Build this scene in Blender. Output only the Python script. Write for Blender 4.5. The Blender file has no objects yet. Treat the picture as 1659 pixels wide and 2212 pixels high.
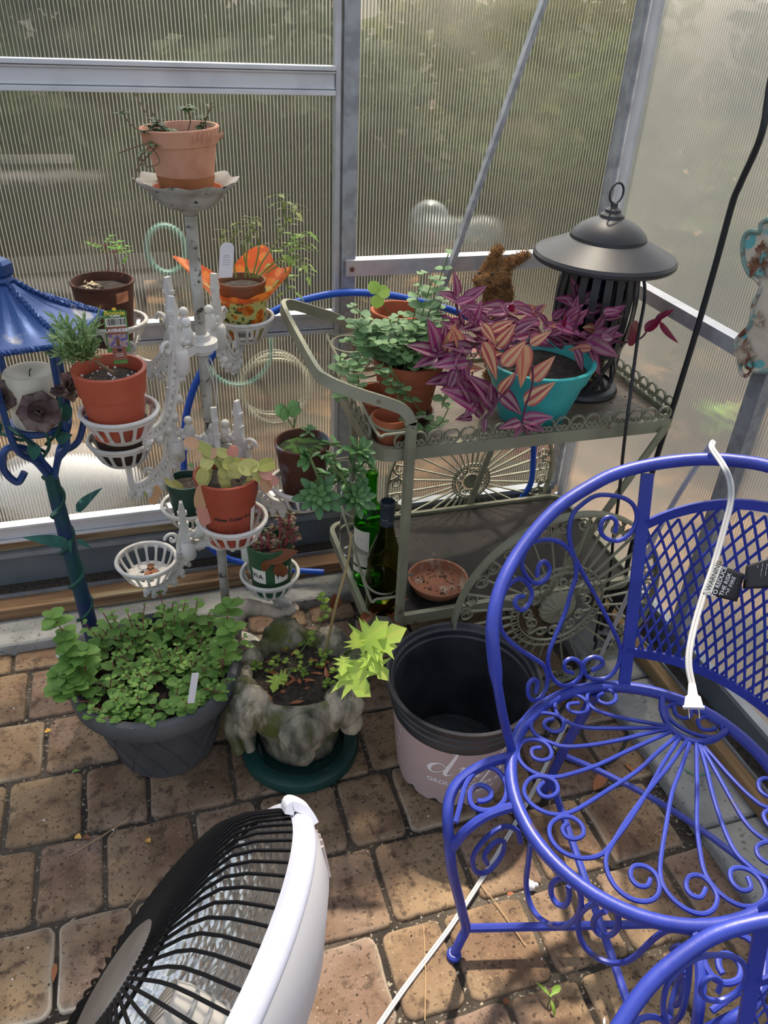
import bpy, math, random
from mathutils import Vector, Matrix, noise
random.seed(7)
V = Vector
PI = math.pi
sc = bpy.context.scene
COL = sc.collection

# ------------------------------------------------------------------ camera, world, sun, exposure
YAW, PITCH, ROLL = math.radians(18.055), math.radians(33.468), math.radians(-2.874)
CAMZ, FPX = 1.4, 1680.0
_f = V((math.sin(YAW)*math.cos(PITCH), math.cos(YAW)*math.cos(PITCH), -math.sin(PITCH)))
_r = V((math.cos(YAW), -math.sin(YAW), 0))
_d = _f.cross(_r)
RX = math.cos(ROLL)*_r + math.sin(ROLL)*_d
DX = -math.sin(ROLL)*_r + math.cos(ROLL)*_d
cam = bpy.data.cameras.new('camera')
camo = bpy.data.objects.new('camera', cam)
COL.objects.link(camo)
Mc = Matrix((RX, -DX, -_f)).transposed().to_4x4()
Mc.translation = V((0, 0, CAMZ))
camo.matrix_world = Mc
cam.sensor_fit = 'VERTICAL'
cam.sensor_height = 36.0
cam.lens = 36.0*FPX/2212.0
cam.clip_start = 0.02
sc.camera = camo
sc.view_settings.view_transform = 'Standard'
sc.view_settings.look = 'None'
sc.view_settings.exposure = 0.0
sc.view_settings.gamma = 1.0
sc.view_settings.use_curve_mapping = False

world = bpy.data.worlds.new('sky')
sc.world = world
world.use_nodes = True
wn = world.node_tree
wn.nodes.clear()
wo = wn.nodes.new('ShaderNodeOutputWorld')
wb = wn.nodes.new('ShaderNodeBackground')
ws = wn.nodes.new('ShaderNodeTexSky')
ws.sky_type = 'NISHITA'
ws.sun_disc = False
ws.sun_elevation = math.radians(48)
ws.sun_rotation = math.radians(25)
ws.air_density = 1.0
ws.dust_density = 3.5
wh = wn.nodes.new('ShaderNodeHueSaturation')
wh.inputs['Saturation'].default_value = 0.5
wn.links.new(ws.outputs[0], wh.inputs['Color'])
wn.links.new(wh.outputs[0], wb.inputs[0])
wb.inputs[1].default_value = 0.30
wn.links.new(wb.outputs[0], wo.inputs[0])

SUN_DIR = V((0.18, 0.50, 1.0)).normalized()      # towards the sun: over the back wall, a little to the right
sl = bpy.data.lights.new('sun', 'SUN')
sl.energy = 7.5
sl.color = (1.0, 0.88, 0.72)
sl.angle = math.radians(2.0)
slo = bpy.data.objects.new('sun', sl)
COL.objects.link(slo)
slo.rotation_euler = SUN_DIR.to_track_quat('Z', 'Y').to_euler()
slo.location = (3, 5, 7)

# ------------------------------------------------------------------ measuring helpers (place -> metres)
def ray(u, v):
    return RX*((u-829.5)/FPX) + DX*((v-1106.0)/FPX) + _f
def at_y(u, v, y):
    d = ray(u, v); return V((0, 0, CAMZ)) + d*(y/d.y)
def at_x(u, v, x):
    d = ray(u, v); return V((0, 0, CAMZ)) + d*(x/d.x)
def at_z(u, v, z):
    d = ray(u, v); return V((0, 0, CAMZ)) + d*((z-CAMZ)/d.z)
def at_d(u, v, dep):
    return V((0, 0, CAMZ)) + ray(u, v)*dep
def dep(p):
    return (V(p)-V((0, 0, CAMZ))).dot(_f)
def mpp(p):                                       # metres per photo pixel at a point
    return dep(p)/FPX

# ------------------------------------------------------------------ mesh collecting
class MB:
    def __init__(s):
        s.v = []; s.f = []; s.m = []; s.a = []
    def add(s, vs, fs, mi=0, at=None):
        o = len(s.v)
        s.v.extend([V(p) for p in vs])
        s.a.extend(at if at else [(0, 0, 0)]*len(vs))
        for f in fs:
            s.f.append([i+o for i in f]); s.m.append(mi)
        return s
    def box(s, lo, hi, mi=0, M=None):
        x0, y0, z0 = lo; x1, y1, z1 = hi
        vs = [V(p) for p in ((x0,y0,z0),(x1,y0,z0),(x1,y1,z0),(x0,y1,z0),(x0,y0,z1),(x1,y0,z1),(x1,y1,z1),(x0,y1,z1))]
        if M: vs = [M @ p for p in vs]
        return s.add(vs, [(0,3,2,1),(4,5,6,7),(0,1,5,4),(1,2,6,5),(2,3,7,6),(3,0,4,7)], mi)
    def tube(s, pts, r, n=8, closed=False, cap=True, mi=0, flat=None, up=None):
        """round tube; flat=(w,t) gives a rectangular bar whose width lies along 'up' """
        P = [V(p) for p in pts]; N = len(P)
        if N < 2: return s
        R = r if isinstance(r, (list, tuple)) else [r]*N
        T = []
        for i in range(N):
            if closed: t = P[(i+1) % N]-P[i-1]
            else: t = P[min(i+1, N-1)]-P[max(i-1, 0)]
            T.append(t.normalized() if t.length > 1e-9 else V((0, 0, 1)))
        if up is not None: nrm = V(up)
        else:
            nrm = V((0, 0, 1)) if abs(T[0].z) < 0.9 else V((1, 0, 0))
        nrm = (nrm - T[0]*nrm.dot(T[0]))
        if nrm.length < 1e-6: nrm = T[0].orthogonal()
        nrm.normalize()
        vs = []
        for i in range(N):
            if up is not None and not closed:
                q = V(up) - T[i]*V(up).dot(T[i])
                if q.length > 1e-4: nrm = q.normalized()
            else:
                q = nrm - T[i]*nrm.dot(T[i])
                nrm = q.normalized() if q.length > 1e-6 else T[i].orthogonal().normalized()
            b = T[i].cross(nrm)
            if flat:
                w, h = flat
                for (a, c) in ((-.5, -.5), (.5, -.5), (.5, .5), (-.5, .5)):
                    vs.append(P[i]+nrm*(a*w)+b*(c*h))
            else:
                for k in range(n):
                    a = 2*PI*k/n
                    vs.append(P[i]+(nrm*math.cos(a)+b*math.sin(a))*R[i])
        k_ = 4 if flat else n
        fs = []
        for i in range(N if closed else N-1):
            j = (i+1) % N
            for k in range(k_):
                l = (k+1) % k_
                fs.append((i*k_+k, i*k_+l, j*k_+l, j*k_+k))
        if cap and not closed:
            fs.append(tuple(range(k_-1, -1, -1))); fs.append(tuple((N-1)*k_+k for k in range(k_)))
        return s.add(vs, fs, mi)
    def lathe(s, prof, c, n=40, mi=0, M=None, wob=None, capb=False, capt=False):
        """prof: (r,z) list, outline from bottom/outside to inside; c: base centre"""
        vs = []; c = V(c)
        for (r, z) in prof:
            for k in range(n):
                a = 2*PI*k/n
                rr, zz = (r, z) if wob is None else wob(r, z, a)
                p = V((rr*math.cos(a), rr*math.sin(a), zz))
                vs.append(c + (M @ p if M else p))
        fs = []
        for i in range(len(prof)-1):
            for k in range(n):
                l = (k+1) % n
                fs.append((i*n+k, i*n+l, (i+1)*n+l, (i+1)*n+k))
        if capb: fs.append(tuple(range(n-1, -1, -1)))
        if capt: fs.append(tuple((len(prof)-1)*n+k for k in range(n)))
        return s.add(vs, fs, mi)
    def ball(s, c, r, n=12, m=8, mi=0, M=None, fn=None):
        c = V(c); R = V((r, r, r)) if not hasattr(r, '__len__') else V(r)
        vs = []
        for i in range(m+1):
            th = PI*i/m
            for k in range(n):
                a = 2*PI*k/n
                d = V((math.sin(th)*math.cos(a), math.sin(th)*math.sin(a), math.cos(th)))
                q = 1.0 if fn is None else fn(d)
                p = V((d.x*R.x*q, d.y*R.y*q, d.z*R.z*q))
                vs.append(c+(M @ p if M else p))
        fs = []
        for i in range(m):
            for k in range(n):
                l = (k+1) % n
                fs.append((i*n+k, (i+1)*n+k, (i+1)*n+l, i*n+l))
        return s.add(vs, fs, mi)
    def build(s, name, mats, parent=None, origin=None, sharp=40, smooth=True):
        if not isinstance(mats, (list, tuple)): mats = [mats]
        if parent is not None: o = V(parent['_o'])
        elif origin is not None: o = V(origin)
        else:
            o = V((sum(p.x for p in s.v)/len(s.v), sum(p.y for p in s.v)/len(s.v), min(p.z for p in s.v)))
        me = bpy.data.meshes.new(name)
        me.from_pydata([tuple(p-o) for p in s.v], [], s.f)
        for m in mats: me.materials.append(m)
        me.polygons.foreach_set('material_index', s.m)
        me.polygons.foreach_set('use_smooth', [smooth]*len(s.f))
        if any(a != (0, 0, 0) for a in s.a):
            at = me.attributes.new('lf', 'FLOAT_VECTOR', 'POINT')
            at.data.foreach_set('vector', [c for a in s.a for c in a])
        me.validate()
        if smooth and sharp: me.set_sharp_from_angle(angle=math.radians(sharp))
        me.update()
        ob = bpy.data.objects.new(name, me)
        COL.objects.link(ob)
        if parent is not None: ob.parent = parent
        else: ob.location = o
        ob['_o'] = tuple(o)
        return ob

def tag(o, label=None, cat=None, group=None, kind=None):
    if label: o['label'] = label
    if cat: o['category'] = cat
    if group: o['group'] = group
    if kind: o['kind'] = kind
    return o
def thing(name, loc, label, cat, group=None):
    o = bpy.data.objects.new(name, None)
    o.empty_display_size = 0.03
    COL.objects.link(o)
    o.location = V(loc); o['_o'] = tuple(V(loc))
    return tag(o, label, cat, group)

def smooth(pts, n=6, closed=False):
    """Catmull-Rom through the points"""
    P = [V(p) for p in pts]; N = len(P); out = []
    if N < 3: return P
    rng = N if closed else N-1
    for i in range(rng):
        if closed: a, b, c, d = P[i-1], P[i], P[(i+1) % N], P[(i+2) % N]
        else: a, b, c, d = P[max(i-1, 0)], P[i], P[i+1], P[min(i+2, N-1)]
        for k in range(n):
            t = k/n
            out.append(0.5*((2*b)+(c-a)*t+(2*a-5*b+4*c-d)*t*t+(3*b-a-3*c+d)*t**3))
    if not closed: out.append(P[-1])
    return out

# ------------------------------------------------------------------ materials
def srgb(r, g, b):
    f = lambda c: (c/12.92 if c <= 0.04045 else ((c+0.055)/1.055)**2.4)
    return (f(r/255), f(g/255), f(b/255), 1)
def newmat(name):
    m = bpy.data.materials.new(name); m.use_nodes = True
    return m, m.node_tree, m.node_tree.nodes['Principled BSDF']
def mat(name, c, rough=0.5, metal=0.0, c2=None, scale=20, mix=(0.35, 0.65), bump=0.0, bscale=None, c3=None, s3=60, mix3=(0.6, 0.7), spec=None, coat=0, stretch=None, trans=0, ior=1.45, sub=0):
    m, nt, b = newmat(name)
    L = nt.links.new
    b.inputs['Base Color'].default_value = c
    b.inputs['Roughness'].default_value = rough
    b.inputs['Metallic'].default_value = metal
    if spec is not None: b.inputs['Specular IOR Level'].default_value = spec
    if coat: b.inputs['Coat Weight'].default_value = coat
    if trans:
        b.inputs['Transmission Weight'].default_value = trans; b.inputs['IOR'].default_value = ior
    if sub:
        b.inputs['Subsurface Weight'].default_value = sub; b.inputs['Subsurface Radius'].default_value = (0.02, 0.015, 0.01)
    if c2 or bump or c3:
        tc = nt.nodes.new('ShaderNodeTexCoord')
        src = tc.outputs['Object']
        if stretch:
            mp = nt.nodes.new('ShaderNodeMapping'); mp.inputs['Scale'].default_value = stretch
            L(src, mp.inputs[0]); src = mp.outputs[0]
        def ns(sca, det=6):
            n = nt.nodes.new('ShaderNodeTexNoise'); n.inputs['Scale'].default_value = sca; n.inputs['Detail'].default_value = det
            L(src, n.inputs['Vector']); return n
        def rmp(n, lo, hi):
            q = nt.nodes.new('ShaderNodeMapRange'); q.inputs['From Min'].default_value = lo; q.inputs['From Max'].default_value = hi
            L(n.outputs['Fac'], q.inputs['Value']); return q.outputs[0]
        col = None
        if c2:
            x = nt.nodes.new('ShaderNodeMix'); x.data_type = 'RGBA'
            x.inputs[6].default_value = c; x.inputs[7].default_value = c2
            L(rmp(ns(scale), *mix), x.inputs[0]); col = x.outputs[2]
        if c3:
            x = nt.nodes.new('ShaderNodeMix'); x.data_type = 'RGBA'
            if col: L(col, x.inputs[6])
            else: x.inputs[6].default_value = c
            x.inputs[7].default_value = c3
            L(rmp(ns(s3), *mix3), x.inputs[0]); col = x.outputs[2]
        if col: L(col, b.inputs['Base Color'])
        if bump:
            bp = nt.nodes.new('ShaderNodeBump'); bp.inputs['Strength'].default_value = bump; bp.inputs['Distance'].default_value = 0.004
            L(ns(bscale or scale*2, 8).outputs['Fac'], bp.inputs['Height']); L(bp.outputs[0], b.inputs['Normal'])
    return m
def leafmat(name, c, c2, under=None, stripe=None, edge=None, rough=0.5, tl=0.35, vein=0.25):
    """leaf: colour by the leaf's own random value; lf = (across -1..1, along 0..1, random)"""
    m, nt, b = newmat(name); L = nt.links.new
    at = nt.nodes.new('ShaderNodeAttribute'); at.attribute_name = 'lf'
    sp = nt.nodes.new('ShaderNodeSeparateXYZ'); L(at.outputs['Vector'], sp.inputs[0])
    x = nt.nodes.new('ShaderNodeMix'); x.data_type = 'RGBA'
    x.inputs[6].default_value = c; x.inputs[7].default_value = c2
    L(sp.outputs[2], x.inputs[0]); col = x.outputs[2]
    ab = nt.nodes.new('ShaderNodeMath'); ab.operation = 'ABSOLUTE'; L(sp.outputs[0], ab.inputs[0])
    def mr(src, a, bb, t0=0, t1=1):
        q = nt.nodes.new('ShaderNodeMapRange'); q.inputs[1].default_value = a; q.inputs[2].default_value = bb
        q.inputs[3].default_value = t0; q.inputs[4].default_value = t1; L(src, q.inputs[0]); return q.outputs[0]
    def mixc(fac, colr):
        nonlocal col
        y = nt.nodes.new('ShaderNodeMix'); y.data_type = 'RGBA'
        L(fac, y.inputs[0]); L(col, y.inputs[6]); y.inputs[7].default_value = colr; col = y.outputs[2]
    if stripe:
        n = nt.nodes.new('ShaderNodeTexNoise'); n.inputs['Scale'].default_value = 2.2; n.inputs['Detail'].default_value = 3
        mp = nt.nodes.new('ShaderNodeMapping'); mp.inputs['Scale'].default_value = (4.5, 0.25, 9)
        L(at.outputs['Vector'], mp.inputs[0]); L(mp.outputs[0], n.inputs['Vector'])
        a = mr(ab.outputs[0], 0.12, 0.28); bq = mr(ab.outputs[0], 0.62, 0.82, 1, 0)
        t = nt.nodes.new('ShaderNodeMath'); t.operation = 'MULTIPLY'; L(a, t.inputs[0]); L(bq, t.inputs[1])
        t2 = nt.nodes.new('ShaderNodeMath'); t2.operation = 'MULTIPLY'; L(t.outputs[0], t2.inputs[0]); L(mr(n.outputs['Fac'], 0.38, 0.62, 0.25, 0.95), t2.inputs[1])
        mixc(t2.outputs[0], stripe)
    elif vein:
        v1 = mr(ab.outputs[0], 0.0, 0.12, vein, 0)
        mixc(v1, (min(1, c2[0]*1.6), min(1, c2[1]*1.5), min(1, c2[2]*1.4), 1))
    if edge: mixc(mr(ab.outputs[0], 0.8, 1.0, 0, 0.7), edge)
    if under:
        g = nt.nodes.new('ShaderNodeNewGeometry'); mixc(g.outputs['Backfacing'], under)
    L(col, b.inputs['Base Color']); b.inputs['Roughness'].default_value = rough
    b.inputs['Specular IOR Level'].default_value = 0.35
    if tl:
        tr = nt.nodes.new('ShaderNodeBsdfTranslucent'); L(col, tr.inputs[0])
        ms = nt.nodes.new('ShaderNodeMixShader'); ms.inputs[0].default_value = tl
        L(b.outputs[0], ms.inputs[1]); L(tr.outputs[0], ms.inputs[2])
        L(ms.outputs[0], nt.nodes['Material Output'].inputs[0])
    return m

# ------------------------------------------------------------------ plant helpers
SHAPES = {
    'ovate': lambda t: math.sin(PI*min(1, t**0.72))**0.8*(1-0.15*t),
    'round': lambda t: math.sqrt(max(0, 1-(2*t-1)**2)),
    'lance': lambda t: math.sin(PI*t**0.8)**1.0,
    'point': lambda t: (math.sin(PI*t**0.62)**0.85)*(1-0.25*t),
    'needle': lambda t: min(1, 6*t)*min(1, 3*(1-t)),
    'spoon': lambda t: 0.28+0.72*math.sin(PI*max(0, (t-0.25)/0.75))**0.7 if t > 0.25 else 0.28+0.1*t,
    'pad': lambda t: 0.42+0.58*math.sin(PI*min(1, t*0.95))**0.6,
}
def leaf(mb, base, d, up, L, W, shape='ovate', curl=0.2, fold=0.12, n=5, mi=0, rnd=None, m=2, thick=0):
    d = V(d).normalized(); up = V(up); up = up-d*up.dot(d)
    if up.length < 1e-5: up = d.orthogonal()
    up.normalize(); s = d.cross(up)
    rnd = random.random() if rnd is None else rnd
    vs = []; at = []; fs = []
    fn = SHAPES[shape]
    for i in range(n+1):
        t = i/n; w = W*0.5*max(0.0, fn(t)); a = curl*t
        c = V(base)+d*(L*t*math.cos(a*0.6))-up*(L*t*math.sin(a))
        for k in range(-m, m+1):
            u = k/m
            vs.append(c+s*(w*u)+up*(w*abs(u)*fold)); at.append((u if w > 0 else 0, t, rnd))
    q = 2*m+1
    for i in range(n):
        for k in range(2*m):
            fs.append((i*q+k, i*q+k+1, (i+1)*q+k+1, (i+1)*q+k))
    if thick:
        nv = len(vs)
        vs += [p-up*thick*(1-abs(a[0]))*SHAPES[shape](a[1]) for p, a in zip(vs, at)]; at += at[:nv]
        fs += [tuple(i+nv for i in reversed(f)) for f in fs]
    mb.add(vs, fs, mi, at)
def rdir(zlo=-1, zhi=1):
    a = random.uniform(0, 2*PI); z = random.uniform(zlo, zhi); r = math.sqrt(max(0, 1-z*z))
    return V((r*math.cos(a), r*math.sin(a), z))
def U(a, b): return random.uniform(a, b)

def text_mesh(s, size=1.0, shear=0.0, thick=0.0, align='CENTER', spacing=1.0):
    cu = bpy.data.curves.new('lettering', 'FONT'); cu.body = s; cu.size = size; cu.shear = shear
    cu.align_x = align; cu.align_y = 'CENTER'; cu.offset = thick; cu.space_character = spacing; cu.resolution_u = 3
    o = bpy.data.objects.new('lettering', cu); COL.objects.link(o)
    dg = bpy.context.evaluated_depsgraph_get()
    me = bpy.data.meshes.new_from_object(o.evaluated_get(dg))
    vs = [v.co.copy() for v in me.vertices]; fs = [tuple(p.vertices) for p in me.polygons]
    bpy.data.objects.remove(o); bpy.data.curves.remove(cu); bpy.data.meshes.remove(me)
    return vs, fs

# ------------------------------------------------------------------ shared materials
def polycarb(name, axis, haze, tint, clear=0.42, refr=0.4, milkc=(0.84, 0.82, 0.68, 1)):
    m, nt, b = newmat(name); L = nt.links.new
    nt.nodes.remove(b)
    tc = nt.nodes.new('ShaderNodeTexCoord'); sp = nt.nodes.new('ShaderNodeSeparateXYZ'); L(tc.outputs['Object'], sp.inputs[0])
    mu = nt.nodes.new('ShaderNodeMath'); mu.operation = 'MULTIPLY'; L(sp.outputs[axis], mu.inputs[0]); mu.inputs[1].default_value = 1/0.0074
    fr = nt.nodes.new('ShaderNodeMath'); fr.operation = 'FRACT'; L(mu.outputs[0], fr.inputs[0])
    tri = nt.nodes.new('ShaderNodeMath'); tri.operation = 'PINGPONG'; L(mu.outputs[0], tri.inputs[0]); tri.inputs[1].default_value = 0.5
    rib = nt.nodes.new('ShaderNodeMapRange'); L(tri.outputs[0], rib.inputs[0]); rib.inputs[1].default_value = 0.09; rib.inputs[2].default_value = 0.19; rib.inputs[3].default_value = 1; rib.inputs[4].default_value = 0
    # slightly wavy sheet with fine vertical flutes
    wv = nt.nodes.new('ShaderNodeMath'); wv.operation = 'MULTIPLY'; L(mu.outputs[0], wv.inputs[0]); wv.inputs[1].default_value = 2*PI
    sn = nt.nodes.new('ShaderNodeMath'); sn.operation = 'SINE'; L(wv.outputs[0], sn.inputs[0])
    no = nt.nodes.new('ShaderNodeTexNoise'); no.inputs['Scale'].default_value = 9; no.inputs['Detail'].default_value = 3
    L(tc.outputs['Object'], no.inputs['Vector'])
    ad = nt.nodes.new('ShaderNodeMath'); ad.operation = 'MULTIPLY_ADD'; L(no.outputs['Fac'], ad.inputs[0]); ad.inputs[1].default_value = 5.0; L(sn.outputs[0], ad.inputs[2])
    bp = nt.nodes.new('ShaderNodeBump'); bp.inputs['Strength'].default_value = 0.8; bp.inputs['Distance'].default_value = 0.0006
    L(ad.outputs[0], bp.inputs['Height'])
    t = nt.nodes.new('ShaderNodeBsdfTransparent'); t.inputs[0].default_value = (*tint, 1)
    r = nt.nodes.new('ShaderNodeBsdfRefraction'); r.inputs[0].default_value = (*tint, 1); r.inputs['IOR'].default_value = 1.26; r.inputs['Roughness'].default_value = 0.17
    L(bp.outputs[0], r.inputs['Normal'])
    tr = nt.nodes.new('ShaderNodeBsdfTranslucent'); tr.inputs[0].default_value = milkc
    df = nt.nodes.new('ShaderNodeBsdfDiffuse'); df.inputs[0].default_value = (0.60, 0.60, 0.52, 1)
    gl = nt.nodes.new('ShaderNodeBsdfGlossy'); gl.inputs['Roughness'].default_value = 0.28; gl.inputs[0].default_value = (0.8, 0.8, 0.8, 1); L(bp.outputs[0], gl.inputs['Normal'])
    def mx(f, a, b_):
        q = nt.nodes.new('ShaderNodeMixShader')
        if isinstance(f, float): q.inputs[0].default_value = f
        else: L(f, q.inputs[0])
        L(a, q.inputs[1]); L(b_, q.inputs[2]); return q.outputs[0]
    see = mx(refr/(clear+refr), t.outputs[0], r.outputs[0])
    milk = mx(0.35, tr.outputs[0], df.outputs[0])
    web = mx(haze, see, milk)
    ribs = mx(0.36, see, milk)
    body = mx(rib.outputs[0], web, ribs)
    body = mx(0.05, body, gl.outputs[0])
    out = nt.nodes['Material Output']; L(body, out.inputs[0])
    return m
def clearmat():
    m, nt, b = newmat('clear_skin'); nt.nodes.remove(b)
    t = nt.nodes.new('ShaderNodeBsdfTransparent'); nt.links.new(t.outputs[0], nt.nodes['Material Output'].inputs[0]); return m

M_pcB = polycarb('polycarbonate_back', 0, 0.05, (0.95, 0.95, 0.91), 0.26, 0.55, (0.62, 0.61, 0.50, 1))
M_pcR = polycarb('polycarbonate_right', 1, 0.42, (0.98, 0.97, 0.93), 0.2, 0.55, (0.88, 0.86, 0.79, 1))
M_skin = clearmat()
M_alu = mat('aluminium', (0.60, 0.61, 0.64, 1), 0.42, 0.55, (0.50, 0.51, 0.53, 1), 30, bump=0.05)
M_alu_w = mat('painted_aluminium', (0.72, 0.72, 0.74, 1), 0.38, 0.2, (0.60, 0.60, 0.62, 1), 12, (0.45, 0.7))
M_galv = mat('galvanised', (0.42, 0.44, 0.46, 1), 0.5, 0.5, (0.30, 0.31, 0.33, 1), 35, (0.4, 0.6))
M_base = mat('grey_steel_base', (0.14, 0.165, 0.185, 1), 0.5, 0.2, (0.10, 0.12, 0.14, 1), 8)
M_lip = mat('grey_steel_lip', (0.30, 0.33, 0.36, 1), 0.45, 0.35, (0.22, 0.24, 0.26, 1), 18)
M_dirt = mat('dirt', (0.025, 0.02, 0.015, 1), 0.95, 0, (0.07, 0.055, 0.04, 1), 120, bump=0.8, bscale=90)
M_wood = mat('treated_timber', (0.26, 0.15, 0.075, 1), 0.75, 0, (0.13, 0.07, 0.035, 1), 9, (0.35, 0.65), 0.25, 30, (0.40, 0.34, 0.20, 1), 3, (0.52, 0.72), stretch=(0.6, 14, 14))
M_woodR = mat('treated_timber_right', (0.30, 0.18, 0.085, 1), 0.75, 0, (0.16, 0.10, 0.045, 1), 9, (0.35, 0.65), 0.25, 30, (0.25, 0.23, 0.10, 1), 3, (0.52, 0.72), stretch=(14, 0.6, 14))
M_conc = mat('concrete', (0.30, 0.30, 0.29, 1), 0.9, 0, (0.19, 0.195, 0.185, 1), 9, (0.4, 0.62), 0.5, 60, (0.12, 0.12, 0.11, 1), 90, (0.60, 0.70))
M_mulch = mat('mulch_ground', (0.07, 0.043, 0.024, 1), 0.95, 0, (0.36, 0.20, 0.095, 1), 3.2, (0.52, 0.62), 0.6, 12, (0.03, 0.03, 0.015, 1), 2.6, (0.52, 0.6))  # orange patches put sunlit spots into the mulch colour

# floor: one attribute per paver (tone), per ring (edge), random
def floormat():
    m, nt, b = newmat('tumbled_pavers'); L = nt.links.new
    at = nt.nodes.new('ShaderNodeAttribute'); at.attribute_name = 'lf'
    sp = nt.nodes.new('ShaderNodeSeparateXYZ'); L(at.outputs['Vector'], sp.inputs[0])
    tc = nt.nodes.new('ShaderNodeTexCoord')
    def ns(sc_, det=8):
        n = nt.nodes.new('ShaderNodeTexNoise'); n.inputs['Scale'].default_value = sc_; n.inputs['Detail'].default_value = det; L(tc.outputs['Object'], n.inputs['Vector']); return n.outputs['Fac']
    def mr(src, a, bb, t0=0, t1=1):
        q = nt.nodes.new('ShaderNodeMapRange'); q.inputs[1].default_value = a; q.inputs[2].default_value = bb; q.inputs[3].default_value = t0; q.inputs[4].default_value = t1; L(src, q.inputs[0]); return q.outputs[0]
    def mix(f, a, c, mode='MIX'):
        y = nt.nodes.new('ShaderNodeMix'); y.data_type = 'RGBA'; y.blend_type = mode
        if isinstance(f, float): y.inputs[0].default_value = f
        else: L(f, y.inputs[0])
        for i, q in ((6, a), (7, c)):
            if isinstance(q, tuple): y.inputs[i].default_value = q
            else: L(q, y.inputs[i])
        return y.outputs[2]
    c = mix(sp.outputs[2], srgb(134, 112, 86), srgb(122, 102, 90))
    c = mix(mr(ns(7), 0.42, 0.66), c, srgb(108, 84, 66))
    c = mix(mr(ns(3.1), 0.48, 0.68), c, srgb(156, 132, 100))
    c = mix(mr(ns(14, 10), 0.50, 0.66, 0, .55), c, srgb(92, 74, 58))
    c = mix(mr(ns(34, 10), 0.55, 0.66, 0, .75), c, srgb(66, 52, 42))
    c = mix(mr(ns(120, 4), 0.58, 0.68, 0, .8), c, srgb(52, 40, 33))
    c = mix(mr(ns(210, 2), 0.66, 0.72, 0, .5), c, srgb(190, 170, 140))
    vo = nt.nodes.new('ShaderNodeTexVoronoi'); vo.inputs['Scale'].default_value = 95; L(tc.outputs['Object'], vo.inputs['Vector'])
    pit = mr(vo.outputs['Distance'], 0.10, 0.20, 1, 0)
    pm = nt.nodes.new('ShaderNodeMath'); pm.operation = 'MULTIPLY'; L(pit, pm.inputs[0]); L(mr(ns(16), 0.45, 0.6), pm.inputs[1])
    c = mix(pm.outputs[0], c, srgb(44, 32, 26))
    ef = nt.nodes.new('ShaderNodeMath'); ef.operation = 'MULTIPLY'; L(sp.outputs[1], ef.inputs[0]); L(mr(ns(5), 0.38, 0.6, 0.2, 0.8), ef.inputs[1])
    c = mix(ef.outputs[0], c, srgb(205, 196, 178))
    L(c, b.inputs['Base Color']); b.inputs['Roughness'].default_value = 0.8; b.inputs['Specular IOR Level'].default_value = 0.25
    bp = nt.nodes.new('ShaderNodeBump'); bp.inputs['Strength'].default_value = 0.35; bp.inputs['Distance'].default_value = 0.003
    h = nt.nodes.new('ShaderNodeMath'); h.operation = 'ADD'; L(ns(55), h.inputs[0]); L(mr(ns(9), 0.3, 0.7, 0, 1.5), h.inputs[1])
    L(h.outputs[0], bp.inputs['Height']); L(bp.outputs[0], b.inputs['Normal'])
    return m
M_floor = floormat()
M_joint = mat('joint_sand', srgb(86, 78, 68), 0.95, 0, srgb(40, 34, 28), 5, (0.35, 0.6), 0.8, 160, srgb(150, 142, 128), 140, (0.60, 0.66))

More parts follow.
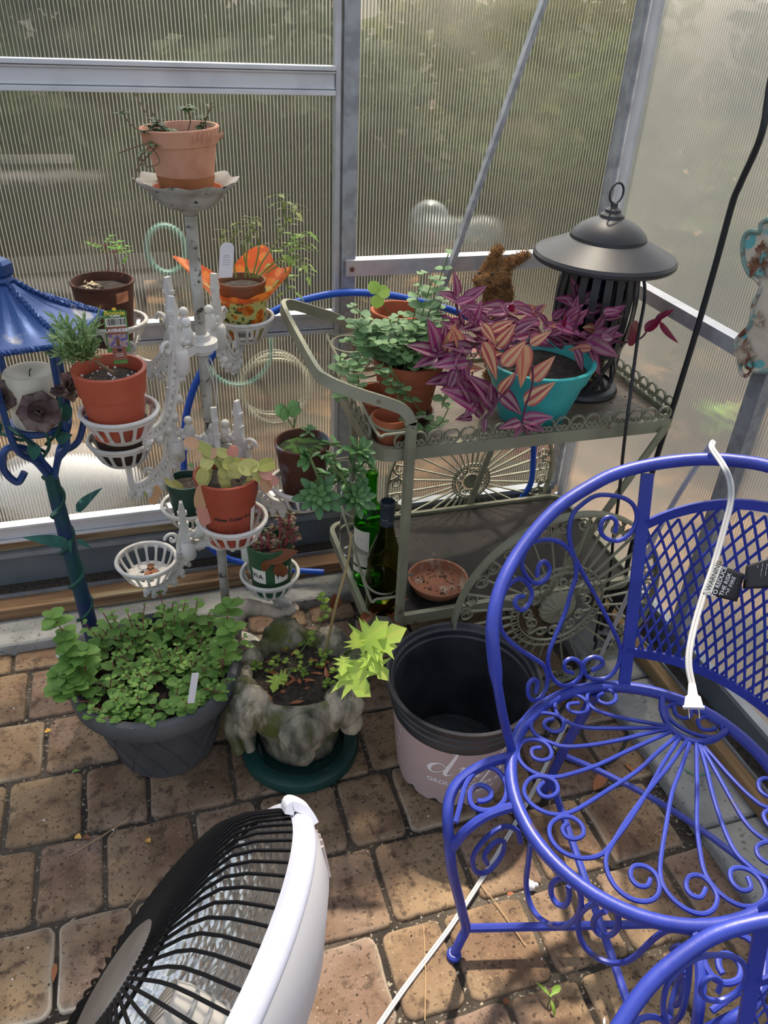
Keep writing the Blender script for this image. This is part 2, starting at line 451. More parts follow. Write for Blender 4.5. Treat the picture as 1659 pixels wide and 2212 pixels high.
# ------------------------------------------------------------------ the floor
def build_floor():
    mb = MB()
    ys = [-0.75+0.0]                       # row boundaries, front to back
    rb = [0.545+0.1655*k for k in range(-8, 8)]
    rb = [0.055, 0.215, 0.380, 0.545, 0.708, 0.876, 1.041, 1.208, 1.372, 1.538, 1.66]
    rb = [0.055-0.165*k for k in range(6, 0, -1)]+rb
    known = {1.208: [-0.336, -0.173, 0.0, 0.155, 0.30, 0.465], 1.372: [-0.54, -0.382, -0.21, -0.05, 0.11, 0.26],
             1.041: [-0.40, -0.251, -0.123, 0.05, 0.20, 0.343, 0.49], 0.876: [-0.48, -0.332, -0.21, -0.041, 0.09, 0.256, 0.376, 0.53, 0.68, 0.84],
             0.708: [-0.45, -0.289, -0.162, -0.01, 0.14, 0.291, 0.458, 0.60, 0.745], 0.545: [-0.36, -0.20, -0.05, 0.10, 0.256, 0.377, 0.537, 0.69, 0.84],
             0.380: [-0.4, -0.25, -0.09, 0.06, 0.20, 0.30, 0.436, 0.573, 0.73]}
    rnd = random.Random(5)
    for y0, y1 in zip(rb, rb[1:]):
        xs = list(known.get(round(y0, 3), []))
        if not xs: xs = [rnd.uniform(-0.1, 0.0)]
        while xs[0] > -1.5: xs.insert(0, xs[0]-rnd.uniform(0.125, 0.175))
        while xs[-1] < 0.97: xs.append(xs[-1]+rnd.uniform(0.13, 0.17))
        for x0, x1 in zip(xs, xs[1:]):
            if x0 > 0.95: continue
            x1 = min(x1, 0.955)
            g = rnd.uniform(0.0025, 0.0055)
            cx, cy = (x0+x1)/2, (y0+y1)/2
            hx, hy = (x1-x0)/2-g, (y1-y0)/2-g
            if hx < 0.02: continue
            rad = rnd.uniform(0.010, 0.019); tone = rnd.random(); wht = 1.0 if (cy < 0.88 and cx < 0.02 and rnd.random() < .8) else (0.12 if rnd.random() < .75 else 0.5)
            tilt = (rnd.uniform(-.012, .012), rnd.uniform(-.012, .012)); z0 = rnd.uniform(-0.001, 0.0)
            out = []
            for (sx, sy, a0) in ((1, 1, 0), (-1, 1, 90), (-1, -1, 180), (1, -1, 270)):
                for k in range(5):
                    a = math.radians(a0+90*k/4)
                    out.append((sx*(hx-rad)+rad*math.cos(a), sy*(hy-rad)+rad*math.sin(a)))
                nx = {(1, 1): (-1, 1), (-1, 1): (-1, -1), (-1, -1): (1, -1), (1, -1): (1, 1)}[(sx, sy)]
                a = math.radians(a0+90)
                p0 = (sx*(hx-rad)+rad*math.cos(a), sy*(hy-rad)+rad*math.sin(a)); p1 = (nx[0]*(hx-rad)+rad*math.cos(a), nx[1]*(hy-rad)+rad*math.sin(a))
                for k in (1, 2, 3, 4): out.append((p0[0]+(p1[0]-p0[0])*k/5, p0[1]+(p1[1]-p0[1])*k/5))
            N = len(out); jit = [1+rnd.gauss(0, 0.020) for _ in range(N)]
            jit = [(jit[i-1]+2*jit[i]+jit[(i+1) % N])/4 for i in range(N)]
            vs = []; at = []
            for ins, dz, e in ((0.0, -0.016, 0.0), (0.001, -0.006, 0.6), (0.0035, -0.0015, 1.0), (0.0065, 0.0, 0.25), (0.018, 0.0008, 0.0)):
                for (px, py), j in zip(out, jit):
                    l = math.hypot(px, py); q = (l*j-ins*1.25)/l
                    X, Y = px*q, py*q
                    vs.append(V((cx+X, cy+Y, z0+dz+X*tilt[0]+Y*tilt[1]))); at.append((0.0, e*wht, tone+0.001))
            vs.append(V((cx, cy, z0+0.001))); at.append((0, 0, tone+0.001))
            fs = []
            for r in range(4):
                for k in range(N):
                    l = (k+1) % N; fs.append((r*N+k, r*N+l, (r+1)*N+l, (r+1)*N+k))
            for k in range(N): fs.append((4*N+k, 4*N+(k+1) % N, 5*N))
            mb.add(vs, fs, 0, at)
    mb.add([(-1.6, -1, -0.0085), (1.2, -1, -0.0085), (1.2, 1.85, -0.0085), (-1.6, 1.85, -0.0085)], [(0, 1, 2, 3)], 1)
    tag(mb.build('floor', [M_floor, M_joint], origin=(0, 0, 0), sharp=0), kind='structure')
build_floor()

def bevbox(name, lo, hi, m, bev=0.004, seg=2, kind='structure'):
    o = MB().box(lo, hi).build(name, m, smooth=False)
    if bev:
        b = o.modifiers.new('bevel', 'BEVEL'); b.width = bev; b.segments = seg
    return tag(o, kind=kind)

XW, YW = 1.137, 1.80
# curbs and timbers
bevbox('trim_1', (-1.6, 1.607, -0.02), (0.943, 1.86, 0.03), M_conc, 0.012, 3)
for k, (a, b_) in enumerate(((-1.0, -0.35), (-0.35, 0.28), (0.28, 0.72), (0.72, 1.125), (1.125, 1.86))):
    bevbox('trim_%d' % (2+k), (0.943, a+0.0015, -0.02), (1.24, b_-0.0015, 0.028), M_conc, 0.012, 3)
bevbox('trim_7', (-1.6, 1.700, 0.0301), (1.13, 1.788, 0.066), M_wood, 0.004)
bevbox('trim_8', (1.071, -1.0, 0.0285), (1.125, 1.699, 0.066), M_woodR, 0.004)

# grey steel base channels
def channel(name, prof, ax, lo, hi, mats, mi):
    """prof: (depth from wall towards room, z) outline, swept along the wall"""
    mb = MB()
    for (d0, z0, d1, z1, k) in prof:
        if ax == 'x': mb.box((lo, YW-d1, z0), (hi, YW-d0, z1), k)
        else: mb.box((XW-d1, lo, z0), (XW-d0, hi, z1), k)
    return tag(mb.build(name, mats, smooth=False), kind='structure')
PB = [(0, 0.067, 0.052, 0.076, 1), (0.0, 0.0765, 0.016, 0.172, 0), (0.0, 0.172, 0.028, 0.186, 1), (0.004, 0.0762, 0.046, 0.083, 2)]
channel('wall_back', PB, 'x', -1.6, 1.118, [M_base, M_lip, M_dirt], 0)
PR = [(0, 0.067, 0.040, 0.074, 1), (0.0, 0.0745, 0.012, 0.150, 0), (0.0, 0.150, 0.020, 0.162, 1), (0.004, 0.0742, 0.036, 0.078, 2)]
channel('wall_right', PR, 'y', -1.0, 1.77, [M_base, M_lip, M_dirt], 0)
bevbox('trim_9', (-1.6, 1.785, 0.187), (0.43, 1.80, 0.216), M_wood, 0.002)
# door sill (aluminium, stepped) and rails of the sliding panel
def rail(name, x0, x1, z0, z1, mtl):
    h = z1-z0; mb = MB()
    mb.box((x0, YW-0.016, z0+h*0.18), (x1, YW-0.004, z1-h*0.16))
    mb.box((x0, YW-0.030, z1-h*0.16), (x1, YW-0.002, z1)); mb.box((x0, YW-0.024, z1-h*0.26), (x1, YW-0.014, z1-h*0.19))
    mb.box((x0, YW-0.026, z0), (x1, YW-0.002, z0+h*0.18)); mb.box((x0, YW-0.021, z0+h*0.21), (x1, YW-0.012, z0+h*0.27))
    o = mb.build(name, mtl, smooth=False); b = o.modifiers.new('bevel', 'BEVEL'); b.width = 0.0012; b.segments = 2
    return tag(o, kind='structure')
rail('trim_10', -1.6, 0.428, 1.225, 1.279, M_alu_w)
rail('trim_11', -1.6, 0.428, 0.712, 0.766, M_alu)
rail('trim_12', -1.6, 0.428, 0.217, 0.268, M_alu_w)
# posts
def post(name, lo, hi, m): return bevbox(name, lo, hi, m, 0.0015)
post('trim_13', (0.429, YW-0.022, 0.187), (0.440, YW+0.01, 1.95), M_alu)
post('trim_14', (0.4445, YW-0.026, 0.187), (0.478, YW+0.01, 1.95), M_galv)
post('trim_15', (XW-0.024, YW-0.03, 0.187), (XW-0.006, YW+0.01, 1.95), M_galv)
post('trim_16', (XW-0.010, YW-0.062, 0.163), (XW+0.008, YW-0.034, 1.95), M_alu_w)
post('trim_17', (XW-0.022, 1.110, 0.163), (XW+0.008, 1.150, 1.95), M_galv)
# horizontal girts: L-section bars bolted to the posts
mb = MB(); mb.box((0.452, YW-0.040, 0.853), (1.112, YW-0.034, 0.889)); mb.box((0.452, YW-0.034, 0.885), (1.112, YW-0.006, 0.889))
mb.ball((0.466, YW-0.041, 0.870), (0.006, 0.004, 0.006), mi=1)
tag(mb.build('trim_18', [M_alu, mat('rusty_bolt', (0.16, 0.06, 0.03, 1), 0.8)], smooth=False), kind='structure')
mb = MB(); mb.box((XW-0.034, -1.0, 0.836), (XW-0.028, 1.765, 0.866)); mb.box((XW-0.028, -1.0, 0.862), (XW-0.004, 1.765, 0.866))
tag(mb.build('trim_19', M_alu, smooth=False), kind='structure')
# diagonal brace across the back bay
a = V((0.668, YW-0.052, 0.74)); b_ = V((1.017, YW-0.052, 1.95))
tag(MB().tube([a, b_], 0, flat=(0.020, 0.011), up=(0, 1, 0)).build('trim_20', M_galv, smooth=False), kind='structure')
# polycarbonate sheets: a fluted inner skin, clear outer skin
def sheet(name, ax, lo, hi, z0, z1, m):
    mb = MB()
    if ax == 'x': mb.box((lo, YW, z0), (hi, YW+0.005, z1))
    else: mb.box((XW, lo, z0), (XW+0.005, hi, z1))
    mb.m = [1, 1, 0 if ax == 'x' else 1, 1, 1, 0 if ax == 'y' else 1]
    return tag(mb.build(name, [m, M_skin], smooth=False), kind='structure')
bevbox('trim_21', (-1.6, YW-0.03, 1.95), (XW+.01, YW+0.012, 1.99), M_alu, .002)
bevbox('trim_22', (XW-0.03, -1.0, 1.95), (XW+.012, YW-.031, 1.99), M_alu, .002)
sheet('window_1', 'x', -1.6, 0.429, 1.27, 1.95, M_pcB)
sheet('window_2', 'x', -1.6, 0.429, 0.76, 1.23, M_pcB)
sheet('window_3', 'x', -1.6, 0.429, 0.26, 0.72, M_pcB)
sheet('window_4', 'x', 0.478, XW-0.006, 0.18, 1.95, M_pcB)
sheet('window_5', 'y', 1.15, YW-0.03, 0.156, 1.95, M_pcR)
sheet('window_6', 'y', -1.0, 1.110, 0.156, 1.95, M_pcR)

# ------------------------------------------------------------------ the garden outside
gb = MB(); gb.add([(-9, YW+0.02, -0.06), (14, YW+0.02, -0.06), (14, 16, -0.06), (-9, 16, -0.06)], [(0, 1, 2, 3)])
gb.add([(XW+0.13, -6, -0.06), (14, -6, -0.06), (14, YW+0.02, -0.06), (XW+0.13, YW+0.02, -0.06)], [(0, 1, 2, 3)])
tag(gb.build('garden_ground', M_mulch, smooth=False), kind='structure')
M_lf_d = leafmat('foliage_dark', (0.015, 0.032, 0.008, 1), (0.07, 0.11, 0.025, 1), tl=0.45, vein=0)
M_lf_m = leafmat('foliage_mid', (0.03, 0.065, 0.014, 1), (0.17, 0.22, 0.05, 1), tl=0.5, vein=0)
M_lf_l = leafmat('foliage_light', (0.09, 0.13, 0.03, 1), (0.40, 0.38, 0.11, 1), tl=0.5, vein=0)  # sunlight is put into this pale yellow-green leaf colour
M_bark = mat('bark', (0.10, 0.075, 0.055, 1), 0.9, 0, (0.17, 0.13, 0.10, 1), 6, bump=0.6, bscale=14, stretch=(3, 3, 0.6))
def tree(name, c, rad, n, size, mtl, label, cat='tree', trunk=None, seed=1, grp=None):
    rn = random.Random(seed); c = V(c)
    t = thing(name, (c.x, c.y, -0.06), label, cat, grp)
    mb = MB()
    for _ in range(n):
        a = rn.uniform(0, 2*PI); z = rn.uniform(-1, 1); r = math.sqrt(1-z*z); q = rn.random()**0.45
        d = V((r*math.cos(a), r*math.sin(a), z))
        p = c+V((d.x*rad[0], d.y*rad[1], d.z*rad[2]))*q
        if p.z < 0.0: p.z = rn.uniform(0, .15)
        w = size*rn.uniform(.6, 1.4)
        u = V((rn.gauss(0, 1), rn.gauss(0, 1), rn.gauss(0, .7))).normalized(); s = u.orthogonal().normalized()
        rv = rn.random()*0.98+0.01
        mb.add([p-u*w, p+s*w*.42-u*.1*w, p+u*w, p-s*w*.42-u*.1*w], [(0, 1, 2, 3)], 0, [(0.3, 0, rv), (0.3, .5, rv), (.3, 1, rv), (.3, .5, rv)])
    mb.build('crown', mtl, t, smooth=False)
    if trunk:
        pts = smooth([(c.x, c.y, -0.06), (c.x+trunk*.4, c.y, c.z*.5), (c.x-trunk*.3, c.y, c.z)], 5)
        tb = MB().tube(pts, [trunk*(1-.5*i/(len(pts)-1)) for i in range(len(pts))], 10)
        tb.build('trunk', M_bark, t)
    return t
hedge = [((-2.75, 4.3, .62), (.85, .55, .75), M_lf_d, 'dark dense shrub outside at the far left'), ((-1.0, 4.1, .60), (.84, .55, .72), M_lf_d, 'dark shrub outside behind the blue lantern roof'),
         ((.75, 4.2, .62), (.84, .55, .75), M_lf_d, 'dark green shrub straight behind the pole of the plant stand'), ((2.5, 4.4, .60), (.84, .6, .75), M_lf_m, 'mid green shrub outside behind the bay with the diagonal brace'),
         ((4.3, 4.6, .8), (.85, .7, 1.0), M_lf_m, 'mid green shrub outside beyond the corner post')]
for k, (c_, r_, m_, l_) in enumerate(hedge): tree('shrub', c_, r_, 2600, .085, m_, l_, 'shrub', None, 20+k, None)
back = [((-3.2, 6.6, .9), (1.5, .8, 1.2), M_lf_l, 'shrub coloured pale as if sunlit in the second row at the far left'), ((.1, 6.4, .9), (1.5, .8, 1.25), M_lf_d, 'broad green shrub in the second row behind the upper left panel'), ((3.3, 6.7, 1.0), (1.5, .8, 1.3), M_lf_l, 'pale yellow-green shrub in the second row behind the brace')]
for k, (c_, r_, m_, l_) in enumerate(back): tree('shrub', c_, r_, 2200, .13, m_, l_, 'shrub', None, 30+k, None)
side = [((2.75, 2.75, .5), (.62, .6, .62), M_lf_m, 'mid green shrub beyond the right-hand panels nearest the corner'), ((2.95, 1.25, .62), (.62, .6, .78), M_lf_l, 'shrub coloured pale as if sunlit beyond the right-hand panels behind the hanging cord'), ((2.9, -.2, .5), (.6, .6, .6), M_lf_m, 'green shrub beyond the right-hand panels behind the ornament'), ((4.9, 2.2, 1.0), (.9, 1.1, 1.3), M_lf_l, 'tall pale shrub farthest beyond the right-hand panels')]
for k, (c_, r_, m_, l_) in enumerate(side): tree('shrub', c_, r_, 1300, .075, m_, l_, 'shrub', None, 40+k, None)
# unseen tree crowns added to shade the heater and floor around a sun patch
for k, (c_, r_, n_, l_) in enumerate((((1.0, 5.1, 5.7), (1.7, .7, .6), 420, 'thin unseen tree crown over the back wall, added for dappled shade'), ((-.45, 3.2, 5.6), (1.5, 1.0, .6), 1100, 'unseen tree crown added to shade the left half of the greenhouse'), ((2.85, 3.2, 5.6), (1.0, 1.0, .6), 600, 'tree with a bare brown trunk blurred through the right-hand panel, crown added for shade'))):
    tt = tree('added_shade_tree', c_, r_, n_, .17, M_lf_d, l_, 'tree', None, 10+k)
    tp = [smooth([(1.7, 7.8, -.06), (1.6, 7.2, 3.0), (1.0, 5.3, 5.6)], 6), smooth([(-3.0, 3.7, -.06), (-2.7, 3.6, 3.2), (-.7, 3.2, 5.5)], 6), smooth([(2.02, 1.02, -.06), (2.0, 1.0, 1.2), (2.05, 1.3, 3.2), (2.8, 3.1, 5.5)], 6)][k]
    MB().tube(tp, [.13-.08*i/(len(tp)-1) for i in range(len(tp))], 12).build('trunk', M_bark, tt)
# low things outside, blurred by the sheets
M_green_pl = mat('pale_green_hose', (0.13, 0.33, 0.28, 1), 0.6)
def coil(c, r, tilt, n, label, m, rr=0.008):
    mb = MB(); c = V(c)
    for k in range(n):
        mb.tube([c+V(((r+0.01*math.sin(k*2))*math.cos(a), 0.012*k+tilt*math.sin(a), (r+0.01*math.cos(k*3))*math.sin(a))) for a in [2*PI*i/30 for i in range(30)]], rr, 6, True)
    tag(mb.build('hose_coil', m), label, 'garden hose')
coil((0.055, 1.86, 0.905), 0.042, 0, 1, 'pale green hose coil outside, left of the plant stand pole', M_green_pl, 0.006)
coil((0.20, 1.86, 0.66), 0.085, 0.01, 1, 'pale green hose loop outside, behind the right arm of the plant stand', M_green_pl, 0.005)
M_cream = mat('cream_hose', (0.45, 0.42, 0.30, 1), 0.5)
coil((0.29, 1.87, 0.54), 0.085, 0.01, 2, 'cream looped tubing outside, just left of the cart handle', M_cream, 0.005)
tag(MB().ball((1.05, 2.85, 0.70), 0.085, 16, 10).lathe([(.07, -.06), (.03, .0), (.025, .58), (.05, .625)], (1.05, 2.85, 0), 16, capb=True).build('gazing_ball', mat('gazing_ball', (0.45, 0.48, 0.45, 1), 0.25, 0.5)), 'pale shiny gazing ball outside behind the brace', 'garden ornament')
mb = MB(); Mr = Matrix.Rotation(math.radians(38), 3, 'Y')
mb.ball((1.02, 2.3, 0.29), (0.40, 0.11, 0.12), 16, 10, M=Mr)
tag(mb.build('toy_boat', mat('faded_red', (0.55, 0.10, 0.12, 1), 0.5)), 'faded red plastic hull leaning outside behind the braced bay', 'boat')
tag(MB().ball((-0.28, 2.05, 0.22), (0.2, 0.1, 0.11), 16, 10).build('white_bag', mat('white_plastic_bag', (0.8, 0.8, 0.8, 1), 0.6)), 'white bag on the ground outside, behind the lantern pole', 'bag')
leafb = MB()
for k in range(16):
    leaf(leafb, V((1.28, 1.33, 0.62))+rdir()*0.02, rdir(-.3, .8), (0, 0, 1), U(.05, .08), .035, 'ovate', rnd=U(0.4, 1))
tag(leafb.build('leafy_sprig', leafmat('sprig', (0.25, 0.5, 0.03, 1), (0.4, 0.65, 0.08, 1))), 'bright green sprig outside the right-hand panel', 'plant')
for k, (z, x0, x1) in enumerate(((0.80, -1.5, -0.2), (0.55, -1.3, 0.1))):
    tag(MB().box((x0, 3.3-.5*k, z), (x1, 3.5-.5*k, z+0.04)).box((x0+.1, 3.32-.5*k, -0.06), (x0+.14, 3.48-.5*k, z)).box((x1-.14, 3.32-.5*k, -0.06), (x1-.1, 3.48-.5*k, z)).build('garden_bench', mat('dark_bench%d' % k, (0.05, 0.045, 0.04, 1), 0.8), smooth=False), ('dark wooden bench outside behind the upper left panel', 'low dark wooden bench outside behind the left panel')[k], 'bench')

# ------------------------------------------------------------------ shared object materials
M_blue = mat('blue_paint', srgb(40, 54, 144), 0.42, 0.0, srgb(48, 64, 162), 14, (0.35, 0.65), 0.10, 70, srgb(70, 62, 82), 26, (0.64, 0.74), spec=0.5)
M_terra = mat('terracotta', srgb(176, 98, 62), 0.85, 0, srgb(150, 78, 50), 16, (0.35, 0.65), 0.2, 60, srgb(190, 130, 98), 9, (0.6, 0.75))
M_soil = mat('potting_soil', (0.018, 0.014, 0.011, 1), 0.95, 0, (0.05, 0.035, 0.025, 1), 90, (0.4, 0.6), 1.0, 150, (0.75, 0.72, 0.66, 1), 210, (0.70, 0.72))
M_black_pl = mat('black_plastic', (0.016, 0.017, 0.021, 1), 0.42, 0, (0.03, 0.03, 0.034, 1), 20)
M_white_ink = mat('white_ink', (0.82, 0.81, 0.82, 1), 0.6)
M_black_ink = mat('black_ink', (0.015, 0.015, 0.015, 1), 0.6)
M_white_pl = mat('white_plastic', (0.80, 0.80, 0.84, 1), 0.35, 0, (0.74, 0.74, 0.78, 1), 6)
M_dryleaf = leafmat('dry_leaf', srgb(120, 72, 44), srgb(168, 104, 66), tl=0.15, vein=0)
M_stem_g = mat('green_stem', (0.12, 0.18, 0.05, 1), 0.6)
M_stem_r = mat('red_stem', (0.22, 0.06, 0.05, 1), 0.6)
M_stem_b = mat('brown_stem', (0.17, 0.11, 0.06, 1), 0.8)

# ------------------------------------------------------------------ blue wire chair (front half traced, other half mirrored)
CH_HOOP = [(113.3, .424), (115.1, .507), (111.1, .597), (105.8, .644), (95.9, .677), (83.2, .707), (69.1, .743), (56.4, .77), (47.9, .787), (36.3, .803), (25.5, .816), (16.3, .823), (8, .826)]
CH_BA = [(47.9, .69), (47.6, .706), (49.9, .716), (52.3, .711), (52.9, .696), (50.9, .682), (46.7, .676), (42.7, .688), (41.2, .712), (42.6, .733), (45.8, .745), (50.5, .751), (55.3, .752), (59.5, .742), (62.7, .73), (64, .71), (64, .689), (62.6, .663), (59.6, .636), (54.9, .598), (49.9, .561), (43.4, .514), (40.4, .488), (40.6, .461), (43.6, .44), (48.7, .434), (54.4, .441), (56.9, .46), (56.2, .472), (52.3, .477), (48.3, .47), (48.1, .46), (52.8, .452)]
CH_BB = [(78, .646), (77.2, .662), (74.7, .667), (72.4, .654), (73.4, .639), (77.8, .635), (81.9, .649), (84.5, .673), (83.9, .69), (80.5, .704), (75.7, .703), (69.7, .694), (64.7, .675), (61.8, .65), (61.4, .625), (63.2, .602), (65.7, .57), (70.2, .537), (74.5, .51), (75.5, .485), (73.2, .458), (67.1, .436), (61, .437), (57.8, .45), (58.4, .469), (63.1, .482), (66.4, .479), (66.4, .465), (62.1, .455)]
CH_BC = [(85.5, .629), (89.4, .635), (90.5, .625), (87.3, .609), (83.1, .611), (81.2, .626), (83, .645), (86.3, .66), (91.3, .665), (96.2, .659), (100.1, .642), (101.4, .618), (98.4, .589), (91.3, .549), (83.1, .513), (78.1, .49), (76.4, .466), (78.7, .443), (84.6, .439), (89.4, .456), (89.1, .476), (85.6, .48), (82.8, .469), (84.7, .452)]
CH_SP = [
 [(.129, .142), (.117, .145), (.108, .139), (.111, .126), (.127, .119), (.141, .126), (.143, .142), (.133, .155), (.114, .162), (.096, .155), (.086, .14), (.089, .121), (.097, .1), (.111, .072), (.135, .03)],
 [(.081, .162), (.066, .174), (.055, .168), (.059, .153), (.073, .144), (.09, .152), (.095, .169), (.085, .187), (.063, .195), (.043, .187), (.031, .171), (.031, .149), (.04, .128), (.063, .101), (.097, .065), (.133, .026)],
 [(.021, .176), (.008, .184), (-.004, .179), (-.003, .162), (.012, .155), (.029, .164), (.03, .178), (.018, .198), (-.001, .203), (-.021, .194), (-.029, .176), (-.026, .153), (-.017, .133), (.009, .108), (.051, .077), (.097, .048), (.133, .023)],
 [(-.045, .161), (-.058, .17), (-.07, .161), (-.066, .147), (-.051, .14), (-.038, .148), (-.033, .163), (-.039, .178), (-.053, .188), (-.073, .186), (-.088, .175), (-.095, .158), (-.093, .138), (-.081, .117), (-.06, .102), (-.015, .078), (.041, .056), (.092, .035), (.133, .018)],
 [(-.099, .124), (-.116, .124), (-.122, .113), (-.115, .103), (-.099, .1), (-.087, .111), (-.089, .126), (-.101, .14), (-.119, .143), (-.136, .136), (-.145, .12), (-.145, .1), (-.137, .082), (-.123, .07), (-.099, .06), (-.048, .045), (.016, .027), (.07, .019), (.127, .009)],
 [(-.137, .062), (-.15, .063), (-.158, .053), (-.153, .041), (-.138, .036), (-.126, .046), (-.125, .062), (-.137, .075), (-.156, .079), (-.173, .07), (-.182, .052), (-.18, .032), (-.168, .014), (-.149, .002), (-.126, -.001), (-.073, -.003), (-.002, -.001), (.06, .003), (.128, .004)]]
CH_HUB = [(.192, .064), (.162, .051), (.137, .028), (.131, .005), (.136, -.016), (.156, -.035), (.182, -.044), (.201, -.047)]
CH_INS = [(.185, .04), (.171, .032), (.17, .018), (.182, .011), (.196, .015), (.2, .027), (.192, .041), (.174, .048), (.158, .04), (.148, .022), (.148, -.001), (.155, -.022), (.167, -.037), (.185, -.042), (.2, -.034), (.204, -.019), (.195, -.006), (.18, -.003), (.169, -.013), (.174, -.024), (.186, -.031)]
CH_AP1 = [(129.8, .342), (142.8, .394), (149.8, .402), (153, .391), (154.5, .35), (156.1, .307), (160.6, .28), (166.3, .274), (173, .286), (178.1, .311), (180.8, .341), (181.2, .373), (179.4, .399), (176.2, .409), (171.4, .399), (168.1, .371), (169.1, .346), (172.9, .34), (175.8, .354), (175.8, .378), (174.6, .392)]
CH_AP2 = [(190.1, .395), (187.7, .376), (187.5, .353), (190.5, .339), (193.9, .346), (195.7, .366), (194.9, .393), (192.3, .412), (188.8, .411), (184.6, .391), (182.2, .362), (182.2, .332), (185.3, .303), (190.3, .286), (197.2, .285), (202.4, .3), (205.8, .328), (208.8, .372), (212, .398), (216.6, .402), (222.3, .395)]
CH_R, CH_Z = 0.209, 0.42
def build_chair(loc, rot, scale, label):
    t = thing('wire_chair', (0, 0, 0), label, 'chair', None)
    cone = lambda a, z, s=1: V(((CH_R+.3*(z-CH_Z))*math.cos(math.radians(a*s)), (CH_R+.3*(z-CH_Z))*math.sin(math.radians(a*s)), z))
    cyl = lambda a, z, s=1, r=CH_R: V((r*math.cos(math.radians(a*s)), r*math.sin(math.radians(a*s)), z))
    ring = [cyl(a, CH_Z) for a in range(0, 360, 5)]
    MB().tube(ring, 0.0100, 10, True).build('seat_ring', M_blue, t)
    mb = MB()
    for s in (1, -1):
        for sp in CH_SP:
            mb.tube(smooth([(x, y*s+(0.0015*s), CH_Z+0.001) for x, y in sp], 3), 0.0034, 7)
    mb.tube(smooth([(x, y, CH_Z) for x, y in CH_HUB], 4), 0.0055, 8)
    mb.tube(smooth([(x, y, CH_Z+.001) for x, y in CH_INS], 3), 0.0036, 7)
    mb.build('seat_fan', M_blue, t)
    full = [cone(a, z) for a, z in CH_HOOP]+[cone(a, z, -1) for a, z in reversed(CH_HOOP)]
    pts = smooth(full, 4); n = len(pts)
    MB().tube(pts, [0.0105 if 6 < i < n-7 else 0.0075 for i in range(n)], 10).build('back_hoop', M_blue, t)
    for s in (1, -1):
        for cv in (CH_BA, CH_BB, CH_BC):
            MB().tube(smooth([cone(a, z, s) for a, z in cv], 3), 0.0038, 7).build('back_scroll', M_blue, t)
        MB().tube([cone(39.9, .785, s), cone(38.5, .62, s), cone(36.5, .422, s)], 0, flat=(0.020, 0.005), up=V((-math.sin(math.radians(38*s)), math.cos(math.radians(38*s)), 0))).build('back_upright', M_blue, t)
    # mesh panel between the two uprights
    top = lambda a: 0.770-0.066*(abs(a)/38)**1.8
    bot = lambda a: 0.484
    mb = MB()
    for fn in (top, bot):
        mb.tube([cone(a, fn(a)) for a in range(-38, 39, 4)], 0, flat=(0.017, 0.005), up=(0, 0, 1))
    W_, H_ = 3.8, 0.036                                         # diamond cell, degrees and metres
    nu, nv = int(76/W_), 9
    for i in range(-nv, nu+nv):
        for d in (1, -1):
            seg = []
            for k in range(0, 2*nv+1):
                a = -38+W_*(i+d*(k/2.0)*0.5*2); z = 0.484+H_*k/2.0
                kink = (k % 2)*0.0
                if -38 <= a <= 38 and z <= top(a): seg.append(cone(a+(0.55 if k % 2 else -0.1)*0, z))
                else:
                    if len(seg) > 1: mb.tube(seg, 0, flat=(0.0040, 0.0026), up=(0, 0, 1), cap=False)
                    seg = []
            if len(seg) > 1: mb.tube(seg, 0, flat=(0.0040, 0.0026), up=(0, 0, 1), cap=False)
    mb.build('mesh_panel', M_blue, t)
    # front legs with their scroll brackets, and the apron scrolls
    L1 = [(-.094, .189, .42), (-.116, .205, .418), (-.147, .219, .415), (-.178, .226, .410), (-.205, .222, .402), (-.228, .207, .386), (-.240, .190, .345), (-.236, .182, .29), (-.216, .177, .21), (-.192, .173, .12), (-.176, .171, .06), (-.186, .172, .035), (-.200, .173, .008)]
    L2 = [(-.160, .134, .418), (-.181, .150, .414), (-.203, .164, .406), (-.226, .176, .388), (-.238, .186, .352)]
    LS = [(x, y, .414-.25*max(0, -x-.19)) for x, y in ((-.234, .190), (-.213, .199), (-.179, .213), (-.148, .216), (-.129, .207), (-.125, .188), (-.137, .167), (-.159, .155), (-.183, .156), (-.198, .171), (-.199, .188), (-.183, .201), (-.165, .197), (-.161, .182), (-.171, .173), (-.184, .177), (-.190, .184))]
    LT = [(-.176, .155, .268), (-.186, .158, .300), (-.170, .152, .322), (-.150, .146, .305), (-.150, .146, .270), (-.174, .152, .250), (-.200, .160, .270), (-.210, .165, .315), (-.196, .158, .352), (-.168, .145, .366), (-.150, .130, .352), (-.146, .122, .325)]
    for s in (1, -1):
        m = lambda P: [(x, y*s, z) for x, y, z in P]
        lg = MB().tube(smooth(m(L1), 4), 0.0085, 9).lathe([(0.013, 0), (0.013, 0.008), (0.009, 0.012)], (-.200, .173*s, 0), 12, capb=True, capt=True).build('leg', M_blue, t)
        MB().tube(smooth(m(L2), 4), 0.0075, 8).tube(smooth(m(LS), 4), 0.0042, 7).tube(smooth(m(LT), 4), 0.0042, 7).build('leg_bracket', M_blue, lg)
        if s == 1: MB().tube(smooth([cyl(a, z, s, .205) for a, z in CH_AP1[3:]], 3), 0.0042, 7).build('apron_scroll', M_blue, t)
        bl = [cyl(50, .41, s, .205), cyl(49.5, .2, s, .262), cyl(49, 0.0, s, .305)]
        MB().tube(bl, 0.0095, 9).build('leg', M_blue, t)
    MB().tube(smooth([cyl(a, z, 1, .205) for a, z in CH_AP2], 3), 0.0042, 7).build('apron_scroll', M_blue, t)
    fl = lambda s: V((-.176, .171*s, .06)); bk = lambda s: cyl(49.2, .06, s, .293)
    MB().tube([fl(1), bk(-1)], 0.0075, 8).build('stretcher', M_blue, t)
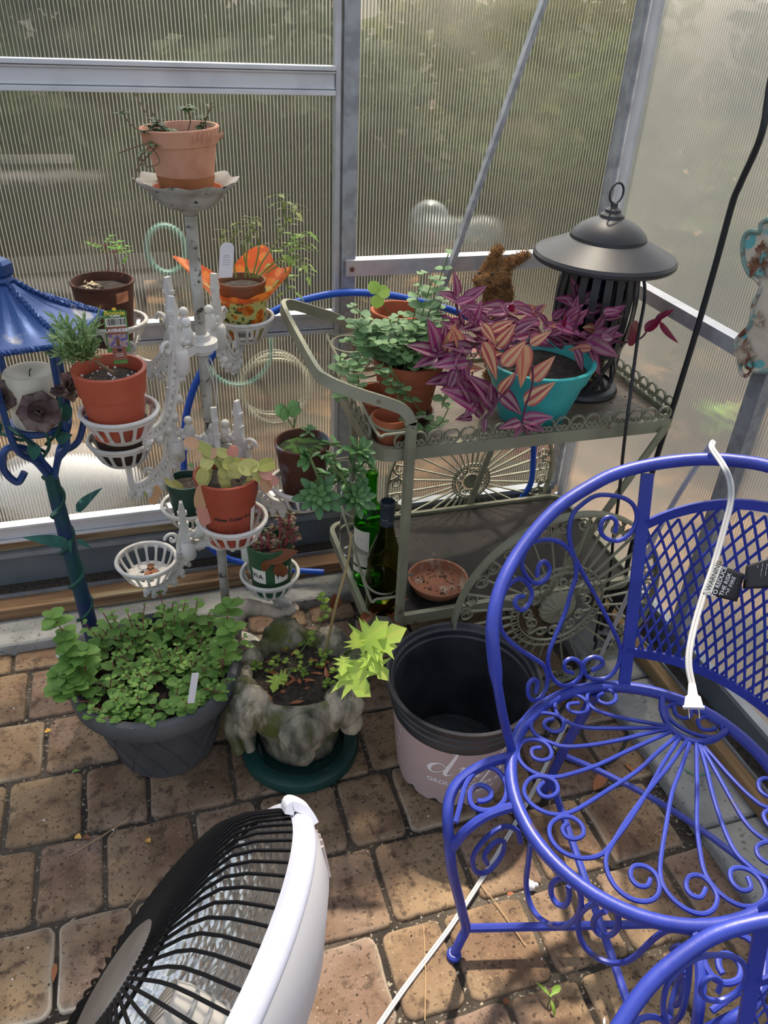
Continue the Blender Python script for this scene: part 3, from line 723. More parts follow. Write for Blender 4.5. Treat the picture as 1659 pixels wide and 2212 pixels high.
    MB().tube([fl(-1)+V((0, 0, .012)), bk(1)+V((0, 0, .012))], 0.0075, 8).build('stretcher', M_blue, t)
    MB().tube(smooth([cyl(49.5, .17, 1, .27), cyl(33, .155, 1, .243), cyl(15, .15, 1, .225), cyl(0, .15, 1, .22), cyl(-15, .15, 1, .225), cyl(-33, .155, 1, .243), cyl(-49.5, .17, 1, .27)], 5), 0.006, 8).build('stretcher', M_blue, t)
    t.location = V(loc); t.rotation_euler = (0, 0, rot); t.scale = (scale,)*3
    return t
CHC = V((0.637, 0.593, 0.0))
build_chair(CHC, math.radians(33), 1.0, 'blue wrought iron chair with a white cord hung over its round back hoop')
build_chair((0.444, 0.045, 0.0), math.radians(33), 0.8, 'second blue iron chair, only its back hoop and scrolls showing in the bottom right corner')
def chair_pt(a, z, dr=0.0):
    A = math.radians(a+33); r = CH_R+.3*(z-CH_Z)+dr
    return CHC+V((r*math.cos(A), r*math.sin(A), z))

# ------------------------------------------------------------------ parabolic heater standing in the foreground
def heater():
    c = at_d(357, 2182, 0.75); r = 477*0.75/1680*1.0
    n = V((-.711, .451, .539)).normalized()
    base = V((0.002, 0.50, 0))
    t = thing('parabolic_heater', base, 'white dish heater with black wire grille tilted upwards in the foreground', 'heater')
    Z = n.to_track_quat('Z', 'Y').to_matrix()
    m_ref, nt, b = newmat('dimpled_reflector'); L = nt.links.new
    b.inputs['Base Color'].default_value = (0.80, 0.80, 0.78, 1); b.inputs['Metallic'].default_value = 0.9; b.inputs['Roughness'].default_value = 0.22
    tc = nt.nodes.new('ShaderNodeTexCoord'); vo = nt.nodes.new('ShaderNodeTexVoronoi'); vo.inputs['Scale'].default_value = 75; L(tc.outputs['Object'], vo.inputs['Vector'])
    bp = nt.nodes.new('ShaderNodeBump'); bp.inputs['Strength'].default_value = 0.9; bp.inputs['Distance'].default_value = 0.004; L(vo.outputs['Distance'], bp.inputs['Height']); L(bp.outputs[0], b.inputs['Normal'])
    # housing: rim band then a shallow shell behind
    MB().lathe([(r*.985, .006), (r*1.02, .004), (r*1.035, -.006), (r*1.035, -.013), (r*1.02, -.017)], c, 72, M=Z).build('rim', mat('heater_rim', (0.60, 0.61, 0.70, 1), 0.35), t)
    MB().lathe([(r*1.018, -.015), (r*.995, -.026), (r*.91, -.050), (r*.68, -.082), (r*.40, -.100), (0.001, -.104)], c, 72, M=Z).build('rear_shell', mat('heater_shell', (0.58, 0.57, 0.58, 1), 0.4), t)
    MB().lathe([(r*.985, .004), (r*.955, -.010), (r*.80, -.030), (r*.52, -.050), (r*.25, -.060), (0.001, -.062)], c, 72, M=Z).build('reflector', m_ref, t)
    for k in range(4):
        mb = MB()
        for q in range(9):
            a = math.radians(-50+k*90+q*4.5)
            p0 = c+Z @ V((r*.985*math.cos(a), r*.985*math.sin(a), -.0295)); p1 = c+Z @ V((r*.89*math.cos(a), r*.89*math.sin(a), -.0535))
            mb.tube([p0, p1], 0.003, 6)
        mb.build('vent', mat('vent_slot%d' % k, (0.32, 0.27, 0.27, 1), 0.6), t)
    # heating core
    MB().lathe([(.030, -.060), (.030, -.01), (.026, .006), (.001, .008)], c, 24, M=Z).build('heating_core', mat('ceramic_core', (0.55, 0.53, 0.5, 1), 0.5), t)
    mb = MB()
    for k in range(3):
        z_ = -.05+k*.018
        mb.tube([c+Z @ V((.033*math.cos(a), .033*math.sin(a), z_)) for a in [2*PI*i/20 for i in range(20)]], .002, 5, True)
    mb.build('element_coil', M_galv, t)
    # wire grille: radial wires with a knee, two hoops, centre badge
    mb = MB()
    prof = [(.055, .058), (r*.45, .056), (r*.80, .046), (r*.985, .003)]
    for k in range(76):
        a = 2*PI*k/76
        mb.tube([c+Z @ V((q*math.cos(a), q*math.sin(a), z)) for q, z in smooth2(prof)], 0.0018, 5)
    for q, z in ((r*.45, .0565), (r*.985, .003)):
        mb.tube([c+Z @ V((q*math.cos(a), q*math.sin(a), z-.002)) for a in [2*PI*i/60 for i in range(60)]], .0022, 6, True)
    mb.build('grille', mat('black_wire', (0.005, 0.005, 0.006, 1), 0.6, spec=.15), t)
    MB().lathe([(.056, .056), (.056, .060), (.052, .062), (.001, .0625)], c, 40, M=Z).build('badge', mat('grey_badge', (0.16, 0.15, 0.15, 1), 0.4, 0.6, (0.21, 0.20, 0.19, 1), 20), t)
    # carry grip on the top of the rim
    up = (V((0, 0, 1))-n*n.z).normalized()
    tip = at_d(603, 1780, 0.80)
    e = (tip-c); e = (e-n*e.dot(n)).normalized()
    s = n.cross(e)
    MB().tube(smooth([c+e*(r*.99)+n*.010, c+e*(r*1.03)+n*.012, c+e*(r*1.045)-n*.004, c+e*(r*1.02)-n*.018], 6), 0, flat=(.034, .009), up=s, n=10).build('carry_grip', mat('heater_grip', (0.78, 0.78, 0.85, 1), 0.35), t)
    # clip on the side of the rim
    # stem and round foot
    MB().tube(smooth([c-n*.096, c-n*.13+V((0, 0, -.03)), base+V((0, 0, .30)), base+V((0, 0, .03))], 6), 0.022, 14).build('stem', M_white_pl, t)
    MB().lathe([(.125, 0), (.13, .012), (.120, .028), (.10, .042), (.045, .055), (.024, .07)], base, 48, capb=True, capt=True).build('foot', M_white_pl, t)
    return t
def smooth2(prof):
    out = [(a[0], a[1]) for a in smooth([(q, z, 0) for q, z in prof], 3)]
    return out
heater()

# ------------------------------------------------------------------ pale nursery bucket with lettering
def bucket():
    b = V((0.524, 1.030, 0.0)); zr = 0.262
    t = thing('nursery_pot', b, 'empty pale pink nursery pot with a black rim beside the blue chair', 'bucket')
    R0, R1 = 0.122, 0.150
    rad = lambda z: R0+(R1-R0)*z/zr
    M_pink = mat('pink_label_plastic', srgb(186, 164, 162), 0.45, 0, srgb(176, 154, 152), 4, spec=0.5)
    # sleeve with a scalloped lower edge
    n = 96; mb = MB(); prof = [(0.0, 0), (0.02, 0), (0.10, 0), (0.185, 0), (0.185, -.002), (0.185, -.0035)]
    vs = []
    for i, (z, d) in enumerate(prof):
        for k in range(n):
            a = 2*PI*k/n; zz = z
            if i == 0: zz = 0.004+0.014*max(0, math.cos(a*14))**2
            q = (rad(zz)+d+0.001)
            vs.append(b+V((q*math.cos(a), q*math.sin(a), zz)))
    fs = [(i*n+k, i*n+(k+1) % n, (i+1)*n+(k+1) % n, (i+1)*n+k) for i in range(len(prof)-1) for k in range(n)]
    mb.add(vs, fs); sleeve = mb.build('printed_sleeve', M_pink, t)
    pr = [(R0-.002, 0.0), (rad(.185)-.002, .183), (rad(.187)+.002, .187), (rad(.19)+.003, .192), (rad(.2)+.001, .199), (rad(.2)+.001, .205), (rad(.21)+.005, .208), (rad(.21)+.005, .214), (rad(.22)+.002, .217), (rad(.22)+.002, .224), (rad(.23)+.007, .227), (rad(.23)+.007, .235), (rad(.24)+.004, .238), (rad(.25)+.004, .247), (rad(.25)+.010, .250), (rad(.26)+.010, .260), (R1+.006, .262), (R1+.002, .260), (R1-.001, .252), (R1-.006, .248), (R1-.007, .236), (R1-.010, .232), (R0-.007, .014), (R0-.012, .008), (.03, .008), (.028, .02), (.02, .024), (0.001, .024)]
    MB().lathe(pr, b, 72).build('black_pot', mat('black_pot_plastic', (0.022, 0.023, 0.028, 1), 0.36, 0, (0.05, 0.05, 0.055, 1), 18, bump=.05), t, sharp=30)
    q = b+V((.045, -.055, .02))
    MB().box(q-V((.018, .018, .015)), q+V((.018, .018, .006))).lathe([(.012, 0), (.012, .004), (.008, .004), (.008, 0)], q+V((0, 0, .006)), 20).build('drain_boss', M_black_pl, t, smooth=False)
    mb = MB()
    for k in range(260):
        a = U(0, 2*PI); r_ = U(.05, .115); p = b+V((r_*math.cos(a), r_*math.sin(a), .0085))
        mb.ball(p, U(.001, .003), 4, 3)
    mb.build('soil_crumbs', mat('soil_crumbs', (0.14, 0.10, 0.08, 1), .9), t)
    # lettering wrapped round the sleeve; the words face the camera, a little to its right
    def wrap(s, size, z, a0, shear=0, thick=0, sp=1.0, wx=1.0):
        vs, fs = text_mesh(s, size, shear, thick, spacing=sp)
        out = []
        for p in vs:
            zz = z+p.y; q = rad(zz)+.0018; a = a0+p.x*wx/q
            out.append(b+V((q*math.cos(a), q*math.sin(a), zz)))
        return out, fs
    A = math.radians(-100)
    # the big thick-and-thin italic word is drawn as strokes
    mb = MB()
    def stroke(pts, ws, a0=math.radians(-116), z0=.112, S=.074):
        P = smooth([(x, y, w) for (x, y), w in zip(pts, ws)], 6); vs = []; fs = []
        for i, p in enumerate(P):
            tq = P[min(i+1, len(P)-1)]-P[max(i-1, 0)]; tq.z = 0; tq.normalize(); nn = V((-tq.y, tq.x, 0))
            for s in (-.5, .5):
                x, y = p.x+nn.x*p.z*s, p.y+nn.y*p.z*s
                x = (x+0.28*y)*S; zz = z0+y*S; q = rad(zz)+.0020; a = a0+x/q
                vs.append(b+V((q*math.cos(a), q*math.sin(a), zz)))
        for i in range(len(P)-1): fs.append((2*i, 2*i+1, 2*i+3, 2*i+2))
        mb.add(vs, fs)
    X = -.62
    stroke([(X+.36, .34), (X+.18, .46), (X+.0, .34), (X-.05, .12), (X+.08, -.02), (X+.26, .06), (X+.40, .3)], [.03, .04, .10, .12, .06, .03, .02])
    stroke([(X+.30, 1.0), (X+.42, 1.0), (X+.42, .5), (X+.42, .1), (X+.50, -.02), (X+.64, .1)], [.02, .08, .12, .12, .07, .02])
    X = .16
    stroke([(X-.10, .36), (X+.0, .46), (X+.04, .3), (X+.04, -.02)], [.02, .06, .12, .12])
    stroke([(X+.04, .1), (X+.16, .36), (X+.32, .46), (X+.40, .40)], [.02, .03, .06, .1])
    X = .60
    stroke([(X-.06, .36), (X+.04, .46), (X+.07, .2), (X+.12, -.02), (X+.26, .1)], [.02, .07, .11, .08, .02])
    stroke([(X+.16, .72), (X+.22, .72)], [.09, .09])
    X = .92
    stroke([(X+.42, .94), (X+.30, 1.04), (X+.18, .8), (X+.08, .1), (X-.02, -.34), (X-.14, -.40)], [.08, .06, .08, .1, .07, .03])
    stroke([(X+.0, .44), (X+.34, .44)], [.05, .05])
    X = 1.30
    stroke([(X+.16, .80), (X+.10, .3), (X+.12, .0), (X+.28, .06)], [.06, .1, .08, .02])
    stroke([(X-.02, .44), (X+.30, .44)], [.05, .05])
    for (s_, z_, sz) in (('GROUNDCOVER ROSES', .082, .0175), ('MADE EASY', .060, .0175)):
        v, f = wrap(s_, sz, z_, math.radians(-95), 0, .0005, 1.05); mb.add(v, f)
    stroke([(.62, .02), (.66, .02)], [.07, .07], z0=.098)
    # faint leaf sprigs printed at the left edge
    for k in range(4):
        stroke([(-2.0+.05*k, .25-.42*k+.5), (-1.86+.03*k, .02-.42*k+.5)], [.05, .01])
    mb.build('lettering', M_white_ink, sleeve, smooth=False)
bucket()

# ------------------------------------------------------------------ big charcoal planter of mint
M_mint = leafmat('mint_leaf', srgb(82, 126, 56), srgb(138, 178, 88), under=srgb(110, 140, 90), rough=0.5, tl=0.3, vein=0.2)
def mint_stem(mbl, mbs, p0, lean, h, L0, n_pairs):
    top = p0+V((lean.x*h, lean.y*h, h))
    pts = smooth([p0, p0+V((lean.x*h*.3, lean.y*h*.3, h*.55)), top], 3)
    mbs.tube(pts, .0011, 4, cap=False)
    a = U(0, PI); rv = U(0.05, .95)
    for k in range(n_pairs):
        t = (k+1)/n_pairs; p = p0.lerp(top, t**.8); a += PI/2+U(-.25, .25)
        L = L0*(1.0-.5*max(0, t-.55)/.45)*U(.8, 1.2)
        if t > .98: L *= .8
        for s in (0, PI):
            d = V((math.cos(a+s), math.sin(a+s), U(.05, .5) if t < .95 else U(.5, .9)))
            leaf(mbl, p, d, (0, 0, 1), L, L*.84, 'round', U(.1, .5), .14, 5, rnd=min(.98, max(.02, rv*.6+t*.4+U(-.15, .15))))
def mint_pot():
    b = V((-0.075, 1.238, 0)); t = thing('planter', b, 'large round charcoal planter overflowing with green mint', 'plant pot')
    M = mat('charcoal_plastic', (0.055, 0.058, 0.064, 1), 0.55, 0, (0.085, 0.087, 0.092, 1), 7, bump=.1)
    zr = .232; rr = .172
    def wob(r, z, a): return (r, z)
    pr = [(.098, 0), (.104, .003), (.150, .182), (.153, .188), (.168, .190), (.173, .197), (.1735, .218), (.168, .229), (.160, .232), (.151, .228), (.148, .2), (.145, .19)]
    o = MB().lathe(pr, b, 80, capb=True).build('pot_body', M, t, sharp=35)
    # embossed diamond lattice
    mb = MB()
    for d in (1, -1):
        for k in range(16):
            pts = []
            for i in range(9):
                z = .012+.155*i/8; a = 2*PI*k/16+d*.52*i/8; q = .104+(.150-.104)*(z-.003)/.179+.0006
                pts.append(b+V((q*math.cos(a), q*math.sin(a), z)))
            mb.tube(pts, .0012, 5, cap=False)
    mb.build('lattice_relief', M, t)
    MB().lathe([(.146, .196), (.10, .205), (.001, .21)], b, 32).build('soil', M_soil, t)
    mbl, mbs = MB(), MB()
    for k in range(185):
        q = math.sqrt(random.random())*.140; a = U(0, 2*PI)
        p0 = b+V((q*math.cos(a), q*math.sin(a), .205))
        out = (q/.140)**2
        lean = V((math.cos(a)*out*U(.2, 1.1)+U(-.35, .35), math.sin(a)*out*U(.2, 1.1)+U(-.35, .35), 0))
        mint_stem(mbl, mbs, p0, lean, U(.02, .06), U(.019, .028), random.choice((2, 2, 3)))
    # taller stems towards the wall and the ones hanging over the left rim
    for (u, v, h) in ((215, 1290, .115), (235, 1300, .10), (270, 1300, .10), (300, 1300, .07), (375, 1290, .10), (400, 1310, .11), (430, 1320, .10), (455, 1330, .07), (350, 1310, .08), (180, 1330, .09)):
        p = at_y(u, v, 1.335); p0 = V((b.x+(p.x-b.x)*.8, 1.325, .2))
        mint_stem(mbl, mbs, p0, V(((p.x-p0.x)/h, U(-.1, .2), 0)), h, .029, 4)
    for (u, v) in ((115, 1335), (140, 1385), (125, 1460), (120, 1500), (160, 1480), (180, 1410), (495, 1310), (500, 1360), (150, 1430)):
        p = at_d(u, v, 1.50 if u < 300 else 1.53); r_ = p-b; r_.z = 0; r_.normalize(); p0 = b+r_*.135+V((0, 0, .21))
        pts = smooth([p0, p0.lerp(p, .5)+V((0, 0, .02)), p], 4); mbs.tube(pts, .0013, 5)
        for q in (.35, .6, .85, 1.0):
            c = p0.lerp(p, q)+V((0, 0, .02*math.sin(PI*q))); a = U(0, PI); rv = U(.3, 1)
            for s in (0, PI):
                leaf(mbl, c, V((math.cos(a+s), math.sin(a+s), .35)), (0, 0, 1), .032, .027, 'round', .3, .12, 5, rnd=rv)
            for s in (PI/2, -PI/2):
                leaf(mbl, c+V((0, 0, .003)), V((math.cos(a+s), math.sin(a+s), .7)), (0, 0, 1), .022, .019, 'round', .3, .12, 5, rnd=min(.98, rv+.1))
    mbl.build('mint_leaves', M_mint, t, sharp=0); mbs.build('mint_stems', M_stem_r, t)
    # things stuck in it
    for (u, v, lab, h, lean) in ((418, 1462, 'white plant label at the right front edge of the mint', .035, .2), (131, 1412, 'white plant label tip poking from the left side of the mint', .02, -.3)):
        p = at_d(u, v, 1.43 if u > 300 else 1.50)
        w = .008
        tag(MB().box((-w*.8, -.0006, -.055), (w*.8, .0006, h*.6), M=Matrix.Translation(p-V((0, 0, .012))) @ Matrix.Rotation(lean, 4, 'Y')).build('plant_label', M_white_pl, smooth=False), lab, 'plant label', 'white labels in the mint')
    pts = smooth([at_z(178, 1505, .16), at_z(195, 1530, .10), at_z(215, 1572, .0025)], 5)
    tag(MB().tube(pts, .0014, 6).build('dry_stalk', mat('straw', (0.55, 0.47, 0.36, 1), .8)), 'pale dry stalk lying from the mint planter onto the pavers', 'twig')
mint_pot()
# green hose loop handle that shows under the left of the planter rim
tag(MB().tube([at_z(197, 1533, .012)+V((.014*math.cos(a), 0, .012*math.sin(a))) for a in [2*PI*i/16 for i in range(16)]], .006, 8, True).build('hose_connector', mat('dark_green_plastic', srgb(16, 64, 58), .45)), 'small dark green plastic connector on the pavers left of the charcoal planter', 'connector')

# ------------------------------------------------------------------ cast stone planter ringed with animal heads
M_stone = mat('mossy_cast_stone', srgb(140, 134, 116), 0.92, 0, srgb(66, 66, 56), 18, (0.38, 0.62), 1.0, 60, srgb(78, 84, 34), 9, (0.52, 0.64), stretch=(1.6, 1.6, .6))
M_stone_l = mat('pale_stone', srgb(166, 156, 136), 0.92, 0, srgb(88, 86, 76), 18, (0.42, 0.62), 1.0, 60, srgb(86, 86, 50), 9, (0.56, 0.66), stretch=(1.6, 1.6, .6))
def stone_planter():
    b = V((.206, 1.150, 0)); 
    # ring saucer
    tag(MB().lathe([(.128, 0), (.130, .008), (.126, .020), (.112, .027), (.098, .024), (.094, .016), (.092, .006), (.001, .005)], b, 64, capb=True).build('saucer', mat('dark_green_saucer', srgb(18, 66, 60), 0.42, 0, srgb(26, 54, 50), 9, c3=srgb(92, 108, 100), s3=5, mix3=(.66, .72))), 'dark green ring saucer under the stone animal planter', 'saucer')
    t = thing('stone_planter', b+V((.004, .02, .0065)), 'mossy cast stone planter ringed with animal heads, holding lime green leaves', 'plant pot')
    def wob(r, z, a):
        q = noise.noise(V((math.cos(a)*2.2, math.sin(a)*2.2, z*16)))
        return (r*(1+.06*q), z)
    zt = .212; b = V((.210, 1.176, 0))
    MB().lathe([(.074, .0068), (.090, .012), (.086, .045), (.094, .08), (.116, .112), (.130, .15), (.130, .19), (.124, zt), (.110, zt+.002), (.100, zt-.012), (.096, .165)], b, 72, wob=wob, capb=True).build('basin', M_stone, t, sharp=0)
    MB().lathe([(.108, .184), (.06, .190), (.001, .192)], b, 32).build('soil', M_soil, t)
    # heads: rounded crowns with combed hair, muzzle down
    degs = [-150, -98, -52, 2, 42, 92, 140, 190]
    for i, dg in enumerate(degs):
        a = math.radians(dg); o = V((math.cos(a), math.sin(a), 0)); tg = V((-math.sin(a), math.cos(a), 0))
        big = 1.0 if dg < 0 else (.9 if dg != 92 else 1.1)
        low = {-98: -.026, -150: .004, -52: .002}.get(dg, 0)
        c = b+o*.124+V((0, 0, .182+low))
        M = Matrix((tg, o, V((0, 0, 1)))).transposed()
        sd = i*3.7
        def hair(d, sd=sd):
            w = math.sin(d.x*15+d.z*5+5*noise.noise(V((d.x*2+sd, d.y*2, d.z*2))))*.030
            return 1+w+.16*noise.noise(V((d.x*1.7+sd, d.y*1.7, d.z*1.7)))+.07*noise.noise(V((d.x*5+sd, d.y*5, d.z*5)))
        mb = MB().ball(c, (.046*big, .040*big, .050*big), 40, 28, M=M, fn=hair)
        mb.ball(c+o*.020*big+V((0, 0, -.040*big)), (.026*big, .024*big, .026*big), 20, 14, M=M, fn=lambda d: 1+.12*noise.noise(d*2.5+V((sd, 0, 0))))
        for s in (-1, 1):
            mb.ball(c+tg*s*.036*big+V((0, 0, -.018)), (.012, .016, .026), 14, 10, M=M, fn=hair)
        mb.build('animal_head', M_stone if i % 2 else M_stone_l, t, sharp=0)
    # a hanging leg on the left side
    for k, (dx, dz) in enumerate(((-.150, .09), (-.128, .08))):
        c = b+V((dx, -.035, 0))
        MB().tube(smooth([c+V((.02, .03, .165)), c+V((0, 0, dz+.04)), c+V((.004, -.008, .08)), c+V((.012, -.02, .05))], 4), [.020-.0008*i for i in range(13)], 10).build('paw', M_stone, t)
    # planting
    mb = MB(); ms = MB(); ml = MB()
    def creeper(pts, n, L):
        P = smooth(pts, 5); ms.tube(P, .0011, 4)
        for k in range(n):
            p = P[int((k+.5)/n*(len(P)-1))]; a = U(0, PI)
            for s in (0, PI): leaf(ml, p, V((math.cos(a+s), math.sin(a+s), U(.1, .5))), (0, 0, 1), L*U(.8, 1.1), L*U(.85, 1.1), 'round', .15, .1, 4, rnd=U(.2, .9))
    creeper([b+V((.0, .045, .19)), at_y(705, 1335, 1.245)+V((-.008, 0, 0)), at_y(700, 1300, 1.25), at_y(690, 1285, 1.25)], 7, .016)
    Q = [(560, 1445), (600, 1425), (580, 1450), (640, 1390), (655, 1392), (670, 1395), (690, 1440), (710, 1470), (725, 1475), (640, 1450), (660, 1455), (700, 1425), (615, 1400), (695, 1380), (735, 1465), (560, 1435), (715, 1450), (650, 1375), (600, 1370)]
    for (u, v) in Q:
        p = at_z(u, v, .196)
        creeper([p, p+V((U(-.02, .02), U(-.02, .02), U(.004, .014))), p+V((U(-.03, .03), U(-.03, .03), U(.004, .012)))], 3, .0105)
    ml.build('creeping_leaves', leafmat('creeper_leaf', srgb(76, 120, 40), srgb(150, 180, 60), tl=.35), t, sharp=0)
    # lime lobed leaves
    def lobed(mbx, c, d, up, L, rv):
        d = V(d).normalized(); up = V(up); up = (up-d*up.dot(d)).normalized(); s = d.cross(up)
        out = []
        prof = [(0, .02), (-.06, .26), (.10, .20), (.16, .62), (.30, .20), (.48, .56), (.50, .17), (.74, .24), (1.0, 0)]
        pts = [(x, y) for x, y in prof]+[(x, -y) for x, y in reversed(prof[:-1])]
        P2 = []
        for i in range(len(pts)-1): P2 += [pts[i], ((pts[i][0]+pts[i+1][0])/2, (pts[i][1]+pts[i+1][1])/2)]
        P2.append(pts[-1])
        f3 = lambda x, y: c+d*(L*x)+s*(L*y)+up*(L*(-.16*x*x+.10*abs(y)))
        vs = [f3(x, y) for x, y in P2]; at = [(min(1, abs(y)*1.4), x, rv) for x, y in P2]
        mid = [f3(i/6*.98, 0) for i in range(7)]; at += [(0.001, i/6, rv) for i in range(7)]
        vs += mid; n = len(P2); fs = []
        half = (n-1)//2
        for i in range(n-1):
            m0 = n+min(6, max(0, int(round(P2[i][0]*6)))); m1 = n+min(6, max(0, int(round(P2[i+1][0]*6))))
            fs.append((i, i+1, m1) if m0 == m1 else (i, i+1, m1, m0))
        mbx.add(vs, fs, 0, at)
    lb = MB()
    D = 1.40
    LV = [((738, 1450), (795, 1500), .9), ((770, 1425), (782, 1500), .95), ((800, 1420), (835, 1465), .8), ((795, 1395), (868, 1360), .95), ((790, 1390), (850, 1395), .85), ((770, 1400), (765, 1368), .9), ((775, 1395), (830, 1348), .85), ((745, 1420), (738, 1455), .7), ((790, 1410), (812, 1450), .75), ((600, 1460), (590, 1490), .7), ((620, 1465), (590, 1462), .6)]
    for (p, q, rv) in LV:
        if p[0] < 700: a_, b_ = at_z(*p, .206), at_z(*q, .203)
        else: a_, b_ = at_d(p[0], p[1], D), at_d(q[0], q[1], D-.02)
        lobed(lb, a_, b_-a_, V((-.25, -.6, .75)), (b_-a_).length*1.08, rv)
        ms.tube(smooth([b+V((.085 if p[0] > 700 else 0, .02, .192)), (b+V((.09 if p[0] > 700 else 0, .02, .192))).lerp(a_, .6)+V((0, 0, .01)), a_], 4), .0016, 5)
    lb.build('lime_leaves', leafmat('lime_leaf', srgb(158, 196, 62), srgb(206, 232, 112), tl=.45, vein=.3), t, sharp=0)
    ms.build('stems', M_stem_g, t)
    # tall bare cane
    P = smooth([at_z(703, 1410, .19), at_y(725, 1310, 1.185), at_y(752, 1210, 1.20), at_y(758, 1150, 1.205)], 6)
    MB().tube(P, [.0035-.0014*i/(len(P)-1) for i in range(len(P))], 7).build('bare_cane', mat('cane', (0.34, 0.25, 0.11, 1), .7), t)
    mb = MB()
    for k in range(26):
        a = U(0, 2*PI); q = U(.01, .085); leaf(mb, b+V((q*math.cos(a), q*math.sin(a), .195)), V((U(-1, 1), U(-1, 1), .1)), (0, 0, 1), U(.012, .032), U(.006, .011), 'lance', .1, .1, 3, rnd=U(.1, 1))
    mb.build('bark_chips', M_dryleaf, t)['kind'] = 'stuff'
    # weathered driftwood-like stone piece leaning behind
    P = smooth([at_y(495, 1385, 1.33), at_y(505, 1335, 1.34), at_y(530, 1312, 1.35), at_y(575, 1318, 1.35), at_y(610, 1328, 1.34), at_y(640, 1310, 1.33)], 8)
    R_ = [.026, .024, .020, .015, .012, .009]
    n = len(P); rs = []
    for i in range(n):
        f = i/(n-1)*5; k = min(4, int(f)); rs.append(R_[k]+(R_[k+1]-R_[k])*(f-k)+.003*noise.noise(V((i*.7, 0, 0))))
    mb = MB().tube(P, rs, 14)
    q = P[0]; mb.tube(smooth([q+V((0, 0, .01)), q+V((.004, .0, -.06)), V((q.x+.01, q.y, 0.0))], 5), [.028, .028, .028, .028, .028, .029, .030, .032, .033, .034, .036], 14)
    tag(mb.build('stone_ornament', mat('bleached_stone', srgb(190, 176, 158), .9, 0, srgb(140, 130, 116), 16, bump=.8, bscale=30)), 'bleached curved stone ornament standing between the mint planter and the animal planter', 'ornament')
stone_planter()

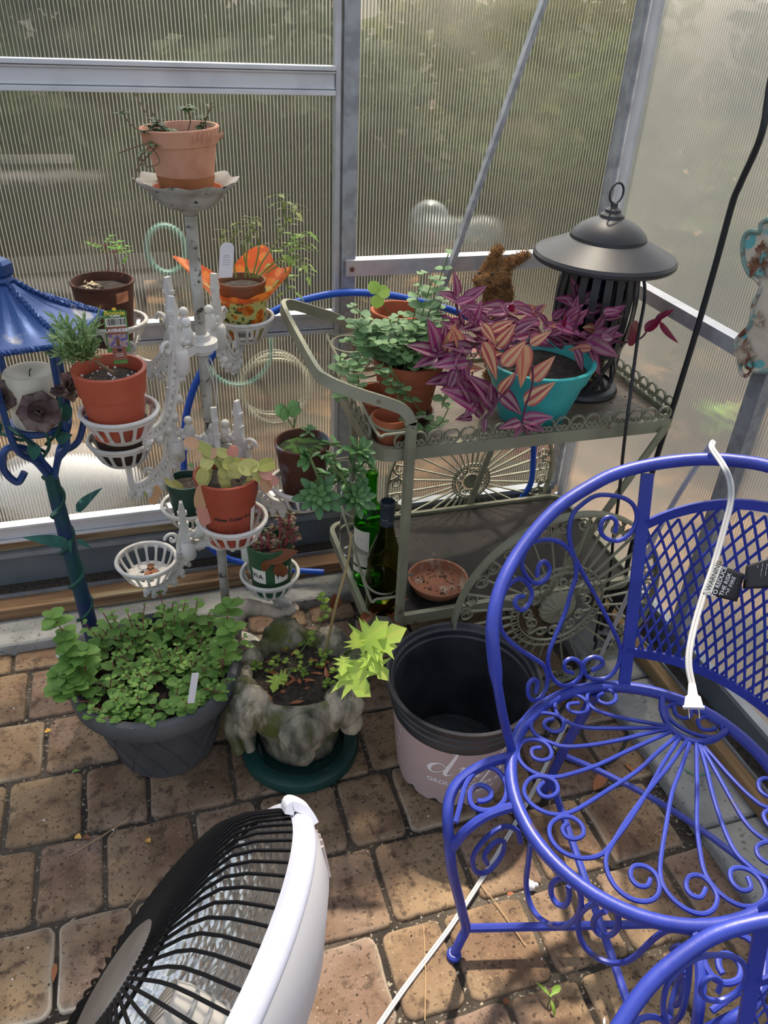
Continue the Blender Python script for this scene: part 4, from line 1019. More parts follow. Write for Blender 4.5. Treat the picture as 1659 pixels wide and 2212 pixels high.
# ------------------------------------------------------------------ blue lantern on a vine-wrapped post, with its candle
M_lblue = mat('lantern_blue', srgb(52, 84, 142), 0.36, 0.35, srgb(44, 70, 124), 12, (0.35, 0.65), 0.25, 30, srgb(140, 140, 150), 14, (0.66, 0.72))
M_post = mat('post_blue_green', srgb(36, 56, 100), 0.5, 0.3, srgb(28, 78, 74), 6, (0.45, 0.6), 0.3, 60)
M_verd = mat('verdigris', srgb(42, 98, 84), 0.6, 0.3, srgb(28, 64, 58), 22, c3=srgb(110, 150, 130), s3=30, mix3=(.62, .7))
M_petal = mat('antique_petal', srgb(96, 72, 74), 0.55, 0.3, srgb(132, 116, 104), 40)
def lantern():
    Y = 1.42
    ax = lambda v: at_y({0: 0}.get(0, 0), v, Y)
    cx = at_y(85, 905, Y).x; cz = at_y(85, 905, Y).z        # axis of the candle
    c = V((cx, Y, 0))
    t = thing('candle_lantern', c, 'blue metal candle lantern on a vine-wrapped post at the left edge', 'lantern')
    zc = cz-.004
    # post
    P = smooth([c+V((.012, 0, 0)), c+V((.010, 0, .15)), c+V((.004, 0, .35)), c+V((-.001, 0, .52)), c+V((-.002, 0, zc-.11))], 6)
    n = len(P); MB().tube(P, [.019-.006*i/(n-1) for i in range(n)], 14).build('post', M_post, t)
    hx = []
    for i in range(120):
        f = i/119; z = f*(zc-.12); a = f*2*PI*6.5; r_ = .0215-.007*f; hx.append(c+V((.011-.013*min(1, z/.52)+r_*math.cos(a), r_*math.sin(a), z)))
    MB().tube(hx, .0042, 7).build('vine', M_verd, t)
    # four forked branches holding a wire cradle
    for k in range(4):
        a = math.radians(45+90*k); o = V((math.cos(a), math.sin(a), 0))
        MB().tube(smooth([c+V((0, 0, zc-.135)), c+o*.028+V((0, 0, zc-.075)), c+o*.062+V((0, 0, zc-.03)), c+o*.068+V((0, 0, zc+.06)), c+o*.072+V((0, 0, zc+.155))], 5), .0062, 9).build('branch', M_lblue, t)
    o = V((math.cos(math.radians(-60)), math.sin(math.radians(-60)), 0)); o2 = V((-1, -.2, 0))
    MB().tube(smooth([c+V((0, 0, zc-.11)), c+o2*.030+V((0, 0, zc-.055)), c+o2*.066+V((0, 0, zc-.045)), c+o2*.078+V((0, 0, zc-.085)), c+o2*.062+V((0, 0, zc-.118)), c+o2*.045+V((0, 0, zc-.10))], 6), .007, 9).build('curl', M_lblue, t)
    q = at_y(205, 905, Y)
    MB().tube(smooth([c+V((0.02, 0, zc-.07)), c+V((.06, -.01, zc-.045)), q+V((-.01, 0, .02)), q+V((.012, 0, .012)), q+V((.010, 0, -.010)), q+V((-.012, 0, -.012)), q+V((-.016, 0, .004))], 6), .0062, 9).build('curl', M_lblue, t)
    MB().lathe([(.052, zc-.010), (.056, zc-.006), (.056, zc-.001), (.001, zc-.001)], c, 32, capb=True).build('candle_plate', M_lblue, t)
    # roof: hexagonal, hammered panels, roped ridges
    za = at_y(18, 604, Y).z; ze = at_y(100, 738, Y).z+.036; R = .156
    ca = c+V((-.012, 0, 0))
    cor = [ca+V((R*math.cos(math.radians(12+60*k)), R*math.sin(math.radians(12+60*k)), ze)) for k in range(6)]
    top = [ca+V((.016*math.cos(math.radians(12+60*k)), .016*math.sin(math.radians(12+60*k)), za)) for k in range(6)]
    mb = MB(); N = 14
    for k in range(6):
        l = (k+1) % 6; vs = []; e1 = (cor[l]-cor[k]); nn = e1.cross(top[k]-cor[k]).normalized()
        for i in range(N+1):
            a_ = cor[k].lerp(top[k], i/N); b_ = cor[l].lerp(top[l], i/N)
            for j in range(N+1):
                p = a_.lerp(b_, j/N); sag = -.012*math.sin(PI*i/N)
                vs.append(p+nn*(sag+.0016*math.sin(j/N*PI*7)*math.sin(PI*i/N)))
        fs = [(i*(N+1)+j, i*(N+1)+j+1, (i+1)*(N+1)+j+1, (i+1)*(N+1)+j) for i in range(N) for j in range(N)]
        mb.add(vs, fs)
    ob = mb.build('roof', M_lblue, t, sharp=30); so = ob.modifiers.new('thickness', 'SOLIDIFY'); so.thickness = .0015
    mb = MB()
    def rope(p, q, sag=0):
        for s in (0, PI):
            pts = []
            for i in range(41):
                f = i/40; d = (q-p).normalized(); n1 = d.orthogonal().normalized(); n2 = d.cross(n1); a_ = f*2*PI*11+s
                pts.append(p.lerp(q, f)+(n1*math.cos(a_)+n2*math.sin(a_))*.0028-V((0, 0, sag*math.sin(PI*f))))
            mb.tube(pts, .0030, 6)
    for k in range(6):
        rope(cor[k], top[k], .011); rope(cor[k], cor[(k+1) % 6])
    mb.build('rope_trim', M_lblue, t)
    MB().lathe([(.018, za-.006), (.022, za), (.019, za+.006), (.024, za+.012), (.024, za+.028), (.018, za+.034), (.001, za+.036)], ca, 6).build('cap', M_lblue, t, sharp=20)
    for k in range(6):
        a = math.radians(12+60*k); o = V((math.cos(a), math.sin(a), 0))
        if k in (1, 3, 5): MB().tube([c+o*.071+V((0, 0, zc+.15)), c+o*.10+V((0, 0, ze+.004))], .005, 8).build('roof_rod', M_lblue, t)
    # flowers, buds and leaves of the vine
    def flower(p, r_, nrm):
        nrm = V(nrm).normalized(); e1 = nrm.orthogonal().normalized(); e2 = nrm.cross(e1); mb = MB()
        for ring, (m_, q, cu) in enumerate(((7, 1.0, .1), (6, .72, -.5), (4, .45, -1.1))):
            for k in range(m_):
                a = 2*PI*(k+.5*ring)/m_; d = e1*math.cos(a)+e2*math.sin(a)+nrm*(.1+.3*ring)
                leaf(mb, p, d, nrm, r_*q, r_*q*.95, 'round', cu, -.2, 5, rnd=.5, thick=.0)
        o_ = mb.build('flower', M_petal, t, sharp=0); so_ = o_.modifiers.new('thickness', 'SOLIDIFY'); so_.thickness = .001
    flower(at_y(85, 890, Y-.085), .038, (.1, -.9, .5)); flower(at_y(150, 835, Y+.03), .030, (.8, -.4, .3)); flower(at_y(2, 855, Y-.03), .030, (-.3, -.8, .3)); flower(at_y(128, 845, Y-.08), .016, (.2, -.2, 1))
    vb = MB()
    for (u0, v0, u1, v1, dy) in ((95, 985, 85, 900, -.08), (100, 960, 128, 850, -.08), (95, 975, 10, 915, -.05), (60, 940, 0, 935, -.03)):
        a_, b_ = at_y(u0, v0, Y-.03), at_y(u1, v1, Y+dy); vb.tube(smooth([a_, a_.lerp(b_, .5)+V((.012, -.012, -.008)), b_], 5), .0032, 7)
    for (u, v, u2, v2) in ((75, 955, 72, 985), (120, 948, 133, 945), (5, 930, -12, 925), (140, 870, 142, 895)):
        p, q = at_y(u, v, Y-.05), at_y(u2, v2, Y-.06); leaf(vb, p, q-p, (0, -.9, .4), .036, .026, 'ovate', .3, .2, 6, thick=.002)
    for (u, v, u2, v2, L) in ((165, 1105, 210, 1053, .075), (150, 1175, 78, 1160, .085), (165, 1165, 190, 1180, .035), (152, 1165, 150, 1195, .035)):
        p, q = at_y(u, v, Y-.02), at_y(u2, v2, Y-.03); leaf(vb, p, q-p, (-.3, -.6, .7), L, L*.32, 'point', .7 if L > .08 else .2, .3, 8, thick=.003)
    vb.build('vine_leaves', M_verd, t)
    # candle
    mw = mat('candle_wax', srgb(232, 226, 206), .45, 0, srgb(222, 214, 192), 8, sub=.3)
    k = thing('candle', c+V((0, 0, zc)), 'thick ivory pillar candle standing inside the blue lantern', 'candle')
    h = at_y(71, 800, Y).z-zc
    MB().lathe([(.0435, 0.0), (.0455, .003), (.0455, h-.006), (.043, h), (.036, h), (.026, h-.004), (.008, h-.010), (.001, h-.011)], c+V((0, 0, zc)), 48, capb=True).build('wax', mw, k)
    MB().tube(smooth([c+V((0, 0, zc+h-.012)), c+V((.001, 0, zc+h-.002)), c+V((.005, -.002, zc+h+.004))], 4), .0011, 6).build('wick', M_black_ink, k)
lantern()

# ------------------------------------------------------------------ white cast iron tiered plant stand
M_wiron = mat('white_cast_iron', srgb(214, 211, 206), 0.6, 0, srgb(194, 190, 182), 14, (0.4, 0.65), 0.2, 50, srgb(150, 146, 120), 20, (0.62, 0.75))
M_wdirty = mat('stained_white_iron', srgb(188, 186, 178), 0.75, 0, srgb(150, 146, 134), 18, (0.4, 0.6), 0.5, 50, srgb(64, 62, 54), 60, (0.60, 0.68))
SX, SY = 0.092, 1.47
def S(z): return V((SX, SY, z))
BK = {'back_left': at_d(247, 692, 1.618), 'front_left': at_d(258, 886, 1.34), 'west': at_d(262, 946, 1.56), 'back_right': at_d(525, 683, 1.68),
      'east': at_d(655, 1040, 1.545), 'low_back': at_d(410, 1088, 1.84), 'south': at_d(503, 1118, 1.50), 'low_west': at_d(316, 1208, 1.72), 'low_east': at_d(583, 1236, 1.76)}
HUBZ = {'back_left': .825, 'front_left': .825, 'back_right': .825, 'west': .61, 'east': .61, 'south': .61, 'low_back': .36, 'low_west': .36, 'low_east': .36}
BR, BH = 0.064, 0.048
def basket(c, parent):
    mb = MB(); n = 16
    prof = lambda f: (0.036+(BR-.036)*(f**.62), -BH+BH*f)
    mb.tube([c+V((BR*math.cos(a), BR*math.sin(a), 0)) for a in [2*PI*i/48 for i in range(48)]], .0042, 8, True)
    mb.lathe([(prof(0)[0]+.003, -BH-.002), (prof(.16)[0]+.003, -BH*.84), (prof(.16)[0]-.001, -BH*.84), (prof(0)[0]-.002, -BH+.002), (.026, -BH+.003), (.026, -BH-.002)], c, 48)
    mb.lathe([(prof(.80)[0]-.001, -BH*.2), (prof(.80)[0]+.003, -BH*.2), (BR+.002, -.001), (BR-.003, -.001)], c, 48)
    for k in range(n):
        a = 2*PI*k/n; o = V((math.cos(a), math.sin(a), 0)); s = V((-o.y, o.x, 0)); vs = []
        fl = [0, .15, .3, .5, .7, .85, .95]; wd = [.0085, .0065, .0045, .0042, .0050, .0075, .0105]
        for f, w in zip(fl, wd):
            r_, z = prof(f)
            for (e, q) in ((-1, .002), (1, .002), (1, -.002), (-1, -.002)): vs.append(c+o*(r_+q)+s*(w*e*.5*1.2)+V((0, 0, z)))
        fs = []
        for i in range(len(fl)-1):
            for j in range(4): fs.append((i*4+j, i*4+(j+1) % 4, i*4+4+(j+1) % 4, i*4+4+j))
        mb.add(vs, fs)
    for k in range(7):
        a = 2*PI*k/7; o = V((math.cos(a), math.sin(a), 0))
        mb.tube([c+o*.028+V((0, 0, -BH)), c+o*.012+V((0, 0, -BH))], 0, flat=(.010, .004), up=V((-o.y, o.x, 0)))
    mb.lathe([(.016, -BH-.003), (.016, -BH+.003), (.001, -BH+.003)], c, 20, capb=True)
    return mb.build('basket', M_wiron, parent, sharp=50)
def arm(hz, bc, parent):
    o = V((bc.x-SX, bc.y-SY, 0)); Lr = o.length; o.normalize(); s = V((-o.y, o.x, 0)); H = S(hz)
    P = lambda r, z: H+o*r+V((0, 0, z))
    zb = bc.z-hz-BH
    mb = MB()
    # lug and barrel socket
    mb.tube([P(.012, .0), P(.085, 0)], 0, flat=(.014, .016), up=s)
    mb.lathe([(.014, -.034), (.017, -.030), (.017, .010), (.014, .014)], P(.072, 0), 16, capb=True, capt=True)
    # swept crescent
    lo = min(zb-.030, -.085)
    cv = smooth([P(.076, .075), P(.078, .02), P(.086, -.035), P(.108, lo*.80), P(.145, lo-.006), P(max(.17, Lr-.050), lo+.002), P(Lr-.006, zb-.004)], 7)
    n = len(cv)
    mb.tube(cv, 0, flat=(.009, .010), up=s)
    cv2 = [p+(H+o*(Lr*.72)+V((0, 0, .02))-p).normalized()*.022*math.sin(PI*min(1, i/(n-1)*1.05)) for i, p in enumerate(cv)]
    mb.tube(cv2, 0, flat=(.008, .007), up=s)
    for i in range(2, n-2, 2):
        m_ = cv[i].lerp(cv2[i], .5); mb.ball(m_, (.0048, .0048, .0048), 8, 6)
        mb.tube([cv[i], cv2[i]], .0022, 5)
    for i in range(6, n-8, 4):
        d = (cv[i]-cv2[i]).normalized(); mb.ball(cv[i]+d*.012, .0092, 10, 7); mb.ball(cv[i]+d*.022, .0060, 8, 6)
        mb.tube([cv[i], cv[i]+d*.02], .005, 6)
    # scrolls at the neck and under the bowl
    for (r, z, R_, sg) in ((.104, .025, .016, 1), (.100, -.045, .013, -1), (Lr-.045, lo+.030, .012, 1)):
        sp = [P(r+R_*(1-.06*k)*math.cos(sg*k*.45)*(1 if k < 20 else .4), z+R_*(1-.05*k)*math.sin(sg*k*.45)) for k in range(16)]
        mb.tube(sp, .0040, 6)
    # finial: tapered crockets
    for (z0, z1, w0, w1) in ((.035, .056, .022, .016), (.056, .062, .022, .022), (.062, .084, .014, .012), (.084, .091, .020, .020), (.091, .116, .015, .006)):
        vs = []
        for z, w in ((z0, w0), (z1, w1)):
            for (e, q) in ((-1, -1), (1, -1), (1, 1), (-1, 1)): vs.append(P(.076, z)+o*(w*.5*e)+s*(.006*q if z < .14 else .004*q))
        mb.add(vs, [(0, 3, 2, 1), (4, 5, 6, 7), (0, 1, 5, 4), (1, 2, 6, 5), (2, 3, 7, 6), (3, 0, 4, 7)])
    mb.tube([P(.076, .05), P(.076, .005)], 0, flat=(.010, .020), up=s)
    # little seated figure between hub and finial
    q = P(.042, .012)
    mb.ball(q+V((0, 0, .018)), (.012, .010, .020), 10, 8); mb.ball(q+V((0, 0, .044)), .009, 10, 8); mb.ball(q+o*.010+V((0, 0, .010)), (.012, .008, .007), 8, 6)
    mb.tube([q+V((0, 0, .028)), q+o*.014+V((0, 0, .018)), q+o*.022+V((0, 0, .03))], .004, 6)
    mb.tube([P(.02, .010), P(.075, .035)], 0, flat=(.008, .010), up=s)
    return mb.build('arm', M_wiron, parent, sharp=50)
def plant_stand():
    t = thing('plant_stand', S(0), 'white cast iron tiered plant stand with openwork baskets on ornate arms', 'plant stand')
    dz = at_y(387, 398, SY).z
    MB().tube([S(0), S(.36), S(dz-.045)], .0105, 14).build('pole', M_wdirty, t)
    MB().lathe([(.085, 0), (.085, .008), (.04, .016), (.016, .03), (.012, .05)], S(0), 32, capb=True).build('foot', M_wdirty, t)
    for z in (.825, .61, .36):
        h = MB().lathe([(.012, -.022), (.020, -.016), (.020, -.008), (.030, -.006), (.030, .008), (.018, .010), (.016, .020), (.012, .022)], S(z), 24, capb=True, capt=True)
        h.build('hub', M_wiron, t)
    # scalloped dish on top
    def wob(r, z, a):
        f = max(0, (r-.055)/.03); return (r+.0035*f*math.cos(10*a), z+.0024*f*math.cos(10*a))
    pr = [(.011, -.052), (.016, -.046), (.018, -.040), (.040, -.036), (.056, -.026), (.060, -.019), (.063, -.017), (.066, -.009), (.078, -.002), (.086, .006), (.0865, .009), (.080, .006), (.066, -.004), (.056, -.017), (.035, -.024), (.001, -.026)]
    MB().lathe(pr, S(dz), 100, wob=wob, capb=True).build('top_dish', M_wdirty, t, sharp=60)
    for k, c in BK.items():
        arm(HUBZ[k], c, t); basket(c, t)
    # loop of thin white wire tied round the pole
    MB().tube(smooth([S(.80)+V((.012, -.008, 0)), S(.76)+V((.02, -.012, 0)), S(.70)+V((.016, -.014, 0)), S(.755)+V((.013, -.014, 0)), S(.80)+V((0, -.013, 0))], 6), .0012, 5).build('tie_wire', M_wiron, t)
    return dz
DZ = plant_stand()

# ------------------------------------------------------------------ pots
BODY = {}
def pot(name, c, h, rb, rt, m, label, rim=0.3, lip=.0035, soil=.86, tilt=None, msoil=None, cat='plant pot', group=None, wall=.004, n=48, flat_rim=True, t=None):
    c = V(c)
    if t is None: t = thing(name, c, label, cat, group)
    M = Matrix.Rotation(tilt[0], 3, 'X') @ Matrix.Rotation(tilt[1], 3, 'Y') if tilt else Matrix.Identity(3)
    rad = lambda f: rb+(rt-rb)*f
    pr = [(rb, 0), (rad(1-rim), h*(1-rim))]
    if lip: pr += [(rad(1-rim)+lip*.8, h*(1-rim)+.001), (rt+lip-.0006, h-.0015), (rt+lip-.002, h), (rt-wall+.001, h), (rt-wall, h-.002)]
    else: pr += [(rt, h-.001), (rt-.001, h), (rt-wall*.7, h), (rt-wall, h-.002)]
    pr += [(rad(soil)-wall, h*(soil-.06))]
    BODY[t.name] = MB().lathe(pr, c, n, M=M, capb=True).build('pot_body', m, t, sharp=30)
    def wob(r, z, a): return (r, z+.0035*noise.noise(V((r*60*math.cos(a), r*60*math.sin(a), c.x*30))))
    MB().lathe([(rad(soil)-wall+.001, h*soil-.004), (rad(soil)*.72, h*soil), (rad(soil)*.45, h*soil+.001), (rad(soil)*.2, h*soil), (.001, h*soil+.002)], c, 24, M=M, wob=wob).build('soil', msoil or M_soil, t, sharp=0)
    t['_sz'] = c.z+h*soil
    return t
def crumbs(t, c, r, n, cols=None):
    mb = MB()
    for k in range(n):
        a = U(0, 2*PI); q = r*math.sqrt(random.random()); mb.ball(V(c)+V((q*math.cos(a), q*math.sin(a), .002)), U(.0012, .0026), 5, 4)
    mb.build('perlite', M_white_ink, t)

M_rust = mat('rusty_metal', srgb(96, 60, 44), 0.8, 0.2, srgb(60, 36, 28), 14, (0.35, 0.65), 0.35, 60, srgb(140, 92, 66), 22, (0.60, 0.72))
M_rustgrey = mat('rust_and_zinc', srgb(84, 50, 36), 0.75, 0.3, srgb(120, 124, 132), 10, (0.47, 0.56), 0.4, 50)
M_orange_pl = mat('terracotta_plastic', srgb(178, 84, 58), 0.5, 0, srgb(160, 72, 50), 10, (0.4, 0.65), c3=srgb(110, 70, 52), s3=7, mix3=(.60, .75))
M_hines = mat('brick_plastic', srgb(158, 70, 48), 0.5, 0, srgb(146, 62, 42), 10)
M_green_pot = mat('green_plastic', srgb(26, 62, 52), 0.5)
M_green_pot2 = mat('bottle_green_plastic', srgb(46, 84, 56), 0.5)
M_label = mat('paper_label', srgb(222, 218, 206), 0.7)
def decal(t, c, rb, rt, h, a0, da, z0, z1, m, name, d=.0007, n=12):
    """a label wrapped round a pot"""
    vs = []
    for i in range(n+1):
        a = a0+da*(i/n-.5)
        for z in (z0, z1):
            r = rb+(rt-rb)*z/h+d; vs.append(V(c)+V((r*math.cos(a), r*math.sin(a), z)))
    return MB().add(vs, [(2*i, 2*i+2, 2*i+3, 2*i+1) for i in range(n)]).build(name, m, BODY.get(t.name, t))
def wraptext(t, c, rb, rt, h, s, size, a0, z, m, name='lettering', d=.0012, thick=0.0003, sp=1.0):
    vs, fs = text_mesh(s, size, 0, thick, spacing=sp); out = []
    for p in vs:
        zz = z+p.y; r = rb+(rt-rb)*zz/h+d; a = a0+p.x/r; out.append(V(c)+V((r*math.cos(a), r*math.sin(a), zz)))
    return MB().add(out, fs).build(name, m, BODY.get(t.name, t), smooth=False)
def facing(c): return math.atan2(-c.y, -c.x)                     # the pot side that looks back towards the open front

# 1 terracotta pot in the top dish, on its own saucer
def top_pot():
    c = S(DZ-.018)
    sz = MB().lathe([(.052, 0), (.060, .014), (.057, .014), (.050, .004), (.001, .004)], c, 40, capb=True).build('saucer', M_terra, origin=c)
    tag(sz, 'terracotta saucer lying in the scalloped top dish of the plant stand', 'saucer')
    M_pale = mat('salted_terracotta', srgb(208, 154, 124), .85, 0, srgb(182, 120, 92), 14, (.4, .65), .15, 60, srgb(212, 176, 150), 8, (.58, .72))
    c = c+V((0, .0, .005)); h = .104
    t = pot('terracotta_pot', c, h, .043, .063, M_pale, 'pale terracotta pot with straggly thyme-like stems in the top dish of the stand', rim=.26, tilt=(0, -.05))
    decal(t, c+V((-.0015, 0, 0)), .0437, .063, h, facing(c), 2.8, .003, .030, mat('damp_terracotta', srgb(146, 88, 44), .7, 0, srgb(164, 104, 66), 20), 'damp_band', .0004)
    for k in range(9):
        a = facing(c)+.25+.13*k; p = c+V((math.cos(a)*.0648, math.sin(a)*.0648, .092+.004*(k % 2)))
        if k == 0: rl = MB()
        rl.tube(smooth([p+V((0, 0, -.006)), p+V((math.cos(a)*.0015, math.sin(a)*.0015, .0)), p+V((.004, 0, .006))], 3), .0012, 5)
    rl.build('raised_lettering', M_pale, t)
    ms, ml = MB(), MB(); top = c.z+h*.86
    def sprig(pts, leaves, L=.014, tipn=3):
        P = smooth(pts, 5); ms.tube(P, .0011, 5)
        for f in leaves:
            p = P[min(len(P)-1, int(f*(len(P)-1)))]; a = U(0, PI)
            for s in (0, PI/2, PI, 1.5*PI)[:4 if tipn > 2 else 2]:
                leaf(ml, p+rdir()*.003, V((math.cos(a+s), math.sin(a+s), U(-.1, .7))), (0, 0, 1), L*U(.8, 1.2), L*.75, 'ovate', .3, .15, 4, rnd=U(.1, .9))
    y = SY
    A = lambda u, v, dy=0: at_y(u, v, y+dy)
    sprig([A(350, 300), A(290, 275), A(262, 240)], (.98, .93), .013)
    sprig([A(360, 300), A(320, 250), A(290, 200, .02)], (), .01); sprig([A(370, 300), A(340, 262), A(322, 230)], (), .01)
    sprig([A(400, 300), A(412, 255), A(400, 232)], (.7, .9, 1.0, .8), .017); sprig([A(420, 300), A(440, 270), A(458, 222)], (.98,), .009)
    sprig([A(415, 300), A(430, 280), A(435, 262)], (.6, .8, 1), .015); sprig([A(430, 300), A(445, 275), A(440, 250)], (.6, .9, 1), .013)
    for (u, v) in ((330, 280), (345, 290), (365, 300), (370, 310), (320, 290), (340, 270), (385, 295), (355, 282)):
        sprig([A(u+15, v+10, -.02), A(u, v, -.03), A(u-4, v-6, -.03)], (.5, .8, 1), .015)
    sprig([A(370, 300, -.02), A(320, 320, -.06), A(300, 345, -.068), A(312, 345, -.07)], (.1, .3, .45), .014); sprig([A(340, 315, -.05), A(300, 360, -.065), A(290, 395, -.075)], (), .01)
    sprig([A(330, 305, -.05), A(285, 320, -.05), A(252, 332, -.05)], (), .01); sprig([A(330, 320, -.05), A(345, 350, -.07), A(318, 360, -.08), A(300, 340, -.07)], (), .01)
    ms.build('stems', M_stem_b, t); ml.build('leaves', leafmat('greygreen_leaf', srgb(78, 102, 74), srgb(120, 140, 96), tl=.3), t, sharp=0)
top_pot()

# 2 rusty pot of seedlings, back left basket
def base_of(k): return BK[k]+V((0, 0, -BH+.004))
def rusty_seedlings():
    c = base_of('back_left')+V((-.012, 0, 0)); top = at_y(231, 604, c.y); h = top.z-c.z; r = 68*mpp(top)
    t = pot('rusty_pot', c, h, r*.70, r*.97, M_rust, 'rusty brown pot with two tomato seedlings in the upper left basket', rim=.05, lip=.002, soil=.88)
    decal(t, c, r*.70, r*.97, h, facing(c)-.75, .9, .012, .045, mat('black_pot_print', srgb(28, 28, 32), .6, 0, srgb(150, 150, 150), 55, (.56, .6)), 'printed_patch')
    decal(t, c, r*.70, r*.97, h, facing(c)+.62, .5, h-.034, h-.012, mat('bare_patch', srgb(214, 150, 110), .7, 0, srgb(150, 90, 60), 40), 'flaked_patch')
    mb = MB()
    for k in range(30): leaf(mb, V((c.x-.02+U(-.022, .02), c.y-.01+U(-.025, .03), c.z+h*.88+.004)), V((U(-1, 1), U(-1, 1), .2)), (0, 0, 1), U(.008, .016), .006, 'lance', 0, .1, 2, rnd=U(.5, 1))
    mb.build('leaf_litter', leafmat('litter', srgb(130, 106, 72), srgb(200, 180, 140), tl=0, vein=0), t)
    ms, ml = MB(), MB()
    for (u0, v0, u1, v1, big) in ((232, 590, 226, 530, 1), (248, 590, 246, 545, 1), (262, 600, 266, 570, 0)):
        a, b = at_y(u0, v0, c.y-.01), at_y(u1, v1, c.y-.02); ms.tube(smooth([a, a.lerp(b, .5)+V((.004, 0, 0)), b], 4), .0012, 5)
        for k in range(5 if big else 2):
            an = U(0, 2*PI) if big else (1.2 if k else -2.2); d = V((math.cos(an), math.sin(an)*.6, U(0, .4) if big else .6))
            e = b+d.normalized()*.028
            if big:
                ms.tube([b, e], .0007, 4)
                for f in (.3, .6, 1): 
                    q = b.lerp(e, f)
                    for s in (-1, 1): leaf(ml, q, d.normalized()+V((-d.y, d.x, 0))*s*.9, (0, 0, 1), .014, .0075, 'point', .2, .1, 4, rnd=U(.4, .9))
            else: leaf(ml, b, d, (0, 0, 1), .024, .006, 'lance', .2, .1, 4, rnd=.8)
    ms.build('stems', M_stem_r, t); ml.build('leaves', leafmat('seedling_leaf', srgb(86, 140, 50), srgb(140, 196, 80), tl=.4), t, sharp=0)
rusty_seedlings()

